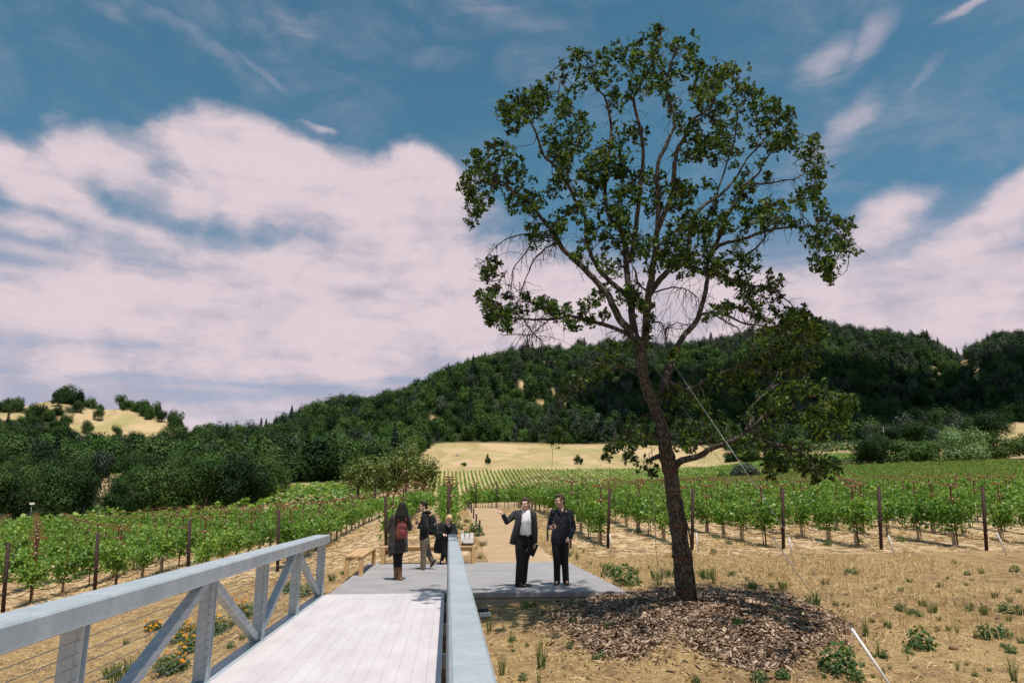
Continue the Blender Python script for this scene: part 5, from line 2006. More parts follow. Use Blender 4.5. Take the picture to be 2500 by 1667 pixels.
# bare twigs along all limbs
for _ in range(900):
    i = ro.randrange(len(NODES))
    if NR[i] > .05 or NP[i][2] < 2.2:
        continue
    p = Vector(NP[i])
    d = Vector((ro.gauss(0, 1), ro.gauss(0, 1), ro.gauss(.1, .8))).normalized()
    L = ro.uniform(.15, .6)
    droop = ro.uniform(-.15, .25)
    pts = [p]
    for q in range(1, 5):
        t = q / 4
        pts.append(p + d * (L * t) - Vector((0, 0, droop * L * t * t * 2)) + Vector((ro.gauss(0, .025), ro.gauss(0, .025), ro.gauss(0, .025))))
    twig.tube(pts, [.006, .0045, .0035, .0028, .002], 4, cap=False)
    if ro.random() < .6:
        e = pts[2]
        twig.tube([e, e + Vector((ro.gauss(0, .12), ro.gauss(0, .12), ro.gauss(-.02, .12)))], [.003, .0018], 4, cap=False)
# hanging dead twigs on the drooping left branches
for nm, pl, dd, r0, r1 in LIMBS:
    if nm[0] in 'KJ' or nm in ('A2', 'I'):
        for q in range(16):
            i = ro.randrange(len(pl) - 1)
            t = ro.random()
            x, y = pl[i][0] * (1 - t) + pl[i + 1][0] * t, pl[i][1] * (1 - t) + pl[i + 1][1] * t
            d_ = dd * (i + t) / len(pl)
            L = ro.uniform(15, 60)
            sx = ro.uniform(-.7, .5)
            pts = [wpt(x, y, d_), wpt(x + sx * L * .4, y + L * .35, d_ + .03), wpt(x + sx * L * .7, y + L * .75, d_ - .03), wpt(x + sx * L * .8, y + L, d_)]
            twig.tube(pts, [.0045, .0035, .003, .002], 4, cap=False)
LC, LN, LS = np.concatenate(LC), np.concatenate(LN), np.concatenate(LS)
V, Fq = leaf_cloud(LC, LN, LS, LEAF_OAK, rn, .25)
print('oak leaves', len(LC))
cr = obj_of('foliage', mesh_np('foliage', V, Fq, M['oak_leaf']), oak)
cr['kind'] = 'stuff'
for nm, mbx in limb_mb.items():
    if nm == 'S':
        mbx.build('broken_stub', M['bark'], trunk_o)
    else:
        mbx.build('limb', M['bark'], trunk_o)
tw = twig.build('twigs', M['bark'], oak)
tw['kind'] = 'stuff'
# rusty bands round the trunk
TP = np.array([(x, y, r) for x, y, r in TRUNK])
for py in (1146, 1201, 1279, 1356, 1434):
    i = np.argmin(abs(TP[:, 1] - py))
    x = np.interp(py, TP[::-1, 1], TP[::-1, 0])
    r = np.interp(py, TP[::-1, 1], TP[::-1, 2]) * PXM * 1.06 + .006
    c = wpt(x, py)
    ax = (wpt(np.interp(py - 20, TP[::-1, 1], TP[::-1, 0]), py - 20) - c).normalized()
    mb = MB()
    mb.tube([c - ax * .007, c + ax * .007], [r, r], 28)
    mb.build('band', M['rust'], oak)
# dark pipe running up the right side of the trunk
mb = MB()
mb.tube([wpt(1650 + 13, 1225, -.13), wpt(1668 + 17, 1310, -.13), wpt(1689 + 3, 1400, -.13), wpt(1699, 1445, -.15), wpt(1703, 1478, -.17)], .013, 7)
tag(mb.build('trunk_hose', M['hose']), 'black hose running down the right side of the oak trunk', 'hose').location = OO

# guy wires and the cord
def straight(name, a, b, r, mat, seg=6, sag=0.0):
    a, b = Vector(a), Vector(b)
    mbx = MB()
    pts = [a + (b - a) * t - Vector((0, 0, sag * 4 * t * (1 - t))) for t in (0, .25, .5, .75, 1)]
    mbx.tube([p - a for p in pts], r, seg)
    return mbx, a


ga = ghit(2185, 1690)
gb = ghit(1981, 1448)
for (top, g, s0, s1, lab) in (((1588, 806), ga, .87, 1.0, 'guy wire with a white sleeve near its foot, reaching the bottom edge of the photo'), ((1560, 838), gb, .745, .995, 'guy wire with a long pale sleeve, anchored behind the mulch')):
    a = Vector(at(top[0], top[1], TD - .1))
    e = empty('guy_wire', a, 0, lab, 'wire', 'guy wires of the big oak')
    b = Vector(g)
    mb = MB()
    mb.tube([Vector((0, 0, 0)), b - a], .0035, 6)
    mb.build('wire', M['wire'], e)
    mb = MB()
    mb.tube([(b - a) * s0, (b - a) * s1], .017 if s0 > .8 else .012, 8)
    mb.build('sleeve', M['pvc'], e)
mb = MB()
c0 = Vector(at(1586, 1122, TD - .3))
cp = [at(1586, 1122, TD - .3), at(1592, 1200, TD - .3), at(1599, 1279, TD - .3), at(1602, 1348, TD - .3), at(1607, 1380, TD - .35), at(1621, 1402, TD - .4), at(1642, 1445, TD - .4), ghit(1672, 1474) + np.array([0, 0, .02])]
o_, r_ = smooth_line([Vector(p) - c0 for p in cp], [.005] * len(cp), 4)
mb.tube(o_, r_, 6)
o = mb.build('cord', M['wire'])
o.location = c0
tag(o, 'thin pale cord hanging from the broken stub to the foot of the oak', 'cord')

# ---------------------------------------------------------------- people
CP = math.cos(PITCH)


class Shape:
    """union of tubes and ellipsoids, fused into one continuous skin"""
    def __init__(s):
        s.mb = MB()

    def limb(s, pts, rad, ell=None, side=None, seg=14):
        s.mb.tube(pts, rad, seg, True, True, side, ell)
        for p, r, q in ((pts[0], rad[0], (ell or rad)[0]), (pts[-1], rad[-1], (ell or rad)[-1])):
            s.mb.ball(p, min(r, q) * .98, 10, 7)
        for p, r, q in list(zip(pts, rad, ell or rad))[1:-1]:
            s.mb.ball(p, min(r, q) * .99, 10, 7)
        return s

    def torso(s, pts, rx, ry, side):
        s.mb.tube(pts, rx, 20, True, True, side, ry)
        return s

    def ell(s, c, r, R=None):
        m = MB()
        m.ball((0, 0, 0), 1.0, 14, 10, r)
        vs = [Vector(c) + (R @ Vector(v) if R is not None else Vector(v)) for v in m.v]
        s.mb.add(vs, m.f, True)
        return s

    def build(s, name, mat, parent, voxel=.011, it=4, fac=.5):
        me = s.mb.mesh('tmp')
        o = bpy.data.objects.new('tmp', me)
        COL.objects.link(o)
        r = o.modifiers.new('r', 'REMESH')
        r.mode = 'VOXEL'
        r.voxel_size = voxel
        r.use_smooth_shade = True
        if it:
            k = o.modifiers.new('s', 'SMOOTH')
            k.iterations = it
            k.factor = fac
        dg = bpy.context.evaluated_depsgraph_get()
        ev = o.evaluated_get(dg)
        nm = bpy.data.meshes.new_from_object(ev)
        bpy.data.objects.remove(o)
        bpy.data.meshes.remove(me)
        nm.name = name
        nm.materials.clear()
        nm.materials.append(mat)
        nm.polygons.foreach_set('use_smooth', np.ones(len(nm.polygons), bool))
        return obj_of(name, nm, parent)


def frame(f, up=(0, 0, 1)):
    f = Vector(f).normalized()
    r = f.cross(Vector(up)).normalized()
    u = r.cross(f)
    return Matrix(((r.x, f.x, u.x), (r.y, f.y, u.y), (r.z, f.z, u.z)))


def cloth(name, a, b, scale=30, rough=.85, sheen=.1, bump=.25):
    return simple(name, a, b, scale, rough, 0, bump, 18, 5, .25, (1, 1, 1), sheen)


SKIN = simple('skin', (.66, .41, .31), (.72, .48, .38), 14, .5)
SKIN2 = simple('skin_tan', (.58, .36, .25), (.64, .41, .30), 14, .5)
HAIR_B = simple('black_hair', (.007, .006, .006), (.018, .014, .013), 40, .5, 0, .4, 60, 4, .2, (3, 3, .4))
HAIR_BR = simple('brown_hair', (.05, .026, .016), (.10, .055, .032), 40, .5, 0, .4, 60, 4, .5, (3, 3, .6))
HAIR_BL = simple('blond_hair', (.46, .30, .13), (.66, .48, .26), 30, .5, 0, .4, 60, 4, .5, (3, 3, .6))
EYE = simple('eye', (.03, .02, .015), None, 5, .2)
BLACKC = cloth('black_cloth', (.008, .008, .010), (.016, .016, .018))
SUIT = cloth('charcoal_wool', (.022, .024, .028), (.038, .040, .045))
DENIM = cloth('dark_denim', (.009, .011, .019), (.022, .026, .04), 22)
SHIRT = cloth('white_shirt', (.76, .74, .77), (.86, .84, .86), 10)
COAT = cloth('dark_brown_coat', (.030, .026, .025), (.055, .047, .044), 20)
OLIVE = cloth('olive_trousers', (.12, .098, .070), (.17, .14, .10), 16)
BOOT = simple('brown_leather', (.14, .065, .028), (.24, .12, .055), 12, .45, 0, .2)
SHOE = simple('black_shoe', (.010, .010, .011), (.02, .02, .02), 12, .4)
SOLE = simple('white_rubber', (.62, .58, .55), (.70, .66, .62), 20, .6)
REDL = simple('red_leather', (.13, .022, .022), (.22, .045, .04), 9, .28, 0, .3, 14)
GLASS_F = simple('dark_frame', (.01, .01, .012), None, 5, .3)


def glass_mat():
    m, t, b = mat_new('clear_glass')
    b.inputs['Base Color'].default_value = (1, 1, 1, 1)
    b.inputs['Roughness'].default_value = .02
    b.inputs['Transmission Weight'].default_value = 1.0
    b.inputs['IOR'].default_value = 1.3
    return m


GLASS = glass_mat()
WINE = simple('wine', (.45, .10, .10), None, 5, .1)


def head_parts(S, c, f, s=1.0, up=(0, 0, 1), neck=None):
    R = frame(f, up)
    P = lambda x, y, z: Vector(c) + R @ Vector((x * s, y * s, z * s))
    E = lambda p, r: S.ell(P(*p), tuple(q * s for q in r), R)
    E((0, -.012, .035), (.076, .096, .086))
    E((0, .028, -.03), (.062, .064, .085))
    E((0, .046, -.088), (.043, .043, .033))
    S.limb([P(0, .090, .012), P(0, .104, -.018), P(0, .110, -.034)], [.009 * s, .012 * s, .0145 * s])
    E((0, .078, .024), (.052, .020, .012))
    E((.036, .062, -.03), (.026, .025, .025))
    E((-.036, .062, -.03), (.026, .025, .025))
    E((0, .086, -.068), (.022, .012, .010))
    for q in (-1, 1):
        E((q * .078, -.006, -.016), (.011, .022, .031))
    if neck is not None:
        S.limb([P(0, -.022, -.06), Vector(neck)], [.054 * s, .060 * s])
    return P, R


def face_bits(parent, P, R, s=1.0, glasses=False):
    for q in (-1, 1):
        S = MB()
        S.ball((0, 0, 0), 1, 8, 6, (.0125 * s, .008 * s, .0065 * s))
        S.v = [tuple(P(q * .031, .0885, .002) + R @ Vector(v)) for v in S.v]
        S.build('eye', EYE, parent)
    S = MB()
    S.ball((0, 0, 0), 1, 10, 6, (.021 * s, .006 * s, .0028 * s))
    S.v = [tuple(P(0, .0965, -.068) + R @ Vector(v)) for v in S.v]
    S.build('mouth', simple('lips', (.30, .12, .10), None, 5, .5), parent)
    if glasses:
        S = MB()
        for q in (-1, 1):
            n = 12
            ring = [P(q * .034 + .024 * math.cos(2 * math.pi * k / n), .101, .002 + .018 * math.sin(2 * math.pi * k / n)) for k in range(n + 1)]
            S.tube(ring, .0028 * s, 5)
            S.tube([P(q * .058, .101, .006), P(q * .080, .06, .008), P(q * .082, 0, .006)], .0026 * s, 5)
        S.tube([P(-.010, .102, .004), P(.010, .102, .004)], .0026 * s, 5)
        S.build('glasses', GLASS_F, parent)


def hand_parts(S, w, d, n, thumb, curl=.5, point=False, s=1.0, curls=None):
    """w wrist, d finger direction, n direction the palm faces, thumb: side of the thumb"""
    w, d, n, th = Vector(w), Vector(d).normalized(), Vector(n).normalized(), Vector(thumb).normalized()
    n = (n - d * n.dot(d)).normalized()
    th = (th - d * th.dot(d) - n * th.dot(n)).normalized()
    S.mb.tube([w - d * .01, w + d * .035 * s, w + d * .088 * s], [.024 * s, .038 * s, .040 * s], 12, True, True, th, [.020 * s, .016 * s, .013 * s])
    offs = (.030, .010, -.011, -.030)
    lens = (.072, .080, .074, .058)
    for i in range(4):
        c = curl + .06 * i if curls is None else curls[i]
        if point:
            c = .04 if i == 0 else 1.25
        p = w + d * (.082 - .006 * abs(i - 1)) * s + th * offs[i] * s
        pts = [p]
        a = c * .5
        for k, q in enumerate((.45, .32, .23)):
            v = d * math.cos(a) + n * math.sin(a) + th * (offs[i] * 1.5 if k == 0 else offs[i] * .5)
            p = p + v.normalized() * lens[i] * q * s
            pts.append(p)
            a += c
        S.limb(pts, [.0102 * s, .0096 * s, .0088 * s, .0076 * s], seg=9)
    p = w + d * .022 * s + th * .026 * s
    v = (d * .62 + th * .68 + n * .35).normalized()
    v2 = (d * .82 + th * .22 + n * (.35 + .3 * curl)).normalized()
    S.limb([p, p + v * .040 * s, p + v * .040 * s + v2 * .032 * s, p + v * .040 * s + v2 * .058 * s], [.0155 * s, .0125 * s, .0112 * s, .009 * s], seg=9)


class Fig:
    def __init__(s, px_at, zx0, zy0, scale_px, ox, oy, name_label):
        """maps the pixels of one enlarged view of the photograph to metres on the slab"""
        s.zx0, s.zy0 = zx0, zy0
        py = oy + zy0 * scale_px
        px = ox + zx0 * scale_px
        dc = F * CAMZ / (CP * (py - HZ))
        s.m = scale_px * dc / F
        p = at(px, py, dc)
        s.root = empty('person', (p[0], p[1], 0.001), -YAW, name_label, 'person')
        s.root.rotation_euler = (0, 0, -YAW)

    def __call__(s, zx, zy, y=0.0):
        return Vector(((zx - s.zx0) * s.m, y, (s.zy0 - zy) * s.m * CP))

    def world(s, v):
        c, q = math.cos(-YAW), math.sin(-YAW)
        l = s.root.location
        return Vector((l.x + c * v.x - q * v.y, l.y + q * v.x + c * v.y, l.z + v.z))


def body_core(S, chest, pelvis, hips, knees, ankles, toes, sh, el, wr, side):
    S.torso([pelvis - Vector((0, 0, .06)), pelvis + Vector((0, 0, .05)), (pelvis + chest) / 2, chest, chest + Vector((0, 0, .13)), chest + Vector((0, 0, .2))],
            [.13, .155, .135, .155, .145, .06], [.09, .10, .09, .105, .085, .055], side)
    for i in (0, 1):
        S.limb([hips[i], (hips[i] + knees[i]) / 2, knees[i], knees[i] * .6 + ankles[i] * .4, ankles[i]], [.085, .072, .056, .052, .038])
        S.limb([ankles[i], ankles[i] * .3 + toes[i] * .7 - Vector((0, 0, .008)), toes[i] - Vector((0, 0, .008))], [.034, .018, .016])
        S.limb([chest * .5 + sh[i] * .5 + Vector((0, 0, .06)), sh[i], (sh[i] + el[i]) / 2, el[i], el[i] * .55 + wr[i] * .45, wr[i]], [.05, .056, .047, .040, .036, .026])


def leg_cloth(S, hip, knee, ankle, r=(.105, .092, .070, .066, .062), y=0):
    S.limb([hip, (hip + knee) / 2, knee, knee * .5 + ankle * .5, ankle - Vector((0, 0, .022))], list(r))


def shoe(name, ankle, toe, mat, parent, r=.045, sole=None, high=0.0):
    a, t = Vector(ankle), Vector(toe)
    d = Vector((t.x - a.x, t.y - a.y, 0)).normalized()
    heel = Vector((a.x, a.y, t.z)) - d * .055
    heel.z = min(t.z, .035)
    sd = Vector((-d.y, d.x, 0))
    S = Shape()
    S.torso([heel - d * .012, heel + d * .03, heel * .45 + t * .55, t, t + d * .035], [r * .6, r * .88, r * .96, r * .92, r * .45], [.020, .034, .036, .030, .014], sd)
    S.limb([heel + d * .05 + Vector((0, 0, .01)), a + Vector((0, 0, high - .005))], [r * .85, r * .98])
    o = S.build(name, mat, parent, .009, 3)
    if sole is not None:
        S = Shape()
        z = -.028
        S.torso([heel - d * .016 + Vector((0, 0, z)), heel + d * .03 + Vector((0, 0, z)), heel * .45 + t * .55 + Vector((0, 0, z)), t + Vector((0, 0, z)), t + d * .04 + Vector((0, 0, z))],
                [r * .6, r * .95, r * 1.02, r * .98, r * .5], [.012, .014, .014, .013, .009], sd)
        S.build('sole', sole, o, .007, 1)
    return o


# ---- man pointing, in a charcoal jacket and white shirt
m1 = Fig(0, 450, 1462, .16579, 1200, 1190, 'man in charcoal jacket and white shirt, pointing to the left with outstretched arm')
R1 = m1.root
hc = m1(502, 243, -.04)
hf = Vector((-.42, -.90, -.02))
S = Shape()
P, Rm = head_parts(S, hc, hf, 1.0, (0.02, 0, 1), m1(505, 350, .015))
ch, pv = m1(495, 480, .02), m1(480, 760, .02)
sh = [m1(345, 398, .02), m1(622, 410, .05)]
el = [m1(222, 508, -.10), m1(650, 620, .06)]
wr = [m1(166, 392, -.24), m1(650, 815, .01)]
hp = [m1(425, 800, 0), m1(535, 800, .03)]
kn = [m1(425, 1090, -.03), m1(490, 1080, .04)]
an = [m1(398, 1408, 0), m1(468, 1400, .07)]
to = [m1(398, 1438, 0) + Vector((.13, -.12, -.005)), m1(468, 1436, .07) + Vector((.15, -.10, 0))]
for t_ in to:
    t_.z = .036
body_core(S, ch, pv, hp, kn, an, to, sh, el, wr, (1, .1, 0))
hand_parts(S, wr[0], m1(80, 300, -.36) - wr[0], (-.1, .6, -.7), (.3, -.4, .8), point=True)
hand_parts(S, wr[1], (-.02, -.05, -1), (-1, .1, 0), (0, -1, 0), .55)
bo = S.build('body', SKIN, R1, .0078, 2, .35)
face_bits(R1, P, Rm)
S = Shape()
S.ell(P(0, -.022, .052), (.082, .094, .080), Rm)
S.ell(P(0, .045, .098), (.060, .045, .030), Rm)
S.ell(P(.015, .0, .112), (.062, .06, .026), Rm)
S.ell(P(0, -.06, -.02), (.072, .050, .07), Rm)
for q in (-1, 1):
    S.ell(P(q * .072, .012, .022), (.012, .024, .045), Rm)
S.build('hair', HAIR_BR, R1, .009, 2)
S = Shape()     # shirt
S.torso([m1(505, 712, -.015), m1(505, 640, -.025), m1(515, 500, -.030), m1(512, 400, -.015), m1(507, 345, .0)], [.135, .140, .150, .13, .075], [.112, .115, .118, .09, .07], (1, .1, 0))
S.limb([m1(452, 335, -.01), m1(480, 372, -.085)], [.018, .014])
S.limb([m1(560, 338, -.01), m1(535, 372, -.085)], [.018, .014])
S.build('shirt', SHIRT, R1, .010, 3)
S = Shape()     # jacket: back shell, two open fronts, sleeves
S.torso([m1(450, 835, .085), m1(465, 700, .07), m1(490, 560, .055), m1(492, 440, .05), m1(500, 375, .05), m1(503, 345, .045)], [.245, .215, .195, .205, .19, .075], [.075, .085, .085, .085, .07, .05], (1, .1, 0))
S.torso([m1(325, 838, -.02), m1(345, 720, -.055), m1(385, 560, -.075), m1(405, 450, -.070), m1(415, 370, -.02)], [.095, .085, .075, .068, .055], [.07, .075, .075, .07, .06], (1, .25, 0))
S.torso([m1(637, 825, .02), m1(628, 700, -.02), m1(618, 560, -.045), m1(610, 450, -.045), m1(588, 372, .0)], [.035, .040, .046, .052, .055], [.08, .085, .085, .075, .06], (1, -.25, 0))
S.limb([m1(430, 375, .03), sh[0], (sh[0] + el[0]) / 2, el[0], (el[0] + wr[0]) / 2, wr[0] * .88 + el[0] * .12], [.07, .076, .068, .060, .055, .047])
S.limb([m1(590, 385, .05), sh[1], (sh[1] + el[1]) / 2, el[1], (el[1] + wr[1]) / 2, wr[1] * .95 + el[1] * .05], [.07, .074, .066, .058, .054, .047])
S.limb([m1(448, 340, .03), m1(440, 430, -.09), m1(447, 560, -.11)], [.022, .022, .014])
S.limb([m1(566, 345, .03), m1(585, 430, -.06), m1(590, 560, -.085)], [.020, .020, .012])
S.build('jacket', SUIT, R1, .0105, 4)
S = Shape()
S.torso([m1(480, 860, .0), m1(482, 780, .0), m1(500, 712, -.008)], [.150, .165, .138], [.115, .122, .116], (1, .1, 0))
for i in (0, 1):
    leg_cloth(S, hp[i], kn[i], an[i], (.112, .108, .086, .080, .074))
S.build('trousers', BLACKC, R1, .0105, 4)
S = MB()
for a in range(16):
    pass
ring = [m1(500, 708, -.008) + Vector((.142 * math.cos(a), .121 * math.sin(a) + .014 * math.cos(a), 0)) for a in np.linspace(0, 2 * math.pi, 25)]
S.tube(ring, .017, 6, cap=False)
bl = S.build('belt', SHOE, R1)
S = MB()
S.box((-.022, -.008, -.02), (.022, .006, .02), .004)
S.v = [tuple(m1(535, 708, -.145) + Vector(v)) for v in S.v]
S.build('buckle', M['wire'], bl)
for i in (0, 1):
    shoe('shoe', an[i], to[i], SHOE, R1, .052)
# dark folder in his hanging hand
fo = empty('folder', m1.world(m1(598, 905, -.02)), -YAW + .5, 'thin dark folder held by the pointing man in his lowered hand', 'folder')
mb = MB()
mb.box((-.10, -.010, -.13), (.11, .010, .13), .004)
mb.v = [tuple(Matrix.Rotation(.5, 3, 'Y') @ Vector(v)) for v in mb.v]
mb.build('cover', BLACKC, fo)
mb = MB()
mb.box((-.102, -.006, -.12), (-.0995, .006, .12))
mb.v = [tuple(Matrix.Rotation(.5, 3, 'Y') @ Vector(v)) for v in mb.v]
mb.build('pages', M['white_paint'], fo)

# ---- man in dark denim holding a wine glass
m2 = Fig(0, 1030, 1442, .16579, 1200, 1190, 'man in dark denim jacket and glasses holding a wine glass, looking left')
R2 = m2.root
hc = m2(1022, 195, -.03)
hf = Vector((-.86, -.50, -.03))
S = Shape()
P, Rm = head_parts(S, hc, hf, 1.0, (0.03, 0, 1), m2(1045, 320, .02))
ch, pv = m2(1050, 450, .02), m2(1015, 780, .02)
sh = [m2(922, 372, .03), m2(1170, 372, .04)]
el = [m2(868, 585, .08), m2(1222, 600, .06)]
wr = [m2(872, 592, -.17), m2(1165, 742, -.06)]
hp = [m2(960, 800, .01), m2(1080, 800, .02)]
kn = [m2(968, 1090, -.01), m2(1085, 1090, 0)]
an = [m2(968, 1370, .02), m2(1098, 1372, .02)]
to = [m2(950, 1420, 0) + Vector((-.02, -.17, 0)), m2(1118, 1420, 0) + Vector((.01, -.17, 0))]
for t_ in to:
    t_.z = .036
body_core(S, ch, pv, hp, kn, an, to, sh, el, wr, (1, 0, 0))
hand_parts(S, wr[0], (.50, -.42, .05), (.35, .55, -.1), (.1, -.2, 1), .95)
hand_parts(S, wr[1], (-.62, -.25, -.70), (-.3, .9, 0), (-.5, -.3, .6), .5)
S.build('body', SKIN, R2, .0078, 2, .35)
face_bits(R2, P, Rm, 1.0, True)
S = Shape()
S.ell(P(0, -.024, .050), (.084, .094, .084), Rm)
S.ell(P(0, .040, .112), (.062, .058, .034), Rm)
S.ell(P(0, -.010, .120), (.066, .066, .030), Rm)
S.ell(P(0, -.072, -.03), (.068, .040, .075), Rm)
for q in (-1, 1):
    S.ell(P(q * .074, .010, .018), (.012, .022, .05), Rm)
S.build('hair', HAIR_BR, R2, .009, 2)
S = Shape()
S.torso([m2(1010, 830, .01), m2(1015, 740, .0), m2(1045, 600, -.005), m2(1052, 480, .0), m2(1050, 390, .02), m2(1046, 330, .03)], [.185, .19, .195, .20, .175, .075], [.125, .130, .130, .128, .105, .06], (1, .05, 0))
S.limb([m2(985, 380, .02), sh[0], (sh[0] + el[0]) / 2, el[0], (el[0] + wr[0]) / 2, wr[0] * .9 + el[0] * .1], [.075, .078, .068, .062, .054, .046])
S.limb([m2(1110, 380, .03), sh[1], (sh[1] + el[1]) / 2, el[1], (el[1] + wr[1]) / 2, wr[1] * .92 + el[1] * .08], [.078, .080, .074, .070, .066, .058])
S.limb([m2(995, 315, .0), m2(1000, 350, -.10), m2(1030, 395, -.13)], [.022, .02, .012])
S.limb([m2(1095, 300, .03), m2(1085, 345, -.075), m2(1055, 395, -.125)], [.026, .026, .012])
jk = S.build('jacket', DENIM, R2, .0105, 3)
for (bx, by) in ((1038, 415), (1028, 500), (1025, 585), (1032, 665), (1005, 437), (985, 560), (975, 622), (972, 690), (1105, 460)):
    b = MB()
    yy = -.142 if by > 430 else -.125
    b.ball(m2(bx, by, yy), .0055, 8, 5)
    b.build('button', M['wire'], jk)
S = Shape()
S.ell(m2(1025, 380, -.055), (.05, .05, .075))
S.build('shirt', BLACKC, R2, .009, 2)
S = Shape()
S.torso([m2(1015, 870, .01), m2(1015, 790, .01)], [.165, .17], [.12, .12], (1, 0, 0))
for i in (0, 1):
    leg_cloth(S, hp[i], kn[i], an[i], (.105, .096, .078, .072, .070))
S.build('trousers', BLACKC, R2, .0105, 4)
for i in (0, 1):
    shoe('shoe', an[i], to[i], SHOE, R2, .052, SOLE)


def wine_glass(loc, label, fill):
    g = empty('wine_glass', loc, 0, label, 'wine glass')
    prof = [(.033, 0), (.005, .006), (.0045, .08), (.012, .088), (.034, .115), (.040, .145), (.036, .178), (.030, .205)]
    n = 16
    V, Fc = [], []
    for r, z in prof:
        for k in range(n):
            a = 2 * math.pi * k / n
            V.append((r * math.cos(a), r * math.sin(a), z))
    for i in range(len(prof) - 1):
        for k in range(n):
            Fc.append((i * n + k, i * n + (k + 1) % n, (i + 1) * n + (k + 1) % n, (i + 1) * n + k))
    me = bpy.data.meshes.new('bowl')
    me.from_pydata(V, [], Fc)
    me.polygons.foreach_set('use_smooth', [True] * len(Fc))
    me.materials.append(GLASS)
    o = obj_of('bowl', me, g)
    sd = o.modifiers.new('wall', 'SOLIDIFY')
    sd.thickness = .0018
    if fill:
        mb = MB()
        mb.tube([(0, 0, .094), (0, 0, .115), (0, 0, .128)], [.014, .0315, .0345], 14)
        mb.build('wine', WINE, g)
    return g


wine_glass(m2.world(m2(912, 648, -.235)), 'wine glass held by the man in dark denim at chest height', True)

# ---- woman seen from behind with a red backpack
w1 = Fig(0, 285, 1466, .14035, 930, 1210, 'long-haired woman seen from behind in a dark brown coat, black leggings and brown boots')
RW1 = w1.root
hc = w1(325, 215, .01)
hf = Vector((-.35, .93, .02))
S = Shape()
P, Rm = head_parts(S, hc, hf, .97, (0, 0, 1), w1(315, 335, 0))
ch, pv = w1(295, 520, .02), w1(280, 800, .02)
sh = [w1(175, 405, .0), w1(420, 400, .04)]
el = [w1(128, 590, .05), w1(462, 570, .10)]
wr = [w1(130, 700, .20), w1(420, 560, .30)]
hp = [w1(235, 860, .02), w1(320, 860, .03)]
kn = [w1(245, 1090, .02), w1(305, 1090, .03)]
an = [w1(252, 1395, .07), w1(325, 1400, .0)]
to = [w1(262, 1420, .07) + Vector((-.02, .16, 0)), w1(262, 1440, -.03) + Vector((0, 0, 0))]
to = [an[0] + Vector((-.03, .15, 0)), an[1] + Vector((-.12, .06, 0))]
for t_ in to:
    t_.z = .034
body_core(S, ch, pv, hp, kn, an, to, sh, el, wr, (1, .15, 0))
hand_parts(S, wr[0], (.1, .8, .3), (1, 0, 0), (0, 0, 1), .7, s=.92)
hand_parts(S, wr[1], (-.5, .6, .3), (-.5, -.5, 0), (0, 0, 1), .7, s=.92)
S.build('body', SKIN2, RW1, .0085, 2, .35)
face_bits(RW1, P, Rm, .97)
S = Shape()
S.ell(P(0, -.020, .045), (.086, .100, .090), Rm)
S.torso([w1(325, 200, -.03), w1(328, 280, -.06), w1(335, 360, -.10), w1(345, 440, -.12), w1(350, 505, -.125)], [.088, .122, .150, .125, .055], [.085, .078, .066, .050, .026], (1, .15, 0))
S.limb([w1(265, 260, .0), w1(248, 330, -.03), w1(262, 420, -.09)], [.05, .05, .02])
S.limb([w1(390, 250, .02), w1(412, 330, -.02), w1(425, 430, -.06), w1(432, 490, -.07)], [.05, .05, .035, .012])
S.build('hair', HAIR_B, RW1, .0095, 3)
S = Shape()
S.torso([w1(285, 1000, .02), w1(275, 880, .02), w1(272, 720, .02), w1(285, 560, .02), w1(295, 440, .02), w1(308, 365, .01), w1(315, 335, .0)], [.225, .225, .215, .195, .205, .17, .07], [.155, .15, .135, .125, .12, .09, .06], (1, .15, 0))
S.limb([w1(190, 880, -.01), w1(165, 985, -.02), w1(140, 1050, -.02)], [.12, .075, .03])
S.limb([w1(240, 400, .0), sh[0], (sh[0] + el[0]) / 2, el[0], wr[0] * .92 + el[0] * .08], [.085, .088, .080, .072, .058])
S.limb([w1(370, 395, .02), sh[1], (sh[1] + el[1]) / 2, el[1], wr[1] * .92 + el[1] * .08], [.085, .086, .076, .068, .055])
S.build('coat', COAT, RW1, .011, 4)
S = Shape()
for i in (0, 1):
    leg_cloth(S, hp[i], kn[i], kn[i] * .35 + an[i] * .65, (.098, .088, .066, .062, .052))
S.build('leggings', BLACKC, RW1, .0105, 3)
for i in (0, 1):
    o = shoe('boot', an[i], to[i], BOOT, RW1, .046, None, .0)
    S = Shape()
    S.limb([an[i] + Vector((0, 0, -.03)), an[i] + Vector((0, 0, .06)), an[i] * .55 + kn[i] * .45], [.050, .053, .064])
    S.build('boot_shaft', BOOT, o, .010, 2)
# red leather backpack
bp_ = empty('backpack', w1.world(w1(355, 745, -.20)), -YAW + .12, 'glossy dark red leather backpack worn by the long-haired woman', 'backpack')
S = Shape()
S.torso([(0, 0, .0), (0, 0, .06), (0, -.01, .18), (0, 0, .28), (0, .01, .335)], [.115, .135, .125, .110, .085], [.065, .078, .075, .062, .04], (1, 0, 0))
S.build('bag', REDL, bp_, .010, 3)
S = Shape()
S.torso([(.01, -.075, .055), (.01, -.082, .12), (.01, -.07, .185)], [.085, .085, .07], [.022, .028, .018], (1, 0, 0))
S.build('pocket', REDL, bp_, .008, 2)
S = Shape()
S.torso([(.0, -.055, .20), (.0, -.068, .26), (0, -.03, .335)], [.102, .100, .08], [.022, .024, .03], (1, 0, 0))
S.build('flap', REDL, bp_, .008, 2)
for q in (-1, 1):
    mb = MB()
    mb.tube([(q * .07, .01, .30), (q * .085, .05, .42), (q * .10, .10, .50), (q * .11, .14, .52)], .012, 8)
    mb.tube([(q * .10, .05, .03), (q * .14, .10, .12)], .010, 8)
    mb.build('strap', REDL, bp_)
mb = MB()
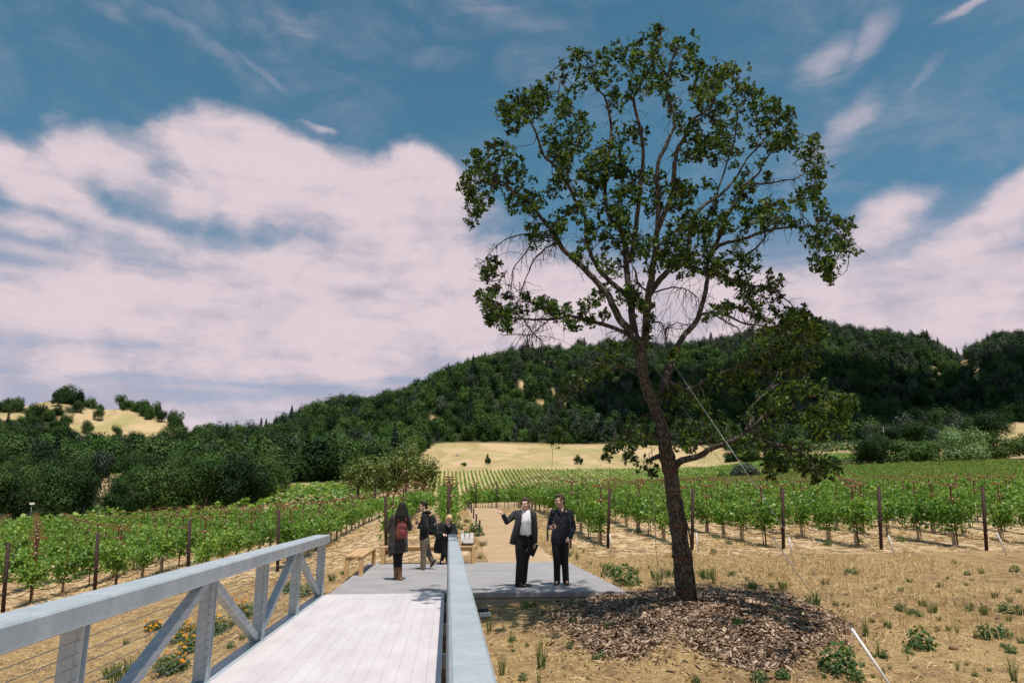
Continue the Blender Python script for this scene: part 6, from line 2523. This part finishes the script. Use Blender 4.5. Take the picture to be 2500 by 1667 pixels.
mb.tube([(-.03, .0, .335), (-.02, -.01, .375), (.02, -.01, .375), (.03, .0, .335)], .008, 8)
mb.build('handle', REDL, bp_)
mb = MB()
mb.box((-.075, -.098, .04), (-.066, -.088, .22), .002)
mb.build('zip', simple('brass', (.55, .42, .2), None, 5, .3, 1), bp_)

# ---- man in profile with black backpack and a phone
m3 = Fig(0, 720, 1282, .14035, 930, 1210, 'man in black hooded jacket and olive trousers walking left, looking ahead over his phone')
R3 = m3.root
hc = m3(708, 188, 0)
hf = Vector((-.97, -.22, -.06))
S = Shape()
P, Rm = head_parts(S, hc, hf, 1.0, (-.05, 0, 1), m3(735, 300, 0))
ch, pv = m3(745, 470, 0), m3(745, 745, 0)
sh = [m3(735, 380, -.17), m3(735, 385, .17)]
el = [m3(770, 545, -.22), m3(745, 560, .22)]
wr = [m3(640, 545, -.15), m3(628, 492, .06)]
hp = [m3(745, 770, -.09), m3(745, 770, .09)]
kn = [m3(742, 1000, -.10), m3(800, 985, .10)]
an = [m3(740, 1238, -.10), m3(880, 1125, .10)]
to = [m3(640, 1265, -.10), m3(858, 1222, .10)]
body_core(S, ch, pv, hp, kn, an, [m3(630, 1262, -.10), m3(850, 1225, .10)], sh, el, wr, (0, 1, 0))
hand_parts(S, wr[0], (-.85, -.1, .0), (.1, .2, 1), (0, .9, .2), .75)
hand_parts(S, wr[1], (-.75, -.2, .35), (.1, -.8, 0), (0, 0, 1), .85)
S.build('body', SKIN2, R3, .0085, 2, .35)
face_bits(R3, P, Rm, 1.0, True)
S = Shape()
S.ell(P(0, -.026, .052), (.086, .094, .084), Rm)
S.ell(P(0, .036, .108), (.064, .060, .034), Rm)
S.ell(P(0, -.078, -.015), (.068, .036, .065), Rm)
for q in (-1, 1):
    S.ell(P(q * .074, .006, .022), (.012, .026, .045), Rm)
S.build('hair', HAIR_B, R3, .009, 2)
S = Shape()
S.torso([m3(735, 770, 0), m3(738, 690, 0), m3(745, 560, 0), m3(745, 450, 0), m3(742, 370, 0), m3(740, 310, 0)], [.205, .205, .215, .22, .20, .08], [.125, .125, .130, .128, .105, .065], (0, 1, 0))
for i, q in ((0, -1), (1, 1)):
    S.limb([m3(740, 365, .09 * q), sh[i], (sh[i] + el[i]) / 2, el[i], (el[i] + wr[i]) / 2, wr[i] * .9 + el[i] * .1], [.08, .082, .074, .066, .058, .048])
S.torso([m3(760, 300, 0), m3(805, 290, 0), m3(850, 305, 0)], [.10, .12, .07], [.055, .055, .03], (0, 1, 0))
S.limb([m3(690, 330, -.06), m3(725, 290, -.09), m3(790, 280, -.08)], [.03, .035, .03])
S.build('jacket', BLACKC, R3, .0105, 4)
S = Shape()
S.torso([m3(745, 850, 0), m3(745, 740, 0)], [.16, .17], [.12, .115], (0, 1, 0))
leg_cloth(S, hp[0], kn[0], an[0], (.112, .10, .080, .074, .074))
leg_cloth(S, hp[1], kn[1], an[1] * .94 + kn[1] * .06, (.112, .10, .080, .074, .070))
S.build('trousers', OLIVE, R3, .0105, 4)
shoe('shoe', m3(745, 1230, -.10), Vector((m3(640, 0).x, -.10, .034)), SHOE, R3, .048, SOLE)
# the trailing shoe stands on its toes
S = Shape()
a, t_ = m3(905, 1125, .10), m3(868, 1232, .10)
S.torso([m3(948, 1118, .10), m3(925, 1150, .10), m3(890, 1200, .10), m3(862, 1238, .10), m3(848, 1250, .10)], [.030, .042, .047, .044, .025], [.026, .042, .040, .030, .014], (0, 1, 0))
S.limb([m3(925, 1145, .10), m3(878, 1118, .10)], [.042, .048])
sh_ = S.build('shoe', SHOE, R3, .009, 3)
S = Shape()
S.torso([m3(968, 1128, .10), m3(938, 1180, .10), m3(905, 1225, .10), m3(868, 1254, .10), m3(845, 1262, .10)], [.030, .045, .05, .046, .028], [.011, .012, .012, .012, .009], (0, 1, 0))
S.build('sole', SOLE, sh_, .007, 1)
bk = empty('backpack', m3.world(m3(890, 690, -.02)), -YAW, 'bulky black backpack worn by the man in olive trousers', 'backpack')
S = Shape()
S.torso([(-.02, 0, .0), (-.01, 0, .08), (.0, 0, .25), (-.02, 0, .42), (-.05, 0, .50)], [.13, .155, .155, .145, .10], [.085, .105, .11, .10, .06], (0, 1, 0))
S.build('bag', BLACKC, bk, .011, 3)
S = Shape()
S.torso([(.09, 0, .05), (.10, 0, .16), (.085, 0, .24)], [.11, .12, .10], [.035, .04, .03], (0, 1, 0))
S.build('pocket', BLACKC, bk, .009, 2)
mb = MB()
mb.tube([(.03, -.158, .22), (.055, -.160, .26), (.075, -.150, .31)], .008, 6)
mb.build('zip', M['wire'], bk)
for q in (-1, 1):
    mb = MB()
    mb.tube([(-.06, .10 * q, .47), (-.16, .13 * q, .50), (-.27, .15 * q, .42), (-.27, .16 * q, .28), (-.12, .15 * q, .10)], .016, 8)
    mb.build('strap', BLACKC, bk)
ph = empty('phone', m3.world(m3(583, 540, -.15)), -YAW, 'phone with a bluish case held by the man in olive trousers', 'phone')
mb = MB()
mb.box((-.075, -.036, -.005), (.075, .036, .005), .003)
mb.v = [tuple(Matrix.Rotation(.32, 3, 'Y') @ Vector(v)) for v in mb.v]
mb.build('case', simple('blue_phone_case', (.03, .05, .10), None, 5, .3), ph)
mb = MB()
mb.box((-.070, -.032, .0052), (.070, .032, .0062))
mb.v = [tuple(Matrix.Rotation(.32, 3, 'Y') @ Vector(v)) for v in mb.v]
mb.build('screen', M['glassy'], ph)
wine_glass(m3.world(m3(590, 500, .03)), 'wine glass held upright by the man with the phone', True)

# ---- blond woman bending over the end of the railing
w2 = Fig(0, 1070, 1192, .14035, 930, 1210, 'blond woman in a loose black coat bending forward behind the end of the right handrail')
RB2 = w2.root
hc = w2(1170, 412, -.12)
hf = Vector((.30, -.80, -.55))
S = Shape()
P, Rm = head_parts(S, hc, hf, .97, (.0, .45, 1), w2(1140, 500, .0))
ch, pv = w2(1130, 620, .0), w2(1075, 850, .10)
sh = [w2(1025, 535, .0), w2(1240, 540, .03)]
el = [w2(985, 660, -.05), w2(1275, 640, -.02)]
wr = [w2(1085, 668, -.24), w2(1235, 700, -.16)]
hp = [w2(1050, 900, .10), w2(1110, 900, .12)]
kn = [w2(1085, 1010, .04), w2(1130, 1010, .10)]
an = [w2(1045, 1135, .08), w2(1160, 1140, .05)]
to = [Vector((w2(1082, 0).x, -.02, .03)), Vector((w2(1190, 0).x, -.06, .03))]
body_core(S, ch, pv, hp, kn, an, to, sh, el, wr, (1, .1, 0))
hand_parts(S, wr[0], (.85, -.3, -.1), (0, .2, -1), (.2, -.9, 0), .6, s=.95)
hand_parts(S, wr[1], (-.6, -.3, -.3), (0, .2, -1), (.2, -.9, 0), .6, s=.95)
S.build('body', SKIN, RB2, .0085, 2, .35)
face_bits(RB2, P, Rm, .97, True)
S = Shape()
S.ell(P(0, -.026, .048), (.090, .098, .090), Rm)
S.ell(P(0, .048, .085), (.074, .042, .045), Rm)
S.ell(P(0, -.07, -.03), (.078, .05, .075), Rm)
for q in (-1, 1):
    S.ell(P(q * .078, .018, .01), (.016, .036, .06), Rm)
S.build('hair', HAIR_BL, RB2, .009, 2)
S = Shape()
S.torso([w2(1030, 1000, .10), w2(1035, 900, .09), w2(1065, 780, .07), w2(1105, 660, .02), w2(1130, 560, .0), w2(1140, 500, .0)], [.20, .21, .215, .225, .20, .075], [.15, .15, .15, .145, .115, .06], (1, .1, 0))
S.limb([w2(1080, 530, .0), sh[0], (sh[0] + el[0]) / 2 + Vector((-.02, 0, 0)), el[0] + Vector((-.01, 0, -.02)), wr[0] * .85 + el[0] * .15], [.085, .098, .105, .105, .060])
S.limb([w2(1190, 535, .0), sh[1], (sh[1] + el[1]) / 2, el[1], wr[1] * .85 + el[1] * .15], [.085, .092, .098, .095, .055])
S.build('coat', BLACKC, RB2, .011, 4)
S = Shape()
S.ell(w2(1175, 520, -.085), (.052, .03, .05))
S.build('necklace', simple('pale_scarf', (.42, .34, .28), None, 5, .7), RB2, .008, 1)
S = Shape()
for i in (0, 1):
    leg_cloth(S, hp[i], kn[i], an[i], (.095, .085, .068, .056, .045))
S.build('leggings', BLACKC, RB2, .0105, 3)
for i in (0, 1):
    S = Shape()
    d = Vector((to[i].x - an[i].x, to[i].y - an[i].y, 0)).normalized()
    sd = Vector((-d.y, d.x, 0))
    b = Vector((an[i].x, an[i].y, .014))
    S.torso([b - d * .05, b + d * .04, Vector((to[i].x, to[i].y, .014)) + d * .02], [.034, .040, .040], [.012, .012, .012], sd)
    S.limb([b + d * .055 + sd * .045 + Vector((0, 0, .01)), b + d * .055 + Vector((0, 0, .055)), b + d * .055 - sd * .045 + Vector((0, 0, .01))], [.012, .014, .012])
    S.limb([b - d * .02, an[i] + Vector((0, 0, .0))], [.038, .046])
    S.build('sandal', SHOE, RB2, .009, 1)

# ---------------------------------------------------------------- weeds, flowers, straw, mulch
def blades(seed, n, h, spread, wid=.012, lean=.35, up=1.0):
    r = np.random.default_rng(seed)
    V, Fs = [], []
    for i in range(n):
        a = r.uniform(0, 6.283)
        q = spread * math.sqrt(r.random())
        b = np.array([q * math.cos(a), q * math.sin(a), -.02])
        L = h * r.uniform(.45, 1.05)
        d = np.array([math.cos(a), math.sin(a), 0]) * lean * r.uniform(.1, 1.0) + r.normal(0, .12, 3) * np.array([1, 1, 0])
        s = np.array([-math.sin(a + 1), math.cos(a + 1), 0]) * wid * r.uniform(.6, 1.2) / 2
        m = b + np.array([d[0] * L * .35, d[1] * L * .35, L * .55 * up])
        t = b + np.array([d[0] * L, d[1] * L, L * up * (.98 - .3 * np.hypot(d[0], d[1]))])
        k = len(V)
        V += [b - s, b + s, m + s * .8, m - s * .8, t]
        Fs.append((k, k + 1, k + 2, k + 3))
        Fs.append((k + 3, k + 2, k + 4))
    return np.array(V), [np.array([f for f in Fs if len(f) == 4]), np.array([f for f in Fs if len(f) == 3])]


def bushy(seed, n, w, h, size, tpl=LEAF_CLUMP):
    r = np.random.default_rng(seed)
    d = unit(r.normal(size=(n, 3)))
    d[:, 2] = np.abs(d[:, 2])
    rad = r.random(n)**.45
    C = d * rad[:, None] * np.array([w / 2, w / 2, h]) + np.array([0, 0, .02])
    return leaf_cloud(C, d + np.array([0, 0, .5]) + r.normal(0, .5, (n, 3)), size * r.uniform(.6, 1.3, n), tpl, r)


GRASS = [mesh_np('grass_tuft', *blades(700 + i, 80, 1.0, .22, .026, .4), M['weed']) for i in range(4)]
TALL = [mesh_np('tall_tuft', *blades(720 + i, 38, 1.0, .09, .018, .22), M['weed']) for i in range(3)]
LEAFY = []
for i in range(4):
    v, f = bushy(740 + i, 240, 1.3, .8, .13)
    LEAFY.append(mesh_np('leafy_weed', v, f, M['weed']))
WEEDS = [
    # px, py (foot), height px, kind, label
    (1987, 1477, 45, 'g', 'green grass tuft at the foot of the pale-sleeved guy wire'), (1913, 1438, 30, 'g', 'spiky green tuft just behind the right side of the mulch'), (1885, 1435, 18, 'g', None), (2015, 1428, 24, 'g', None),
    (2040, 1480, 20, 'g', None), (2087, 1402, 14, 'l', None), (2114, 1553, 62, 't', 'tall thin weed right of the mulch, crossed by the lower guy wire'), (2168, 1533, 28, 'g', None), (2143, 1596, 40, 't', None), (2140, 1440, 16, 'g', None),
    (2200, 1444, 18, 'g', None), (2200, 1490, 20, 'l', 'small dark leafy weed in the middle of the dry grass on the right'), (2275, 1495, 34, 'g', 'bright green tuft in the middle of the dry grass on the right'), (2251, 1480, 25, 'g', None), (2222, 1500, 15, 'l', None),
    (2246, 1506, 14, 'l', None), (2292, 1515, 16, 'g', None), (2338, 1549, 36, 't', None), (2368, 1492, 32, 'g', None), (2404, 1500, 30, 'g', None), (2454, 1495, 26, 'l', 'low wide green weed near the right edge'), (2490, 1498, 22, 'l', None),
    (2361, 1404, 12, 'l', None), (2397, 1400, 18, 'g', None), (2295, 1432, 12, 'l', None), (2246, 1582, 50, 'l', 'wide olive weed in the dry grass at lower right'), (2289, 1540, 18, 'g', None), (2408, 1558, 34, 'l', 'broad-leaved weed at lower right'),
    (2447, 1556, 32, 'l', None), (2493, 1570, 22, 'g', None), (2051, 1638, 66, 'L', 'dark green broad-leaved bush at the bottom right beside the white sleeve'), (2091, 1660, 28, 'l', None), (1913, 1653, 22, 'l', None), (2157, 1648, 34, 't', None),
    (2338, 1636, 34, 't', None), (2477, 1664, 76, 't', 'tall grassy weed in the bottom right corner'), (1386, 1361, 28, 'g', 'green tuft beside the black bollard right of the path'), (1409, 1366, 28, 't', None), (1492, 1408, 34, 'l', 'green bushy weed behind the right corner of the slab'),
    (1528, 1428, 48, 'l', 'larger green bushy weed near the right corner of the slab'), (1548, 1405, 32, 'g', None), (1604, 1417, 44, 'g', 'green tuft just left of the oak trunk'), (1632, 1410, 34, 'g', None), (1726, 1415, 44, 'g', 'green tuft just right of the oak trunk'),
    (1744, 1424, 50, 't', None), (1712, 1408, 26, 'g', None), (1789, 1405, 20, 'g', None), (1484, 1535, 30, 'g', 'small green weed on the left part of the mulch'), (1802, 1525, 20, 'l', 'small green weed on the right part of the mulch'), (1836, 1436, 18, 'l', None),
    (1749, 1315, 12, 'l', None), (1742, 1352, 14, 'l', None), (1911, 1655, 24, 'l', None), (1452, 1610, 14, 'l', None), (1700, 1664, 16, 'l', None), (1855, 1664, 30, 'l', None), (1194, 1545, 60, 't', 'tall green stalks beside the white ground box'),
    (1322, 1632, 100, 'T', 'tallest clump of green stalks, at the bottom centre right of the handrail'), (1225, 1648, 70, 't', 'thin green stalks at the bottom edge against the right handrail'), (1284, 1482, 20, 'l', 'low green weed under the front edge of the slab'), (1302, 1482, 14, 'l', None),
    (1316, 1667, 40, 't', None), (1117, 1290, 18, 'l', None), (1117, 1270, 14, 'l', None), (1138, 1275, 10, 'l', None), (1160, 1297, 24, 'l', 'pale green weed at the foot of the nearest bollard'), (1170, 1309, 18, 'l', None), (1180, 1334, 22, 'g', None),
    (1172, 1364, 14, 'g', None), (307, 1572, 20, 'g', None), (290, 1668, 66, 'g', 'wide grass tuft under the left railing near the bottom edge'), (270, 1655, 50, 'g', None), (320, 1640, 50, 'g', None), (564, 1580, 16, 'l', None), (810, 1417, 24, 'g', 'green tuft between the railing end and the bench'),
    (745, 1455, 30, 'l', 'grey green weed behind the far end of the left railing'), (705, 1445, 26, 'l', None), (836, 1402, 14, 'g', None), (2330, 1375, 10, 'l', None), (590, 1560, 12, 'l', None), (640, 1420, 14, 'l', None), (190, 1412, 22, 'l', None), (108, 1490, 22, 'l', None),
    (2100, 1325, 14, 'l', None), (2200, 1322, 14, 'l', None), (1560, 1300, 12, 'l', None), (1780, 1330, 12, 'l', None), (2020, 1330, 14, 'l', None), (1470, 1385, 16, 'g', None), (1440, 1378, 14, 'g', None), (1425, 1350, 18, 't', None)]
zone = lambda x, y: ('small green weed on the earth left of the bridge' if x < 900 else 'small green weed beside the gravel path' if x < 1200 and y < 1400 else 'small green weed on the earth before the slab' if x < 1420 and y > 1440 else
                     'small green weed in the tilled vineyard edge on the right' if y < 1360 else 'small green weed on the dry grass right of the mulch' if x > 1860 else 'small green weed around the oak and the slab corner')
rw = random.Random(17)
for _ in range(120):
    z_ = rw.random()
    if z_ < .55:
        WEEDS.append((rw.uniform(1880, 2500), rw.uniform(1385, 1660), rw.uniform(7, 20), rw.choice('gglt'), None))
    elif z_ < .7:
        WEEDS.append((rw.uniform(1440, 1900), rw.uniform(1375, 1428), rw.uniform(8, 20), rw.choice('ggt'), None))
    elif z_ < .85:
        WEEDS.append((rw.uniform(1230, 1480), rw.uniform(1490, 1660), rw.uniform(7, 18), rw.choice('gtl'), None))
    else:
        WEEDS.append((rw.uniform(1085, 1165), rw.uniform(1255, 1365), rw.uniform(6, 15), rw.choice('gl'), None))
for i, (px, py, hp_, k, lab) in enumerate(WEEDS):
    p = ghit(px, py)
    if p is None:
        continue
    d = proj(p)[2]
    h = hp_ * d / F
    me = {'g': GRASS, 't': TALL, 'T': TALL, 'l': LEAFY, 'L': LEAFY}[k][i % 3]
    o = obj_of('weed', me)
    o.location = p
    s = h / (.8 if k in 'lL' else 1.0)
    o.rotation_euler = (0, 0, rv.uniform(0, 6))
    o.scale = (s * (1.35 if k == 'g' else 1.0), s * (1.35 if k == 'g' else 1.0), s)
    tag(o, lab or zone(px, py), 'weed', 'green weeds')
# californian style orange flowers left of the bridge
rw0 = random.Random(8)
POPM = [(850, 600, 150, 'feathery green plant with many orange flowers between the railing posts'), (1300, 500, 150, 'feathery green plant with orange flowers behind the sloping brace'), (1750, 280, 130, 'feathery green plant with few yellow flowers, farthest along the railing'),
        (1010, 760, 110, 'leafy plant with orange flowers at the foot of the middle railing post'), (430, 480, 60, 'small feathery plant with pale orange flowers, left of the others'), (700, 1040, 140, 'low feathery plant with orange flowers nearest the bottom edge')]
FL = [(r_[0] + rw0.gauss(0, 90), r_[1] + rw0.gauss(0, 80)) for r_ in [(860, 480), (1290, 380), (760, 900), (440, 470), (1720, 190), (1010, 690)] for _ in range(9)] + [(415, 430), (465, 400), (515, 410), (460, 475), (385, 500), (375, 535), (380, 605), (910, 325), (840, 415), (925, 405), (815, 455), (855, 450), (920, 440), (840, 520), (850, 560), (890, 550), (755, 575), (845, 615), (890, 710), (755, 835),
      (665, 875), (510, 925), (745, 955), (600, 1000), (680, 1040), (855, 1010), (620, 1050), (625, 1110), (1270, 260), (1315, 275), (1225, 370), (1320, 390), (1255, 410), (1210, 405), (1635, 100), (1720, 100), (1775, 80), (1720, 185), (1560, 130), (1000, 480), (1020, 560), (980, 380)]
z8 = lambda x, y: (300 + .17007 * x, 1450 + .17007 * y)
roots = []
for i, (x, y, r, lab) in enumerate(POPM):
    px, py = z8(x, y + r * .5)
    p = ghit(px, py)
    R = r * .17007 * proj(p)[2] / F * 1.9
    e = empty('flower_plant', p, 0, lab, 'flowers', 'orange flowers beside the bridge')
    v, f = bushy(800 + i, 1100, R * 2.1, R * .7 + .06, .05, LEAF_OAK)
    obj_of('foliage', mesh_np('foliage', v, f, M['weed']), e)
    roots.append((e, p, proj(p)[2]))


def flower_mesh(seed, r):
    q = np.random.default_rng(seed)
    mb = MB()
    n = 4
    for k in range(n):
        a = 2 * math.pi * k / n + q.uniform(-.2, .2)
        da = .62
        vs = [(0, 0, 0)]
        for j, (t, rr, z) in enumerate(((-da, .8, .55), (-da * .5, 1.0, .72), (0, 1.05, .75), (da * .5, 1.0, .72), (da, .8, .55))):
            vs.append((r * rr * math.cos(a + t), r * rr * math.sin(a + t), r * z * q.uniform(.8, 1.1)))
        mb.add(vs, [(0, 1, 2), (0, 2, 3), (0, 3, 4), (0, 4, 5)])
    mb.tube([(0, 0, 0), (.01, 0, -.10), (0, .01, -.22)], [.003, .003, .003], 4)
    me = mb.mesh('flower', M['poppy'])
    me.materials.append(M['weed'])
    for pl in list(me.polygons)[16:]:
        pl.material_index = 1
    return me


FM = [flower_mesh(i, .046) for i in range(4)]
for i, (x, y) in enumerate(FL):
    px, py = z8(x, y)
    best = min(roots, key=lambda r_: (proj(r_[1])[0] - px)**2 + (proj(r_[1])[1] - 12 - py)**2)
    p = at(px, py, best[2] + rv.uniform(-.15, .25))
    gzz = g1(p[0], p[1])
    if p[2] < gzz + .10:
        q = ghit(px, py + 9)
        p = q + np.array([0, 0, .17])
    o = obj_of('flower', FM[i % 4], best[0])
    o.location = Vector(p) - Vector(best[1])
    o.rotation_euler = (rv.uniform(-.4, .4), rv.uniform(-.4, .4), rv.uniform(0, 6))

# dry straw lying and standing on the earth (uncountable)
rs = np.random.default_rng(33)


def straw_field(name, n, xr, yr, hole=None, L=(.08, .26), W=(.005, .010), tilt=.25, mat='straw', lift=.012, dens=None):
    x, y = rs.uniform(*xr, n), rs.uniform(*yr, n)
    ok = ~((x > PAD[0] - .03) & (x < PAD[1] + .03) & (y > PAD[2] - .06) & (y < PAD[3] + .02))
    ok &= ~((x > PATH_X0 + .05) & (x < PATH_X1 - .05) & (y > PAD[3] - .1))
    ok &= ~((x > XL - .2) & (x < .2) & (y < PAD[2]) & (gz(x, y) > -.25))
    if hole is not None:
        ok &= ~in_poly(x, y, hole) | (rs.random(n) < .06)
    if dens is not None:
        ok &= rs.random(n) < dens(x, y)
    x, y = x[ok], y[ok]
    n = len(x)
    a = rs.uniform(0, 6.283, n)
    tl = np.abs(rs.normal(0, tilt, n))
    l = rs.uniform(*L, n)
    d = np.stack([np.cos(a) * np.cos(tl), np.sin(a) * np.cos(tl), np.sin(tl)], 1) * l[:, None]
    s = np.stack([-np.sin(a), np.cos(a), rs.normal(0, .5, n)], 1) * (rs.uniform(*W, n) / 2)[:, None]
    b = np.stack([x, y, gz(x, y) + rs.uniform(-.01, lift, n)], 1)
    m = b + d * .55 + np.stack([-np.sin(a), np.cos(a), np.zeros(n)], 1) * (l * rs.normal(0, .08, n))[:, None] + np.array([0, 0, .01])
    t = b + d
    V = np.stack([b - s, b + s, m + s, m - s, t + s * .4, t - s * .4], 1).reshape(-1, 3)
    k = np.arange(n)[:, None] * 6
    Fq = np.concatenate([k + np.array([[0, 1, 2, 3]]), k + np.array([[3, 2, 4, 5]])])
    return obj_of(name, mesh_np(name, V, Fq, M[mat]))


patchy = lambda x, y: np.clip(.15 + 1.5 * (vnoise(x * .6, y * .6, 77) - .3) + .5 * (vnoise(x * 2, y * 2, 78) - .5), .05, 1)
tag(straw_field('dry_grass', 150000, (-9, 14), (4.2, 25), MULCH, (.05, .20), (.004, .009), .30, dens=patchy), 'dry straw scattered over the earth in the foreground', 'dry grass', kind='stuff')
tag(straw_field('tilled_straw', 80000, (-22, 22), (22, 46), None, (.12, .35), (.012, .022), .25, lift=.03, dens=patchy), 'loose straw between the vine rows', 'dry grass', kind='stuff')
tag(straw_field('standing_dry_grass', 22000, (3.6, 14), (10, 22.5), MULCH, (.10, .28), (.004, .008), 1.1, dens=lambda x, y: np.clip(vnoise(x * .5, y * .5, 60) * 1.4 - .3, 0, 1)), 'standing dry grass stems right of the slab', 'dry grass', kind='stuff')
mp = np.array(MULCH)


def chips(n):
    x, y = rs.uniform(mp[:, 0].min(), mp[:, 0].max(), n), rs.uniform(mp[:, 1].min(), mp[:, 1].max(), n)
    ok = in_poly(x, y, MULCH) & ~((x < PAD[1] + .02) & (y > PAD[2] - .05))
    x, y = x[ok], y[ok]
    # a thinning fringe beyond the edge
    sp_ = np.where(rs.random(len(x)) < .3, .34, .06)
    x = x + rs.normal(0, 1, len(x)) * sp_
    y = y + rs.normal(0, 1, len(y)) * sp_
    ok = ~((x < PAD[1] + .03) & (y > PAD[2] - .06))
    x, y = x[ok], y[ok]
    n = len(x)
    C = np.stack([x, y, gz(x, y) + rs.uniform(0, .035, n)], 1)
    N = np.stack([rs.normal(0, .45, n), rs.normal(0, .45, n), np.ones(n)], 1)
    tpl = np.array([(-.12, -.5), (.10, -.46), (.16, .1), (.06, .5), (-.09, .42), (-.15, 0)])
    return leaf_cloud(C, N, np.exp(rs.normal(math.log(.044), .5, n)).clip(.014, .15), tpl, rs, .1)


tag(obj_of('mulch', mesh_np('mulch', *chips(150000), M['mulch'])), 'brown bark mulch heaped around the oak', 'mulch', kind='stuff')
# a few sticks on the mulch and clods on the bare earth
for i, (px, py, a, L, lab) in enumerate(((1455, 1482, .5, .45, 'pale stick lying on the mulch near the slab corner'), (1400, 1490, .35, .8, 'long dark stick at the left edge of the mulch'), (1785, 1600, 1.2, .35, 'short pale stick on the front of the mulch'))):
    p = ghit(px, py)
    mb = MB()
    mb.tube([(-L / 2 * math.cos(a), -L / 2 * math.sin(a), .02), (0, .02, .045), (L / 2 * math.cos(a), L / 2 * math.sin(a), .03)], [.010, .012, .006], 6)
    o = mb.build('stick', M['tube'] if i != 1 else M['vine_wood'])
    o.location = p
    tag(o, lab, 'stick')
n = 2600
x, y = rs.uniform(-6, 12, n), rs.uniform(5, 24, n)
ok = ~((x > PAD[0] - .1) & (x < PAD[1] + .1) & (y > PAD[2] - .1) & (y < PAD[3] + .1)) & ~((x > PATH_X0) & (x < PATH_X1) & (y > 20)) & ~((x > XL - .2) & (x < .2) & (y < PAD[2]) & (gz(x, y) > -.25)) & ~in_poly(x, y, MULCH)
x, y = x[ok], y[ok]
_cl = MB()
for i in range(len(x)):
    r = float(np.exp(rs.normal(math.log(.016), .5)))
    _cl.ball((x[i], y[i], g1(x[i], y[i]) + r * .2), min(r, .06), 6, 4, (1.2, 1, .7))
M['clod'] = simple('earth_clod', (.16, .095, .05), (.30, .19, .10), 20, .95)
tag(_cl.build('clods', M['clod']), 'small clods of brown earth strewn over the foreground', 'earth clods', kind='stuff')
